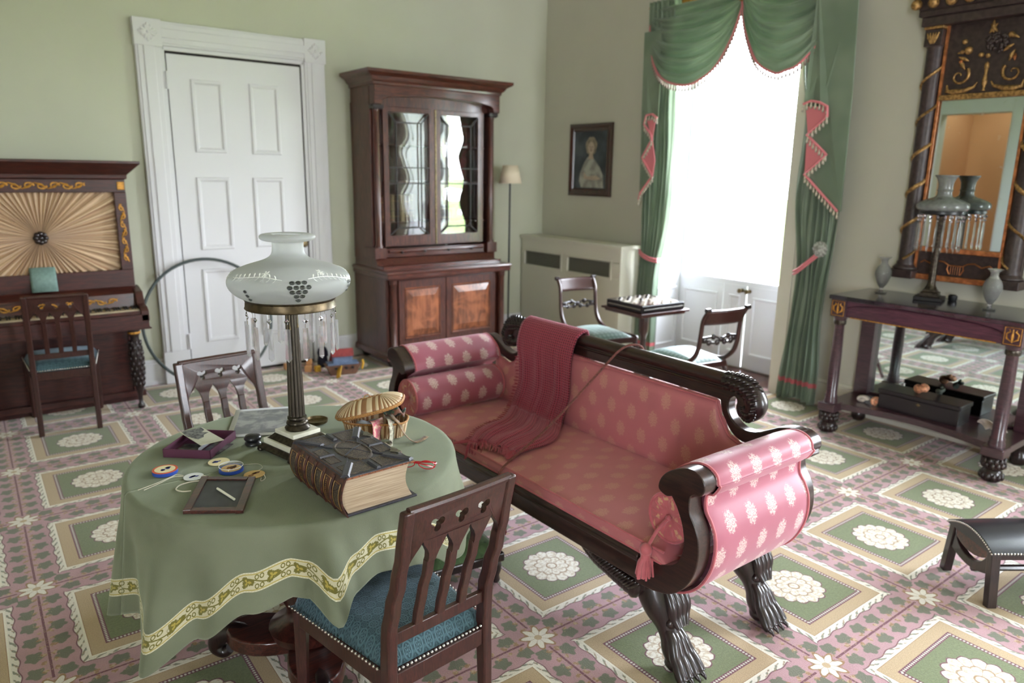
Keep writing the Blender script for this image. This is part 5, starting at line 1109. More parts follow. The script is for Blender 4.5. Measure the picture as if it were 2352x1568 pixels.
for x0_, x1_ in ((2.80, 3.247), (3.253, 3.765)):
    d = BB('lower_door', 'case', lambda m: (m.box(x0_, x1_, 5.14, 5.165, .15, .72)))
    m_ = MB(); rings(m_, [(x0_+.055, x1_-.055, .235, .655, 0), (x0_+.06, x1_-.06, .24, .65, .006), (x0_+.066, x1_-.066, .246, .644, -.002), (x0_+.115, x1_-.115, .305, .585, .016)], lambda x, z, dd: (x, 5.14-dd, z)); m_.build('raised_panel', 'flame', d, 10)
    m_ = MB(); m_.box(x0_+.05, x1_-.05, 5.130, 5.141, .226, .236); m_.build('bead', 'case_x', d, 0)
BB('upper_carcase', 'case', lambda m: (m.box(2.70, 2.73, 5.31, YB, .865, 2.12), m.box(3.82, 3.85, 5.31, YB, .865, 2.12), m.box(2.70, 3.85, 5.69, YB, .865, 2.12), m.box(2.70, 3.85, 5.31, YB, 2.08, 2.30), m.box(2.70, 3.85, 5.27, YB, .806, .88)))
BB('small_drawer', 'case_x', lambda m: (m.box(2.80, 3.74, 5.275, 5.45, .885, .955), m.tube([(2.82+.9*k/6, 5.272, .935) for k in range(7)], .014, 10)))
for x in (2.93, 3.14, 3.37, 3.60): BB('drawer_knob', 'carved', lambda m: m.sphere((x, 5.255, .925), .012, 7), 60, 0)
BB('drawer_end', 'case', lambda m: m.box(2.69, 2.79, 5.25, 5.45, .88, .97)); BB('drawer_end', 'case', lambda m: m.box(3.76, 3.86, 5.25, 5.45, .88, .97))
for x in (2.742, 3.808):
    BB('upper_column', 'case', lambda m: m.lathe([(.034, .97), (.034, .985), (.027, .995), (.028, 1.4), (.024, 2.03), (.028, 2.035), (.027, 2.05)], 24, (x, 5.285, 0)), 50, 0)
    BB('carved_capital', 'carved', lambda m: (m.box(x-.042, x+.042, 5.24, 5.33, 2.055, 2.085), [m.sphere((x+s*.03, 5.262, 2.068), .02, 7) for s in (-1, 0, 1)]), 60, 0)
ar = [(2.70, 2.085), (2.70, 2.235), (3.85, 2.235), (3.85, 2.085), (3.79, 2.085)]+[(3.275+.515*cos(pi*k/20), 2.085+.085*sin(pi*k/20)**.5) for k in range(1, 20)]+[(2.76, 2.085)]
BB('arched_frieze', 'case_x', lambda m: m.prism(ar, 5.215, 5.30, lambda u, v, w: (u, w, v)), 30)
BB('crown_moulding', 'case_x', lambda m: cornice(m, 2.70, 3.85, 5.22, YB, [(0, 2.225), (.012, 2.232), (.014, 2.252), (.03, 2.265), (.045, 2.29), (.07, 2.305), (.085, 2.315), (.085, 2.338), (0, 2.34)]), 20)
MAT['muntin'] = simple('dark_glazing_bar', srgb(34, 24, 22), .4)
for x0_, x1_ in ((2.80, 3.262), (3.266, 3.735)):
    gx0, gx1, gz0, gz1 = x0_+.042, x1_-.052, 1.062, 2.042
    d = BB('glazed_door', 'case', lambda m: (m.box(x0_, gx0, 5.285, 5.31, .975, 2.08), m.box(gx1, x1_, 5.285, 5.31, .975, 2.08), m.box(gx0, gx1, 5.285, 5.31, .975, gz0), m.box(gx0, gx1, 5.285, 5.31, gz1, 2.08)))
    m_ = MB(); ny_ = 12; m_.grid(lambda u, v: (gx0+(gx1-gx0)*u, 5.311+(.065 if x0_ < 3 else .05)*((gx1-gx0)*(u-.5))+.0010*sin(v*17+u*3)+.0008*sin(v*37), gz0+(gz1-gz0)*v), 12, 30); m_.build('glass', 'casepane', d, 80)
    ix0, ix1, iz0, iz1 = gx0+(gx1-gx0)*.2, gx0+(gx1-gx0)*.8, gz0+(gz1-gz0)*.06, gz0+(gz1-gz0)*.92; zm1, zm2 = gz0+(gz1-gz0)*.43, gz0+(gz1-gz0)*.56
    for a, b in (((ix0, iz0), (ix0, iz1)), ((ix1, iz0), (ix1, iz1)), ((ix0, iz0), (ix1, iz0)), ((ix0, iz1), (ix1, iz1)), ((gx0, zm1), (gx1, zm1)), ((gx0, zm2), (gx1, zm2)), ((gx0, gz0), (ix0, iz0)), ((gx1, gz0), (ix1, iz0)), ((gx0, gz1), (ix0, iz1)), ((gx1, gz1), (ix1, iz1))):
        m_ = MB(); m_.obox((a[0], 5.293, a[1]), (b[0], 5.293, b[1]), .008, .010, (0, 1, 0)); m_.build('glazing_bar', 'muntin', d, 0)
BB('brass_astragal', 'brass', lambda m: m.box(3.259, 3.269, 5.278, 5.286, .975, 2.08), 0, 0)
for z in (1.165, 1.50, 1.80): BB('shelf', 'case_x', lambda m: m.box(2.73, 3.82, 5.37, 5.69, z-.012, z), 0, 0)
for x, y in ((2.76, 5.20), (3.81, 5.20), (2.76, 5.66), (3.81, 5.66)): BB('turned_foot', 'carved', lambda m: m.lathe([(.022, 0), (.03, .006), (.036, .03), (.042, .055), (.036, .072)], 18, (x, y, 0)), 60, 0)
def shift_upper(o):
    for v in o.data.vertices:
        if v.co.z > .8075:
            if v.co.y < 5.65: v.co.y += .075
            v.co.x = 3.275+(v.co.x-3.275)*1.045+.028
for ch in BC.children:
    if max(v.co.z for v in ch.data.vertices) > .86:
        shift_upper(ch)
        for g in ch.children: shift_upper(g)
BB('desk_bed', 'case_x', lambda m: m.box(2.70, 3.87, 5.2, YB, .75, .83))
bookcols = [(150, 128, 92), (110, 70, 50), (134, 110, 80), (70, 50, 44), (160, 140, 104)]
bms = [simple('book_cloth_%d' % i, srgb(*c), .6, var=.15, vs=60) for i, c in enumerate(bookcols)]
xx = 2.80; rnd = random.Random(12); i = 0
def book(x, w, h, d, z, mi, label):
    t_ = thing('old_book', label, 'book', (x, 5.54-d*.3, z), 0, 'old books behind the bookcase glass'); m_ = MB(); m_.prism([(w/2*cos(a), -.012*sin(a)) for a in [pi*k/8 for k in range(9)]]+[(-w/2, d), (w/2, d)], 0, h); m_.build('binding', bms[mi], t_, 40)
    for zz in (.2, .4, .78): m_ = MB(); m_.tube([(w/2*1.02*cos(a), -.0135*sin(a), h*zz) for a in [pi*k/8 for k in range(9)]], .0022, 5); m_.build('spine_band', 'giltletter' if zz != .4 else 'dark', t_)
nm_ = ['tan bound book at the left end of the lower shelf row', 'brown bound book second from the left on the lower shelf', 'tall tan book third from the left on the lower shelf', 'tan book fourth from the left on the lower shelf', 'dark book at the middle of the lower shelf row', 'pale book right of the middle on the lower shelf', 'brown book near the right end of the left row', 'last tan book of the left hand row']
while i < 8: w = .036+.012*rnd.random(); h = .20+.03*rnd.random(); book(xx+w/2, w, h, .12, 1.166, [0, 1, 0, 2, 3, 4, 1, 2][i], nm_[i]); xx += w+.004; i += 1
xx = 3.45; nm2 = ['dark low book behind the right glazed door, leftmost', 'dark low book behind the right glazed door, middle', 'brown low book behind the right glazed door', 'dark low book behind the right glazed door, rightmost']
for i in range(4): w = .045; book(xx, w, .13, .13, 1.166, [3, 3, 1, 3][i], nm2[i]); xx += .05
# ---- floor lamp, radiator cover, portrait
FL = thing('floor_lamp', 'slender black floor lamp with a cream tapered shade behind the bookcase', 'lamp', (4.165, 5.47, 0))
m_ = MB(); m_.lathe([(.12, 0), (.12, .012), (.03, .024), (.014, .05), (0, .05)], 28); m_.build('base', 'black', FL, 40); m_ = MB(); m_.tube([(0, 0, .04), (0, 0, 1.50)], .009, 10); m_.build('pole', 'black', FL)
MAT['linen'] = simple('cream_linen_shade', srgb(222, 208, 184), .8); m_ = MB(); lathe_open(m_, [(.108, 1.488), (.072, 1.65)], 36); m_.build('lamp_shade', 'linen', FL, 80, solid=.002)
RC = thing('radiator_cover', 'cream panelled radiator cover with two mesh grilles in the corner', 'radiator cover', (4.79, 5.05, 0))
def RB(nm, mat, f, sm=0, bevel=.003, **k): m_ = MB(); f(m_); o = m_.build(nm, mat, RC, sm, bevel=bevel, **k); o.location = (-4.79, -5.05, 0); return o
gz = (.70, .835); gy = ((5.13, 5.67), (4.475, 5.03)); ry0, ry1 = 4.37, 5.722
RB('front_panel', 'cream_paint', lambda m: (m.box(4.52, 4.54, ry0, ry1, .0, gz[0]), m.box(4.52, 4.54, ry0, ry1, gz[1], .955), m.box(4.52, 4.54, gy[0][1], ry1, *gz), m.box(4.52, 4.54, gy[1][1], gy[0][0], *gz), m.box(4.52, 4.54, ry0, gy[1][0], *gz), m.box(4.51, 4.54, ry0, ry1, 0, .12)))
RB('side_panel', 'cream_paint', lambda m: m.box(4.52, 4.752, ry0-.02, ry0, 0, .955)); RB('top_board', 'cream_paint', lambda m: m.box(4.495, 4.745, ry0-.045, ry1, .955, .985))
MAT['mesh'] = simple('radiator_mesh', srgb(120, 120, 108), .6)
for a, b in gy:
    def grille(m):
        n = 26
        for k in range(n): y = a+(b-a)*(k+.5)/n; m.box(4.531, 4.534, y-.003, y+.003, *gz)
        for k in range(9): z = gz[0]+(gz[1]-gz[0])*(k+.5)/9; m.box(4.529, 4.532, a, b, z-.003, z+.003)
    stuff(RB('grille', 'mesh', grille, 0, 0)); RB('grille_frame', 'cream_paint', lambda m: rings(m, [(a-.02, b+.02, gz[0]-.02, gz[1]+.02, 0), (a-.017, b+.017, gz[0]-.017, gz[1]+.017, .006), (a-.004, b+.004, gz[0]-.004, gz[1]+.004, .006), (a, b, gz[0], gz[1], -.004)][:3]+[], lambda x, z, d: (4.52-d, x, z)) if False else [m.box(4.512, 4.52, a-.02, b+.02, gz[0]-.02, gz[0]), m.box(4.512, 4.52, a-.02, b+.02, gz[1], gz[1]+.02), m.box(4.512, 4.52, a-.02, a, *gz), m.box(4.512, 4.52, b, b+.02, *gz)])
RB('radiator_dark', 'dark', lambda m: m.box(4.56, 4.74, ry0+.05, ry1-.05, .1, .9), 0, 0)
PO = thing('framed_portrait', 'small dark framed portrait of a pale figure above the radiator cover', 'painting', (4.785, 5.05, 1.71))
m_ = MB(); T = lambda x, z, d: (-d, x, z); rings(m_, [(-.283, .283, -.327, .327, 0), (-.283, .283, -.327, .327, .018), (-.262, .262, -.306, .306, .030), (-.235, .235, -.28, .28, .018), (-.225, .225, -.27, .27, .024), (-.212, .212, -.256, .256, .010)][:6], T); m_.build('frame', 'mahog', PO, 20)
def painting():
    t = NT('dark_oil_ground'); P, x, y, z = t.coord(); n = t.noise(P, 6, 4); t.bsdf(t.mix(t.ss(n, .35, .65), srgb(40, 46, 54), srgb(70, 78, 84)), .45, coat=.3); return t.mat
m_ = MB(); m_.box(-.0125, -.010, -.214, .214, -.258, .258); cv = m_.build('canvas', painting(), PO, 0)
MAT['pt_dress'] = simple('painted_pale_dress', srgb(150, 150, 142), .5, var=.3, vs=14); MAT['pt_face'] = simple('painted_face', srgb(176, 158, 140), .5, var=.1, vs=30); MAT['pt_hair'] = simple('painted_hair', srgb(128, 118, 102), .5, var=.25, vs=30); MAT['pt_line'] = simple('painted_shadow', srgb(84, 70, 62), .5)
def flat(pts, d, mat, nm):
    pts = [(a*1.22+.005, (b+.25)*1.12-.25) for a, b in pts]; m_ = MB(); m_.prism(pts, d, d+.0004, lambda u, v, w: (-w, u, v)); m_.build(nm, mat, cv, 0)
el = lambda cx_, cz_, rx_, rz_, n=24, k=0, ph=0: [(cx_+rx_*cos(2*pi*i/n)*(1+k*sin(5*2*pi*i/n+ph)), cz_+rz_*sin(2*pi*i/n)*(1+k*sin(7*2*pi*i/n+ph))) for i in range(n)]
flat([(.085, -.25), (-.16, -.25), (-.15, -.15), (-.11, -.08), (-.06, -.03), (-.03, .0), (.02, .0), (.06, -.05), (.10, -.13), (.11, -.2)], .0126, 'pt_dress', 'painted_dress'); flat(el(-.015, .085, .062, .075, 30, .05), .0131, 'pt_hair', 'painted_hair'); flat(el(-.015, .07, .034, .048), .0137, 'pt_face', 'painted_face'); flat([(-.03, .03), (.0, .03), (.015, -.02), (-.045, -.02)], .0134, 'pt_face', 'painted_neck')
for yy, zz, a, b in ((-.028, .078, .007, .004), (-.004, .078, .007, .004), (-.016, .06, .003, .010), (-.016, .046, .010, .003)): flat(el(yy, zz, a, b, 10), .0142, 'pt_line', 'painted_feature')
flat([(.06, -.12), (.02, -.16), (-.08, -.15), (-.13, -.18), (-.05, -.19), (.06, -.18)], .0131, 'pt_face', 'painted_arm')
# ---- hoop
HP = MB(); R_ = .462
pts = [(R_*cos(a), -.02-.02*sin(a), R_*sin(a)) for a in [2*pi*k/64 for k in range(64)]]; HP.tube(pts, .008, 8, closed=True, flat=1.4); o = HP.build('wooden_hoop', simple('dark_green_hoop', srgb(44, 56, 54), .4)); o.location = (1.44, 5.585, .464); o.rotation_euler = (radians(-12), 0, radians(2)); tag(o, 'large thin dark hoop leaning against the white door', 'hoop')
# ---- toys on the carpet by the bookcase
MAT['toyred'] = simple('faded_red_paint', srgb(132, 52, 52), .6, var=.15); MAT['toyblue'] = simple('faded_blue_paint', srgb(96, 112, 140), .6, var=.15); MAT['toyyellow'] = simple('mustard_paint', srgb(196, 150, 46), .6); MAT['toybrown'] = simple('brown_toy_wood', srgb(98, 66, 48), .6, var=.2); MAT['toytan'] = simple('tan_toy_wood', srgb(186, 134, 88), .6); MAT['navy'] = simple('navy_doll_cloth', srgb(32, 32, 50), .8)
AK = thing('toy_ark', 'wooden toy ark with a red roofed blue house, on the carpet', 'toy', (2.33, 5.23, 0), radians(-14)); 
m_ = MB(); hull = [(-.13, .0), (-.10, .0), (.10, .0), (.13, .085), (.115, .09), (-.115, .09), (-.14, .085)]; m_.prism([(-.10, 0), (.10, 0), (.145, .085), (-.145, .085)], -.05, .05, lambda u, v, w: (u, w, v)); m_.build('hull', 'toybrown', AK, 0, bevel=.008)
m_ = MB(); m_.box(-.12, .12, -.055, .055, .085, .095); m_.build('deck', 'toyblue', AK, 0); m_ = MB(); m_.prism([(-.035, .095), (.035, .095), (.035, .15), (0, .195), (-.035, .15)], -.075, .075, lambda u, v, w: (w, u, v)); m_.build('house', 'toyblue', AK, 0)
for s in (-1, 1): m_ = MB(); m_.obox((-.085, s*.024, .176), (.085, s*.024, .176), .005, .068, (0, s*-.55, .68) if 0 else (0, -s*.62, .78)); m_.build('roof', 'toyred', AK, 0)
m_ = MB(); m_.obox((-.03, -.05, .07), (-.06, -.13, .004), .05, .006, (0, .6, .7)); m_.build('ramp', 'toyyellow', AK, 0); m_ = MB(); m_.tube([(.15, -.02, .03), (.16, -.025, .08), (.155, -.02, .11)], [.008, .011, .008], 8); m_.build('figurehead', 'toyyellow', AK)
for x in (-.06, .02, .07): m_ = MB(); m_.box(x-.01, x+.01, -.058, -.046, .05, .068); m_.build('porthole', 'dark', AK, 0)
for i, (x, y, z, s, mt, lb) in enumerate(((2.02, 5.60, 0, .05, 'toytan', 'tan wooden block at the left end of the toys'), (2.07, 5.53, 0, .04, 'toytan', 'small tan wooden block near the lamp column'), (2.13, 5.44, 0, .05, 'toytan', 'orange tan wooden block in front of the stack'), (2.19, 5.40, 0, .045, 'toyyellow', 'mustard wooden block beside the orange one'), (2.15, 5.48, 0, .05, 'toybrown', 'brown wooden block under the small tan one'), (2.155, 5.478, .05, .04, 'toytan', 'tan wooden block on top of the brown one'))):
    m_ = MB(); m_.box(-s/2, s/2, -s/2, s/2, 0, s); o = m_.build('toy_block', mt, None, 0, bevel=.003); o.location = (x, y, z); o.rotation_euler = (0, 0, i*.5); tag(o, lb, 'block', 'toy building blocks')
DL = thing('wooden_doll', 'small doll in a navy coat and red cap behind the ark', 'doll', (2.29, 5.53, 0)); m_ = MB(); m_.lathe([(.045, 0), (.042, .05), (.030, .12), (.022, .165), (.012, .175)], 16); m_.build('coat', 'navy', DL, 60); m_ = MB(); m_.sphere((0, 0, .195), .022, 8); m_.build('head', 'toytan', DL); m_ = MB(); m_.lathe([(.023, .205), (.021, .22), (.015, .25), (0, .255)], 12); m_.build('cap', 'toyred', DL, 60)
for s in (-1, 1): m_ = MB(); m_.tube([(s*.024, 0, .155), (s*.038, -.006, .12), (s*.036, -.02, .085)], [.009, .009, .007], 8); m_.build('arm', 'navy', DL)
RD = thing('wooden_doll', 'small doll in a dark red dress right behind the ark', 'doll', (2.38, 5.50, 0)); m_ = MB(); m_.lathe([(.05, 0), (.04, .06), (.024, .12), (.018, .15), (.010, .158)], 16); m_.build('dress', 'toyred', RD, 60); m_ = MB(); m_.sphere((0, 0, .175), .019, 8); m_.build('head', 'toytan', RD)
# ================================================================== WINDOW DRAPERY
def curtain_mat():
    t = NT('green_silk_taffeta'); P, x, y, z = t.coord(); d = t.n('ShaderNodeTexCoord'); s_ = t.n('ShaderNodeSeparateXYZ'); t.nt.links.new(d.outputs['UV'], s_.inputs[0]); v = X(t, s_.outputs[1])
    g = t.mix(t.ss(t.noise(P, 3, 2), .35, .65), srgb(122, 140, 120), srgb(138, 154, 134)); g = t.mix((v > .135)*(v < .168), g, srgb(206, 110, 116))
    b = t.bsdf(g, .42, spec=.4, sheen=.3, link=False); tr = t.n('ShaderNodeBsdfTranslucent'); t.put(tr.inputs[0], g); a = t.shmix(.3, b, X(t, tr.outputs[0])); t.nt.links.new(a.s, t.out.inputs[0]); return t.mat
MAT['drape'] = curtain_mat(); MAT['lining'] = simple('pink_lining', srgb(206, 118, 126), .6, sheen=.2); MAT['fringeg'] = simple('green_cream_tassel_fringe', srgb(140, 124, 116), .8, var=.45, vs=60)
def curtain(inner, outer, X0, ztop, label, tie_z, sgn, phs):
    c = thing('curtain', label, 'curtain', (X0, (inner[0][0]+outer[0][0])/2, 0), 0, 'green window curtains'); loc = Vector(c.location)
    zi = sorted((z, y) for y, z in inner); zo = sorted((z, y) for y, z in outer); z0 = .022
    def f(u, v):
        z = z0+(ztop-z0)*v; a, b = cspl(zi, z), cspl(zo, z); wdt = abs(a-b); y = a+(b-a)*u; k = min(1, wdt/.35); amp = .020+.018*(1-k)
        return Vector((X0+amp*sin(u*2*pi*6.5+phs+.4*sin(z*2))+.008*sin(u*2*pi*15+z)-.03*exp(-((z-tie_z)/.22)**2)*0, y+.004*sin(z*9+u*9), z-.012*sin(u*9) if v == 0 else z))-loc
    m_ = MB(); m_.grid(f, 110, 90, lambda u, v: (u, z0+(ztop-z0)*v)); m_.build('panel', 'drape', c, 80, solid=.002); return c
cR = curtain([(2.94, 2.95), (2.946, 2.727), (2.907, 2.315), (2.865, 2.034), (2.864, 1.749), (2.873, 1.457), (2.856, 1.248), (2.803, .934), (2.813, .636), (2.843, .374), (2.868, .02)], [(2.60, 2.95), (2.56, 2.149), (2.53, 1.468), (2.546, 1.124), (2.568, .918), (2.575, .585), (2.560, .277), (2.555, .02)], 4.675, 2.93, 'long green silk curtain right of the bright window, tied back', .93, 1, .5)
cL = curtain([(4.02, 2.95), (4.02, 2.215), (3.999, 1.592), (4.015, 1.242), (4.044, 1.025), (4.071, .877), (4.089, .69), (4.095, .501), (4.085, .199), (4.085, .02)], [(4.32, 2.95), (4.294, 2.488), (4.275, 1.941), (4.28, 1.446), (4.262, .896), (4.272, .667), (4.280, .279), (4.291, .02)], 4.690, 2.93, 'long green silk curtain left of the bright window, tied back', .90, -1, 1.5)
MAT['rosette'] = simple('pressed_glass', srgb(150, 152, 146), .15, spec=.8, var=.35, vs=60)
def tieback(label, a, b, X0, rosette=True):
    c = thing('curtain_tieback', label, 'tieback', (X0, b[0], b[1])); loc = Vector(c.location)
    for dz in (0, -.022):
        m_ = MB(); P = [Vector((X0-.035-.03*sin(pi*k/10), a[0]+(b[0]-a[0])*k/10, a[1]+dz+(b[1]-a[1])*(k/10)**1.4))-loc for k in range(11)]; P = [P[0]+Vector((.09, .012, 0))]+P+[P[-1]+Vector((.03, -.006, 0))]; m_.tube(P, .0085, 8); m_.build('band', 'lining', c)
    if rosette:
        m_ = MB(); m_.M = Matrix.Translation((-.055, -.012, .015)) @ Matrix.Rotation(-pi/2, 4, 'Y'); m_.lathe([(.02, -.05), (.02, -.01), (.050, 0), (.054, .006), (.046, .012), (.03, .014), (.02, .020), (0, .024)], 24, lobes=12, amp=.05); m_.build('pressed_glass_rosette', 'rosette', c, 30)
tieback('pink tieback with a glass rosette on the right curtain', (2.80, .945), (2.62, 1.10), 4.675); tieback('pink tieback on the left curtain', (4.07, .895), (4.27, .955), 4.690, False)
VA = thing('swag_valance', 'green swagged valance with tasselled fringe across the window top', 'valance', (4.62, 3.45, 2.86)); vl = Vector((4.62, 3.45, 2.86))
tasm = MB(); tasm.lathe([(.002, .0), (.006, -.006), (.0045, -.013), (.0085, -.034), (.0075, -.048), (0, -.048)], 8); to = tasm.build('tassel', 'fringeg', None, 60); TM_ = to.data; bpy.data.objects.remove(to)
MAT['fringew'] = simple('cream_green_tassel_fringe', srgb(178, 170, 154), .8, var=.45, vs=50); to = tasm.build('tassel', 'fringew', None, 60); TM2 = to.data; bpy.data.objects.remove(to)
def fringe(parent, pts, step=.028, k_=1., TM_=TM_):
    P = [Vector(p) for p in pts]; m_ = MB(); m_.tube(P, .009, 6); m_.build('braid', 'lining', parent); L = [0]
    for i in range(1, len(P)): L.append(L[-1]+(P[i]-P[i-1]).length)
    n = int(L[-1]/step)
    for k in range(n+1):
        s = L[-1]*k/max(1, n)
        for i in range(1, len(L)):
            if L[i] >= s-1e-9: p = P[i-1].lerp(P[i], (s-L[i-1])/max(1e-9, L[i]-L[i-1])); break
        inst('tassel', TM_, parent, Matrix.Translation(p) )
def swag(y0, y1, ztop, sag, edge, par):
    def f(u, v):      # u across, v from the top gather to the hem
        y = y0+(y1-y0)*u; w = sin(pi*u)**.62; zb = edge(y); zt = ztop-.05*w*0
        z = zt-(zt-zb)*v; d = .05*w+.16*w*v*(1-.35*v)+.024*w*sin(v*2*pi*5.5+1.2*sin(pi*u))*(1-.4*v)+.012*w*sin(v*2*pi*11+u*4)
        return Vector((4.72-d, y, z))-vl
    m_ = MB(); m_.grid(f, 60, 70, lambda u, v: (u, .5+v)); s_ = m_.build('swag', 'drape', par, 80, solid=.002); fringe(s_, [f(k/46, 1)-Vector((.004, 0, 0)) for k in range(47)])
eL = lambda y: cspl([(3.44, 2.79), (3.489, 2.574), (3.584, 2.376), (3.70, 2.285), (3.815, 2.255), (3.967, 2.283), (4.10, 2.35), (4.20, 2.46), (4.27, 2.62), (4.335, 2.84)], y)
eR = lambda y: cspl([(2.56, 2.84), (2.65, 2.64), (2.743, 2.465), (2.878, 2.315), (2.97, 2.28), (3.051, 2.272), (3.215, 2.365), (3.34, 2.555), (3.41, 2.708), (3.46, 2.84)], y)
swag(4.335, 3.425, 2.865, .6, eL, VA); swag(3.465, 2.56, 2.93, .6, eR, VA)
m_ = MB(); m_.tube([Vector((4.735, y, 2.90))-vl for y in (2.50, 3.45, 4.36)], .022, 12); m_.build('rod', 'gold', VA); m_ = MB(); m_.lathe([(0, 0), (.03, .02), (.02, .05), (.035, .08), (0, .11)], 14, Vector((4.68, 3.445, 2.80))-vl); m_.build('centre_ornament', 'gold', VA, 60)
def jabot(label, zig, outer, X0, lining):
    j = thing('curtain_jabot', label, 'curtain trim', (X0, outer[0][0], outer[0][1])); loc = Vector(j.location); n = 60
    zz = sorted((z, y) for y, z in zig); zo = sorted((z, y) for y, z in outer); zmax, zmin = outer[0][1], outer[-1][1]
    pts = [(y, z) for y, z in outer]+[(y, z) for y, z in reversed(zig)]
    m_ = MB(); m_.prism(pts, 0, .010, lambda u, v, w: tuple(Vector((X0-w-.012*sin(u*45), u, v))-loc)); m_.uv = [(0, .6)]*len(m_.v); m_.build('tail', 'drape', j, 0)
    for k, tri in enumerate(lining): m_ = MB(); m_.prism(tri, .012+.004*k, .020+.004*k, lambda u, v, w: tuple(Vector((X0-w, u, v))-loc)); m_.build('pink_lining', 'lining', j, 0)
    P = []
    for a, b in zip(zig, zig[1:]): P += [(a[0]+(b[0]-a[0])*q/6, a[1]+(b[1]-a[1])*q/6) for q in range(6)]
    P.append(zig[-1]); fringe(j, [Vector((X0-.026, a, b))-loc for a, b in P], .030, 1.35, TM2); return j
jabot('zigzag jabot with pink lining on the right curtain', [(2.815, 2.055), (2.761, 2.073), (2.70, 2.06), (2.644, 2.031), (2.637, 1.969), (2.767, 1.858), (2.614, 1.731), (2.756, 1.604), (2.494, 1.37)], [(2.80, 2.80), (2.53, 2.80), (2.50, 2.1), (2.488, 1.37)], 4.60,
      [[(2.80, 2.04), (2.66, 2.03), (2.64, 1.98), (2.765, 1.865)], [(2.767, 1.858), (2.757, 1.61), (2.62, 1.73)]])
jabot('narrow zigzag jabot with pink lining on the left curtain', [(4.110, 2.03), (4.16, 2.062), (4.225, 2.057), (4.246, 1.985), (4.175, 1.915), (4.150, 1.866), (4.250, 1.723), (4.125, 1.573), (4.245, 1.44), (4.262, 1.38)], [(4.13, 2.70), (4.315, 2.70), (4.305, 2.1), (4.275, 1.37)], 4.63,
      [[(4.225, 2.02), (4.13, 2.03), (4.155, 1.87)], [(4.150, 1.860), (4.11, 1.70), (4.123, 1.58), (4.245, 1.723)]])
# ================================================================== PIER TABLE, PIER GLASS AND THEIR ORNAMENTS
PT = thing('pier_table', 'rosewood pier table with black marble top, columns and a mirror back', 'table', (4.5, 1.775, 0))
def QB(nm, mat, f, sm=0, bevel=.003, par=None, base=None, **k):
    m_ = MB(); f(m_); o = m_.build(nm, mat, par or base or PT, sm, bevel=bevel, **k)
    if par is None: l = (base or PT).location; o.location = (-l[0], -l[1], -l[2])
    return o
py0, py1 = 1.26, 2.29
QB('marble_top', 'blackmarble', lambda m: m.box(4.235, 4.735, py0-.01, py1+.01, .858, .885), 0, .006)
QB('apron', 'apron', lambda m: (m.prism([(py0+.02, .858), (py1-.02, .858), (py1-.02, .755)]+[(1.775+.44*cos(pi*k/24), .752+.0*sin(pi*k/24)) for k in range(25)]+[(py0+.02, .755)], 4.275, 4.30, lambda u, v, w: (w, u, v)), m.box(4.30, 4.73, py0+.03, py0+.055, .755, .858), m.box(4.30, 4.73, py1-.055, py1-.03, .755, .858)))
QB('arch_moulding', 'apron', lambda m: m.tube([(4.272, 1.775+.43*cos(pi*k/30), .762+.083*sin(pi*k/30)**.45) for k in range(31)], .006, 6), 60, 0)
QB('gilt_bead', 'goldpaint', lambda m: m.tube([(4.272, py0+.12, .754), (4.272, py1-.12, .754)], .0035, 6))
for y in (py0+.045, py1-.045):
    b_ = QB('corner_block', 'purple', lambda m: m.box(4.255, 4.345, y-.047, y+.047, .750, .858))
    QB('gilt_stencil', 'goldpaint', lambda m: ([m.tube([(4.2545, y+s*.003, .775), (4.2545, y+s*.026, .79), (4.2545, y+s*.028, .815), (4.2545, y+s*.012, .828), (4.2545, y+s*.018, .838)], [.002, .005, .004, .005, .002], 5) for s in (-1, 1)], m.tube([(4.2545, y, .77), (4.2545, y, .80), (4.2545, y, .84)], [.004, .008, .003], 5), [m.tube([(4.2545, y-.038, z), (4.2545, y+.038, z)], .0018, 4) for z in (.760, .848)], [m.tube([(4.2545, y+s*.038, .760), (4.2545, y+s*.038, .848)], .0018, 4) for s in (-1, 1)]), 60, 0)
    QB('front_column', 'purple', lambda m: m.lathe([(.040, .19), (.040, .215), (.036, .225), (.038, .24), (.032, .25), (.034, .45), (.029, .70), (.032, .705), (.033, .725), (.038, .735), (.040, .75)], 28, (4.30, y, 0)), 50, 0)
    QB('bronze_collar', 'bronze', lambda m: m.lathe([(.035, .70), (.037, .708), (.037, .722), (.035, .728)], 28, (4.30, y, 0)), 50, 0)
    def foot(m):
        m.lathe([(.038, 0), (.050, .012), (.054, .035), (.048, .06), (.040, .068), (.050, .085), (.054, .11), (.046, .135), (.040, .142)], 24, (4.30, y, 0))
        for i, z in enumerate((.03, .095, .118)):
            for k in range(12): a = k*pi/6+i*.26; m.sphere((4.30+.050*cos(a), y+.050*sin(a), z), .013, 5, (1, 1, 1.5))
    QB('carved_foot', 'carved', foot, 60, 0)
    QB('rear_pilaster', 'purple', lambda m: m.box(4.665, 4.735, y-.045, y+.045, .19, .76))
    QB('rear_foot', 'carved', lambda m: m.lathe([(.03, 0), (.045, .02), (.042, .06), (.03, .075), (.04, .10), (.04, .142)], 20, (4.69, y, 0)), 60, 0)
    QB('shelf_block', 'purple', lambda m: m.box(4.245, 4.355, y-.055, y+.055, .142, .195), 0, .006)
sh_ = [(4.735, py0), (4.735, py1), (4.31, py1), (4.31, py1-.09)]+[(4.33+.085*sin(pi*k/16), py1-.10-(py1-py0-.20)*k/16) for k in range(17)]+[(4.31, py0+.09), (4.31, py0)]
QB('lower_shelf', 'purple', lambda m: m.prism(sh_, .150, .190))
QB('back_mirror', 'mirror', lambda m: m.box(4.715, 4.722, py0+.09, py1-.09, .20, .75), 0, 0)
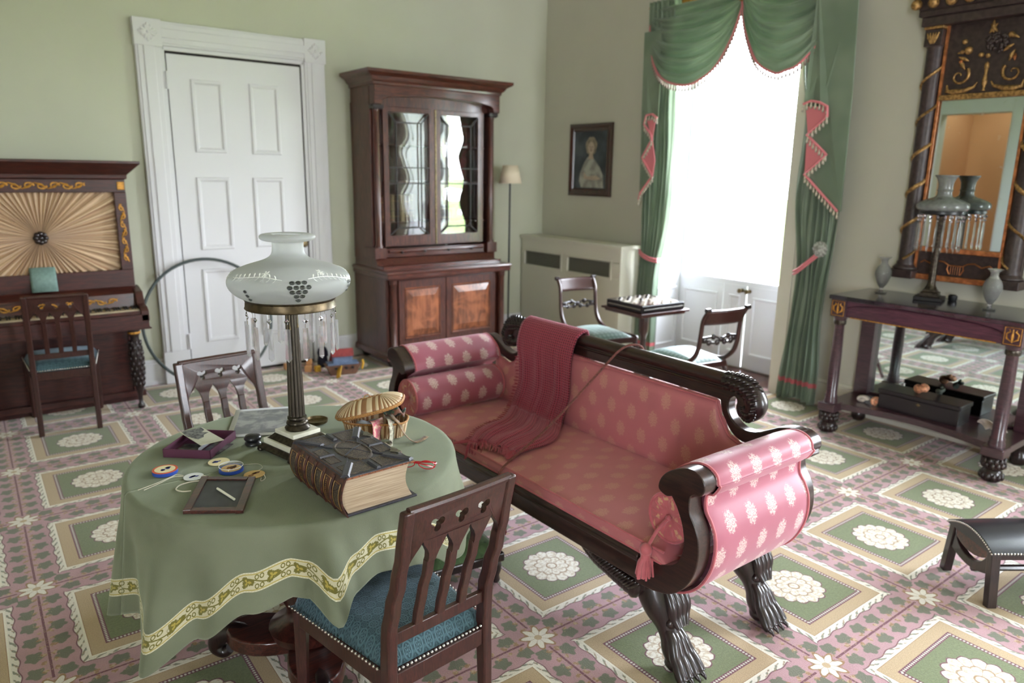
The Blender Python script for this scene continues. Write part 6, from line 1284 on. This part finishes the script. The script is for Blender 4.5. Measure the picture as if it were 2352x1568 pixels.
QB('mirror_frame', 'purple', lambda m: (m.box(4.705, 4.735, py0+.09, py1-.09, .19, .205), m.box(4.705, 4.735, py0+.09, py1-.09, .745, .76), m.box(4.722, 4.735, py0+.09, py1-.09, .205, .745)))
PG = thing('pier_mirror', 'tall dark and gilt pier mirror with spiral columns above the pier table', 'mirror', (4.75, 1.80, .98))
def GB(nm, mat, f, sm=0, bevel=.002, **k): return QB(nm, mat, f, sm, bevel, base=PG, **k)
MAT['darkgilt'] = simple('dark_worn_gesso', srgb(52, 40, 38), .45, var=.3, vs=40); MAT['dullgold'] = simple('dull_worn_gilding', srgb(150, 116, 70), .45, .55, var=.4, vs=70); MAT['redgold'] = simple('reddish_gilding', srgb(176, 112, 70), .42, .5, var=.3, vs=30)
GB('back_board', 'darkgilt', lambda m: m.box(4.745, 4.785, 1.47, 2.13, 1.0, 2.58)); GB('upper_panel', 'darkgilt', lambda m: m.box(4.725, 4.745, 1.57, 2.03, 2.065, 2.47)); GB('lower_panel', 'darkgilt', lambda m: m.box(4.725, 4.745, 1.57, 2.03, 1.015, 1.155))
GB('glass', 'mirror', lambda m: m.box(4.728, 4.744, 1.585, 2.015, 1.185, 2.035), 0, 0)
for z0, z1, nm, mt in ((2.035, 2.065, 'gilt_bar', 'dullgold'), (1.155, 1.185, 'gilt_bar', 'redgold'), (.983, 1.017, 'gilt_bar', 'redgold')): GB(nm, mt, lambda m: m.box(4.705, 4.745, 1.57, 2.03, z0, z1), 0, .004)
for s in (-1, 1):
    yc = 1.80+s*.287; y_in = 1.80+s*.222
    GB('gilt_strip', 'redgold', lambda m: m.box(4.71, 4.745, min(y_in, y_in+s*.014), max(y_in, y_in+s*.014), 1.0, 2.47), 0, 0)
    GB('spiral_column', 'darkgilt', lambda m: m.lathe([(.050, 1.06), (.052, 1.075), (.044, 1.09), (.044, 2.33), (.05, 2.34)], 28, (4.715, yc, 0)), 50, 0)
    GB('spiral_band', 'dullgold', lambda m: m.tube([(4.715-.045*cos(a), yc+s*-.045*sin(a)*1, 1.10+a*.034) for a in [k*.22 for k in range(int(1.20/.034/.22))]], .0125, 6, flat=.6), 70, 0)
    GB('column_base', 'darkgilt', lambda m: (m.box(4.64, 4.785, yc-.075, yc+.075, .985, 1.035), m.lathe([(.066, 1.035), (.07, 1.045), (.06, 1.058), (.055, 1.065)], 28, (4.715, yc, 0))), 40, .004)
    GB('capital', 'darkgilt', lambda m: m.box(4.665, 4.785, yc-.048, yc+.048, 2.34, 2.43), 0)
    GB('capital_leaf', 'dullgold', lambda m: [m.tube([(4.662, yc+q*.005, 2.352), (4.658, yc+q*.014, 2.385), (4.662, yc+q*.020, 2.412)], [.004, .008, .003], 6) for q in (-1.6, -.8, 0, .8, 1.6)], 60, 0)
    GB('gilt_abacus', 'dullgold', lambda m: m.box(4.655, 4.785, yc-.055, yc+.055, 2.432, 2.448), 0, .004)
GB('cornice', 'darkgilt', lambda m: ([m.box(4.785-d, 4.785, 1.80-.355-e, 1.80+.355+e, z0, z1) for d, e, z0, z1 in ((.14, .0, 2.448, 2.50), (.155, .015, 2.50, 2.535), (.185, .05, 2.60, 2.625), (.20, .065, 2.625, 2.66), (.15, .02, 2.535, 2.60))]), 0, .006)
for k in range(9): GB('cornice_ball', 'dullgold', lambda m: m.sphere((4.61, 1.42+k*.095, 2.568), .030, 8), 60, 0)
rnd = random.Random(8)
def fruit(m):
    for i in range(46): a, r = rnd.random()*6.28, .062*sqrt(rnd.random()); m.sphere((4.712-.012*(1-r/.062), 1.765+r*cos(a), 2.325+r*.8*sin(a)), .0105, 6)
GB('carved_grapes', 'darkgilt', fruit, 60, 0)
for i, (y, z, r) in enumerate(((1.905, 2.30, .022), (1.93, 2.35, .014), (1.70, 2.36, .016), (1.835, 2.27, .014), (1.80, 2.262, .013))): GB('carved_fruit', 'dullgold', lambda m: m.sphere((4.715, y, z), r, 8), 60, 0)
def leaf(m, y, z, a, l, w=.012): m.tube([(4.716, y, z), (4.708, y+l*.5*cos(a), z+l*.5*sin(a)), (4.716, y+l*cos(a), z+l*sin(a))], [w*.3, w, w*.25], 6)
for (y, z, a, l) in ((1.79, 2.38, 1.5, .07), (1.81, 2.38, 2.2, .06), (1.77, 2.38, .9, .06), (1.68, 2.31, -.6, .06), (1.67, 2.28, -1.2, .06), (1.66, 2.34, .5, .06), (1.95, 2.27, 3.6, .06), (1.94, 2.25, 4.2, .06), (1.96, 2.29, 3.0, .06)): GB('carved_leaf', 'dullgold', lambda m: leaf(m, y, z, a, l), 60, 0)
for s in (-1, 1):
    GB('carved_scroll', 'dullgold', lambda m: m.tube([(4.716, 1.80+s*(.135+.055*(1-k/26)*cos(k*.30+2.4)), 2.165+.055*(1-k/26)*sin(k*.30+2.4)*1.0) for k in range(0, 24)], [.009*(1-k/34) for k in range(24)], 6), 60, 0)
    GB('carved_cornucopia', 'dullgold', lambda m: m.tube([(4.716, 1.80+s*y, z) for y, z in ((.195, 2.12), (.19, 2.085), (.15, 2.078), (.10, 2.082), (.05, 2.10), (.035, 2.125))], [.004, .012, .017, .014, .008, .003], 7), 60, 0)
    GB('carved_bud', 'redgold', lambda m: leaf(m, 1.80+s*.135, 2.225, pi/2, .035, .011), 60, 0)
GB('carved_torch', 'dullgold', lambda m: m.lathe([(.012, 2.075), (.006, 2.085), (.010, 2.10), (.014, 2.12), (.010, 2.15), (.007, 2.17), (.012, 2.20), (.012, 2.22), (0, 2.232)], 12, (4.722, 1.80, 0)), 60, 0)
GB('carved_lyre', 'redgold', lambda m: ([m.tube([(4.716, 1.80+s*y, z) for y, z in ((.03, 1.03), (.045, 1.06), (.04, 1.085), (.065, 1.10), (.10, 1.105), (.14, 1.085), (.18, 1.10), (.20, 1.085))], .0045, 6) for s in (-1, 1)], [m.tube([(4.718, 1.775+k*.0125, 1.03), (4.718, 1.775+k*.0125, 1.08)], .0018, 5) for k in range(5)], m.tube([(4.716, 1.755, 1.083), (4.716, 1.845, 1.083)], .004, 6)), 60, 0)
# lamp with cut glass shade and spear prisms
L2 = thing('table_lamp', 'dark column lamp with smoky glass shade and spear prisms on the pier table', 'lamp', (4.575, 1.862, .885), .25)
m_ = MB(); steps(m_, [(.075, 0), (.075, .022)]); m_.build('plinth', 'blackwood', L2, 0, bevel=.003); m_ = MB(); steps(m_, [(.048, .022), (.048, .045), (.036, .052), (.036, .062)]); m_.build('upper_plinth', 'bronze', L2, 0, bevel=.002)
m_ = MB(); m_.lathe([(.034, .062), (.03, .075), (.024, .085), (.021, .10), (.018, .46), (.024, .47), (.028, .49), (.014, .50)], 24); m_.build('column', 'bronze', L2, 60); m_ = MB(); m_.lathe([(.0, .498), (.11, .50), (.118, .505), (.118, .520), (.10, .522), (0, .522)], 40); m_.build('gallery_ring', 'black', L2, 40)
MAT['smoke'] = pane('smoky_cut_glass', (.62, .65, .64), 2.6)
def smoke():
    t = NT('etched_smoky_glass'); P, x, y, z = t.coord(); n = t.noise(P, 40, 3); d = t.n('ShaderNodeBsdfPrincipled'); d.inputs['Base Color'].default_value = (*srgb(118, 122, 120), 1); d.inputs['Roughness'].default_value = .15
    tp = t.n('ShaderNodeBsdfTransparent'); tp.inputs[0].default_value = (.75, .78, .77, 1); a = t.shmix(t.ss(n, .4, .6, .70, .85), X(t, tp.outputs[0]), X(t, d.outputs[0])); t.nt.links.new(a.s, t.out.inputs[0]); return t.mat
MAT['smoke'] = smoke(); m_ = MB(); Q = spline([(.110, .520), (.130, .528), (.137, .546), (.129, .566), (.095, .584), (.055, .598), (.040, .610), (.038, .632), (.043, .638), (.038, .646), (.040, .68), (.050, .705), (.060, .718), (.058, .724), (.052, .722)], 4); lathe_open(m_, Q, 48); m_.build('shade', 'smoke', L2, 80)
sm_ = MB(); sm_.lathe([(0, -.118), (.006, -.100), (.0065, -.095), (.0035, -.088), (.0045, -.03), (.003, 0), (0, .002)], 6); so = sm_.build('spear_prism', 'prismglass', None, 0); SPM = so.data; bpy.data.objects.remove(so); bm_ = MB(); bm_.sphere((0, 0, 0), .0105, 6, (1, .6, 1)); bo = bm_.build('bead', 'crystal', None, 0); BDM = bo.data; bpy.data.objects.remove(bo)
for k in range(20):
    a = 2*pi*k/20; b_ = inst('crystal_bead', BDM, L2, Matrix.Translation((.114*cos(a), .114*sin(a), .488)) @ rotz(a)); inst('crystal_bead', BDM, b_, Matrix.Translation((0, 0, -.022)) @ Matrix.Scale(.7, 4)); inst('spear_prism', SPM, b_, Matrix.Translation((0, 0, -.036)) @ Matrix.Diagonal((1, 1, 1.45, 1)))
m_ = MB(); m_.lathe([(.020, 0), (.024, .008), (.024, .030), (.016, .036), (0, .036)], 20); o = m_.build('small_round_box', 'black', None, 40); o.location = (4.655, 1.765, .885); tag(o, 'small black round box right of the pier table lamp', 'box')
def vase(x, y, label, s=1.):
    v = thing('cut_glass_vase', label, 'vase', (x, y, .885), .3, 'cut glass vases on the pier table'); m_ = MB(); steps(m_, [(.030*s, 0), (.030*s, .008*s)]); m_.lathe([(.013*s, .008*s), (.010*s, .020*s), (.013*s, .034*s)], 16); m_.build('foot', 'crystal', v, 30, bevel=.001)
    m_ = MB(); lathe_open(m_, spline([(.012*s, .034*s), (.030*s, .062*s), (.046*s, .105*s), (.047*s, .135*s), (.036*s, .165*s), (.022*s, .182*s), (.020*s, .205*s), (.030*s, .222*s), (.040*s, .226*s), (.036*s, .223*s), (.017*s, .20*s), (.032*s, .165*s), (.042*s, .13*s), (.026*s, .06*s), (.0001, .045*s)], 3), 32); m_.build('bowl', 'cutglass', v, 60)
def cutg():
    t = NT('diamond_cut_glass'); P, x, y, z = t.coord(); a = y.at2(x)*16.; k = (a+z*260.).sin().abs().min((a-z*260.).sin().abs()); g = t.n('ShaderNodeBsdfPrincipled'); g.inputs['Transmission Weight'].default_value = .9; g.inputs['Roughness'].default_value = .05; g.inputs['Base Color'].default_value = (.95, .96, .97, 1)
    t.put(g.inputs['Normal'], t.bump(t.ss(k, 0, .5), 1., .004)); d_ = t.n('ShaderNodeBsdfDiffuse'); d_.inputs[0].default_value = (.75, .78, .78, 1); a_ = t.shmix(t.ss(k, .1, .6, .14, .02), X(t, g.outputs[0]), X(t, d_.outputs[0])); t.nt.links.new(a_.s, t.out.inputs[0]); return t.mat
MAT['cutglass'] = cutg(); vase(4.575, 2.150, 'cut glass vase on the pier table, nearer the curtain'); vase(4.50, 1.515, 'cut glass vase at the right end of the pier table')
# writing box and shells on the lower shelf
WB = thing('writing_box', 'closed black lacquered writing box on the pier table shelf', 'box', (4.545, 1.79, .19), radians(1)); m_ = MB(); m_.box(-.085, .085, -.225, .235, 0, .095); m_.build('body', 'blackwood', WB, 0, bevel=.003); m_ = MB(); m_.box(-.092, .092, -.232, .242, .097, .125); m_.build('lid', 'blackwood', WB, 0, bevel=.005)
m_ = MB(); m_.prism([(0, -.014), (.010, 0), (0, .014), (-.010, 0)], 0, .0015, lambda u, v, w: (-.0855-w, v, .075+u)); m_.build('keyhole_plate', 'brass', WB, 0)
MAT['shellw'] = simple('pearly_shell', srgb(206, 196, 186), .3, coat=.3, var=.2, vs=30); MAT['shello'] = simple('orange_mottled_shell', srgb(196, 138, 106), .4, var=.4, vs=60); MAT['shelld'] = simple('dark_green_shell', srgb(60, 66, 60), .5, var=.3, vs=40)
def spiral_shell(label, loc, s, mat, rz, n=46, grow=.94, turns=.36, lift=.0, squash=.7, spikes=0):
    m_ = MB(); P, R = [], []; r = 1.
    for k in range(n): a = k*turns; P.append((s*r*cos(a)*.62, s*r*sin(a)*.62, s*(lift*(1-r)))); R.append(s*r*.42*(1+(spikes*max(0, sin(a*3))))); r *= grow
    m_.M = Matrix.Diagonal((1, squash, 1, 1)) ; m_.tube(P, R, 12); zmin = min(v[2] for v in m_.v); m_.v = [(v[0], v[1], v[2]-zmin) for v in m_.v]; o = m_.build('seashell', mat, None, 80); o.location = loc; o.rotation_euler = (0, 0, rz); return tag(o, label, 'shell', 'shells on the pier table')
def nautilus(label, loc, s, mat, rz, **k):
    o = spiral_shell(label, (0, 0, 0), s, mat, 0, **k); me = o.data; me.transform(Matrix.Rotation(radians(80), 4, 'X')); zm = min(v.co.z for v in me.vertices); me.transform(Matrix.Translation((0, 0, -zm))); o.location = loc; o.rotation_euler = (0, 0, rz); return o
nautilus('pearly spiral shell at the left end of the pier table shelf', (4.50, 2.145, .190), .052, 'shellw', radians(-60)); nautilus('orange mottled shell beside the pearly one on the shelf', (4.48, 2.062, .190), .042, 'shello', radians(-40), squash=1.1, spikes=.2)
spiral_shell('orange conch shell on the black writing box', (4.535, 1.80, .315), .058, 'shello', 1.2, lift=.8, squash=.8, spikes=.3); spiral_shell('dark knobbly shell behind the conch on the writing box', (4.585, 1.72, .315), .045, 'shelld', .3, lift=1.1, squash=.9)
def scallop(label, loc, s, tilt, rz):
    m_ = MB(); N = 66; m_.grid(lambda u, v: (s*v*sin((u-.5)*2.3)*1.0, s*v*cos((u-.5)*2.3)-s*.3, s*(.30*sin(pi*min(1, v*.75+.0))+.022*v*cos(u*2*pi*11))), N, 10); o = m_.build('seashell', 'shellw', None, 80, solid=.003); o.location = loc; o.rotation_euler = (radians(tilt), 0, rz); return tag(o, label, 'shell', 'shells on the pier table')
scallop('ribbed scallop shell behind the right column of the pier table', (4.50, 1.435, .225), .060, 70, radians(80)); scallop('smaller scallop shell leaning by the right column', (4.46, 1.355, .222), .045, 62, radians(100))
# ---- black leather stool at the right edge
ST = thing('leather_stool', 'low dark wooden stool with a curved black leather top and brass nails, right foreground', 'stool', (3.025, .945, 0), atan2(-.583, .812))
# local x runs away from the visible end, local y across it (negative y nearer the camera)
SL = .52
for x in (0, SL-.02):
    for s in (-1, 1): m_ = MB(); m_.obox((x+.012, s*.137, 0), (x+.012, s*.112, .215), .030, .036, (1, 0, 0)); m_.build('leg', 'carved', ST, 0, bevel=.003)
    m_ = MB(); m_.prism([(-.118, .205), (-.122, .130)]+[(-.118+.236*k/12, .125-.028*sin(pi*k/12)) for k in range(1, 12)]+[(.122, .130), (.118, .205)]+[(.085*cos(pi*k/12)*1.15, .215-.085*sin(pi*k/12)) for k in range(0, 13)], 0, .024, lambda u, v, w: (x+w, u, v)); m_.build('end_brace', 'carved', ST, 30, bevel=.002)
    m_ = MB(); m_.prism([(-.128+.256*k/12, .222+.034*sin(pi*k/12)) for k in range(13)]+[(.11*cos(pi*k/14), .216-.062*sin(pi*k/14)) for k in range(15)], .002, .02, lambda u, v, w: (x+w, u, v)); m_.build('crescent_panel', 'mahog_x', ST, 30)
m_ = MB(); m_.tube([(.02, 0, .085), (SL-.02, 0, .085)], .013, 8); m_.build('stretcher', 'carved', ST)
for s in (-1, 1): m_ = MB(); m_.box(.02, SL-.02, s*.118-.008, s*.118+.008, .19, .225); m_.build('side_rail', 'carved', ST, 0)
m_ = MB(); m_.grid(lambda u, v: (-.012+(SL+.015)*u, -.138+.276*v, .222+.045*sin(pi*v)**.8+.004*sin(pi*u)), 20, 24); m_.prism([(-.138+.276*k/24, .2215+.045*sin(pi*k/24)**.8) for k in range(25)]+[(.138, .214), (-.138, .214)], -.0118, SL+.0028, lambda u, v, w: (w, u, v)); m_.build('leather_top', 'leather', ST, 60)
nb_ = 0
for k in range(30): v = (k+.5)/30; inst('nail', NAIL, ST, Matrix.Translation((-.0135, -.138+.276*v, .2145+.045*sin(pi*v)**.8)))
for s in (-1, 1):
    for k in range(42): inst('nail', NAIL, ST, Matrix.Translation((-.005+SL*k/42, s*.1385, .2215)))
# ---- games table and klismos chairs
GT = thing('games_table', 'small pedestal games table before the window', 'table', (3.936, 3.523, 0), radians(-4)); m_ = MB(); m_.box(-.235, .235, -.215, .215, .630, .645); m_.box(-.215, .215, -.195, .195, .612, .630); m_.build('tabletop', 'mahog_x', GT, 0, bevel=.004)
m_ = MB(); m_.lathe([(.055, .10), (.05, .13), (.028, .16), (.026, .22), (.036, .27), (.038, .30), (.022, .36), (.020, .42), (.036, .47), (.037, .58), (.05, .612)], 8); m_.build('pedestal', 'mahog', GT, 20)
for k in range(3): a = 2*pi*k/3+.5; m_ = MB(); P = spline([(.03, .13, .022), (.10, .12, .020), (.17, .06, .017), (.21, .02, .018), (.225, .014, .014)], 5); m_.tube([(r*cos(a), r*sin(a), z) for r, z, w in P], [w for r, z, w in P], 10); m_.build('foot', 'carved', GT, 60)
def checker():
    t = NT('ivory_ebony_squares'); P, x, y, z = t.coord(); u, v = (x/.045), (y/.0415); k = ((u.t.math('FLOOR', u)+v.t.math('FLOOR', v))*.5).frac() > .25; ins = (x.abs() < .18)*(y.abs() < .166)
    t.bsdf(t.mix(ins, srgb(34, 26, 26), t.mix(k, srgb(214, 204, 190), srgb(48, 34, 32))), .18, coat=.6); return t.mat
GBd = thing('game_board', 'raised ebony and ivory checkered game board on the small table', 'game board', (3.936, 3.523, .645), radians(-4)); m_ = MB(); m_.box(-.205, .205, -.188, .188, 0, .050); m_.build('case', 'blackwood', GBd, 0, bevel=.003); m_ = MB(); m_.box(-.198, .198, -.181, .181, .050, .053); m_.build('playing_surface', checker(), GBd, 0)
def border(m):
    for k in range(24): a = -.19+.38*(k+.5)/24; [m.sphere((a, s*.1885, .024), .005, 5) for s in (-1,)]
    for k in range(22): a = -.17+.34*(k+.5)/22; m.sphere((-.2055, a, .024), .005, 5)
m_ = MB(); border(m_); stuff(m_.build('bead_border', 'steel', GBd, 60))
MAT['darkpiece'] = simple('dark_draught', srgb(40, 28, 28), .25, coat=.5); MAT['lightpiece'] = simple('ivory_draught', srgb(176, 164, 148), .35, coat=.3)
cm = MB(); cm.lathe([(.011, 0), (.0125, .002), (.0125, .006), (.011, .0075), (.008, .0065), (0, .0065)], 20)
dk = cm.build('draughts_piece', 'darkpiece', None, 40); lt = cm.build('draughts_piece', 'lightpiece', None, 40); tag(dk, 'dark round draughts piece on the checkered board', 'game piece', 'dark draughts pieces'); tag(lt, 'ivory round draughts piece on the checkered board', 'game piece', 'ivory draughts pieces')
RM = Matrix.Translation((3.936, 3.523, .698)) @ rotz(radians(-4)); nd = nl = 0
for row in range(8):
    if row in (3, 4): continue
    for c_ in range(8):
        if (row+c_) % 2: continue
        dark = row > 4
        if (nd if dark else nl) >= 12: continue
        src = dk if dark else lt; cnt = nd if dark else nl; o = src if cnt == 0 else src.copy()
        if cnt: COL.objects.link(o)
        sh2 = 1 if (row, c_) in ((2, 4), (5, 3)) else 0
        o.location = RM @ Vector(((c_-3.5)*.045, (row-3.5+sh2*(1 if row == 2 else -1))*.0415, 0))
        if dark: nd += 1
        else: nl += 1
def seatgreen():
    t = NT('pale_green_horsehair'); P, x, y, z = t.coord(); k = ((x*90.).sin()*(y*90.).sin()).abs(); t.bsdf(t.mix(t.ss(k, .2, .7), srgb(84, 112, 104), srgb(124, 148, 140)), .35, spec=.6, sheen=.3); return t.mat
MAT['seatgreen'] = seatgreen()
def klismos(label):
    c = thing('klismos_chair', label, 'chair', group='klismos chairs at the games table'); W = .158
    for s in (-1, 1):
        m_ = MB(); P = spline([(-.118, .792, .013), (-.100, .775, .015), (-.070, .72, .015), (-.060, .64, .015), (-.050, .56, .016), (-.020, .49, .018), (.05, .435, .020), (.15, .415, .019), (.30, .415, .018), (.42, .418, .018), (.445, .405, .018)], 5)
        x_ = lambda y: s*(W+.045*max(0, min(1, y/.42))); m_.tube([(x_(y), y, z) for y, z, w in P], [w for y, z, w in P], 8, flat=.8); m_.build('side_frame', 'chairwood', c, 60)
        m_ = MB(); m_.tube([(x_(.4), .425, .405), (x_(.4), .455, .30), (x_(.4), .46, .18), (x_(.4), .50, .0)], [.020, .018, .015, .012], 8); m_.build('front_leg', 'chairwood', c, 60)
        m_ = MB(); m_.tube([(s*W, .06, .43), (s*W, .0, .30), (s*W, -.04, .15), (s*W, -.11, .0)], [.021, .019, .016, .013], 8); m_.build('rear_leg', 'chairwood', c, 60)
        m_ = MB(); m_.tube([(s*(W-.012), -.112, .795), (s*(W+.022), -.112, .795)], .014, 10); m_.build('scroll_end', 'carved', c, 60)
    m_ = MB(); m_.grid(lambda u, v: (-W+2*W*u, -.066-.046*v-.020*sin(pi*u), .700+.092*v), 14, 6); m_.build('top_rail', 'chairwood', c, 80, solid=.018)
    m_ = MB()
    for i in range(9): x = -.12+.24*i/8; m_.sphere((x, -.058-.014*sin(pi*(i/8)), .598+.018*(-1 if i % 2 else 1)*(0 if i in (0, 8, 4) else 1)), .019, 7, (1.1, .5, 1))
    for q in (-1, 1): m_.tube([(-.14, -.055, .598+q*.012), (-.05, -.07, .598+q*.022), (0, -.072, .598), (.05, -.07, .598+q*.022), (.14, -.055, .598+q*.012)], .008, 6)
    m_.build('carved_crossbar', 'carved', c, 60)
    m_ = MB(); m_.obox((-.2, .44, .40), (.2, .44, .40), .02, .04); m_.build('front_rail', 'chairwood', c, 0, bevel=.004); m_ = MB(); m_.obox((-W, .03, .405), (W, .03, .405), .02, .036); m_.build('rear_rail', 'chairwood', c, 0, bevel=.004)
    m_ = MB(); m_.grid(lambda u, v: ((2*u-1)*(W-.015+.045*v), .02+.42*v, .415+.030*min(1, min(u, 1-u)*7, min(v, 1-v)*7)+.022*sin(pi*u)*sin(pi*v)), 18, 18); m_.build('seat', 'seatgreen', c, 70)
    return c
k1 = klismos('dark klismos chair behind the sofa with its back to the camera'); k1.location = (3.712, 2.745, 0); k1.rotation_euler = (0, 0, radians(-9))
k2 = copy_tree(k1); k2.location = (3.790, 4.035, 0); k2.rotation_euler = (0, 0, radians(169)); k2['label'] = 'klismos chair facing the camera in front of the radiator cover'
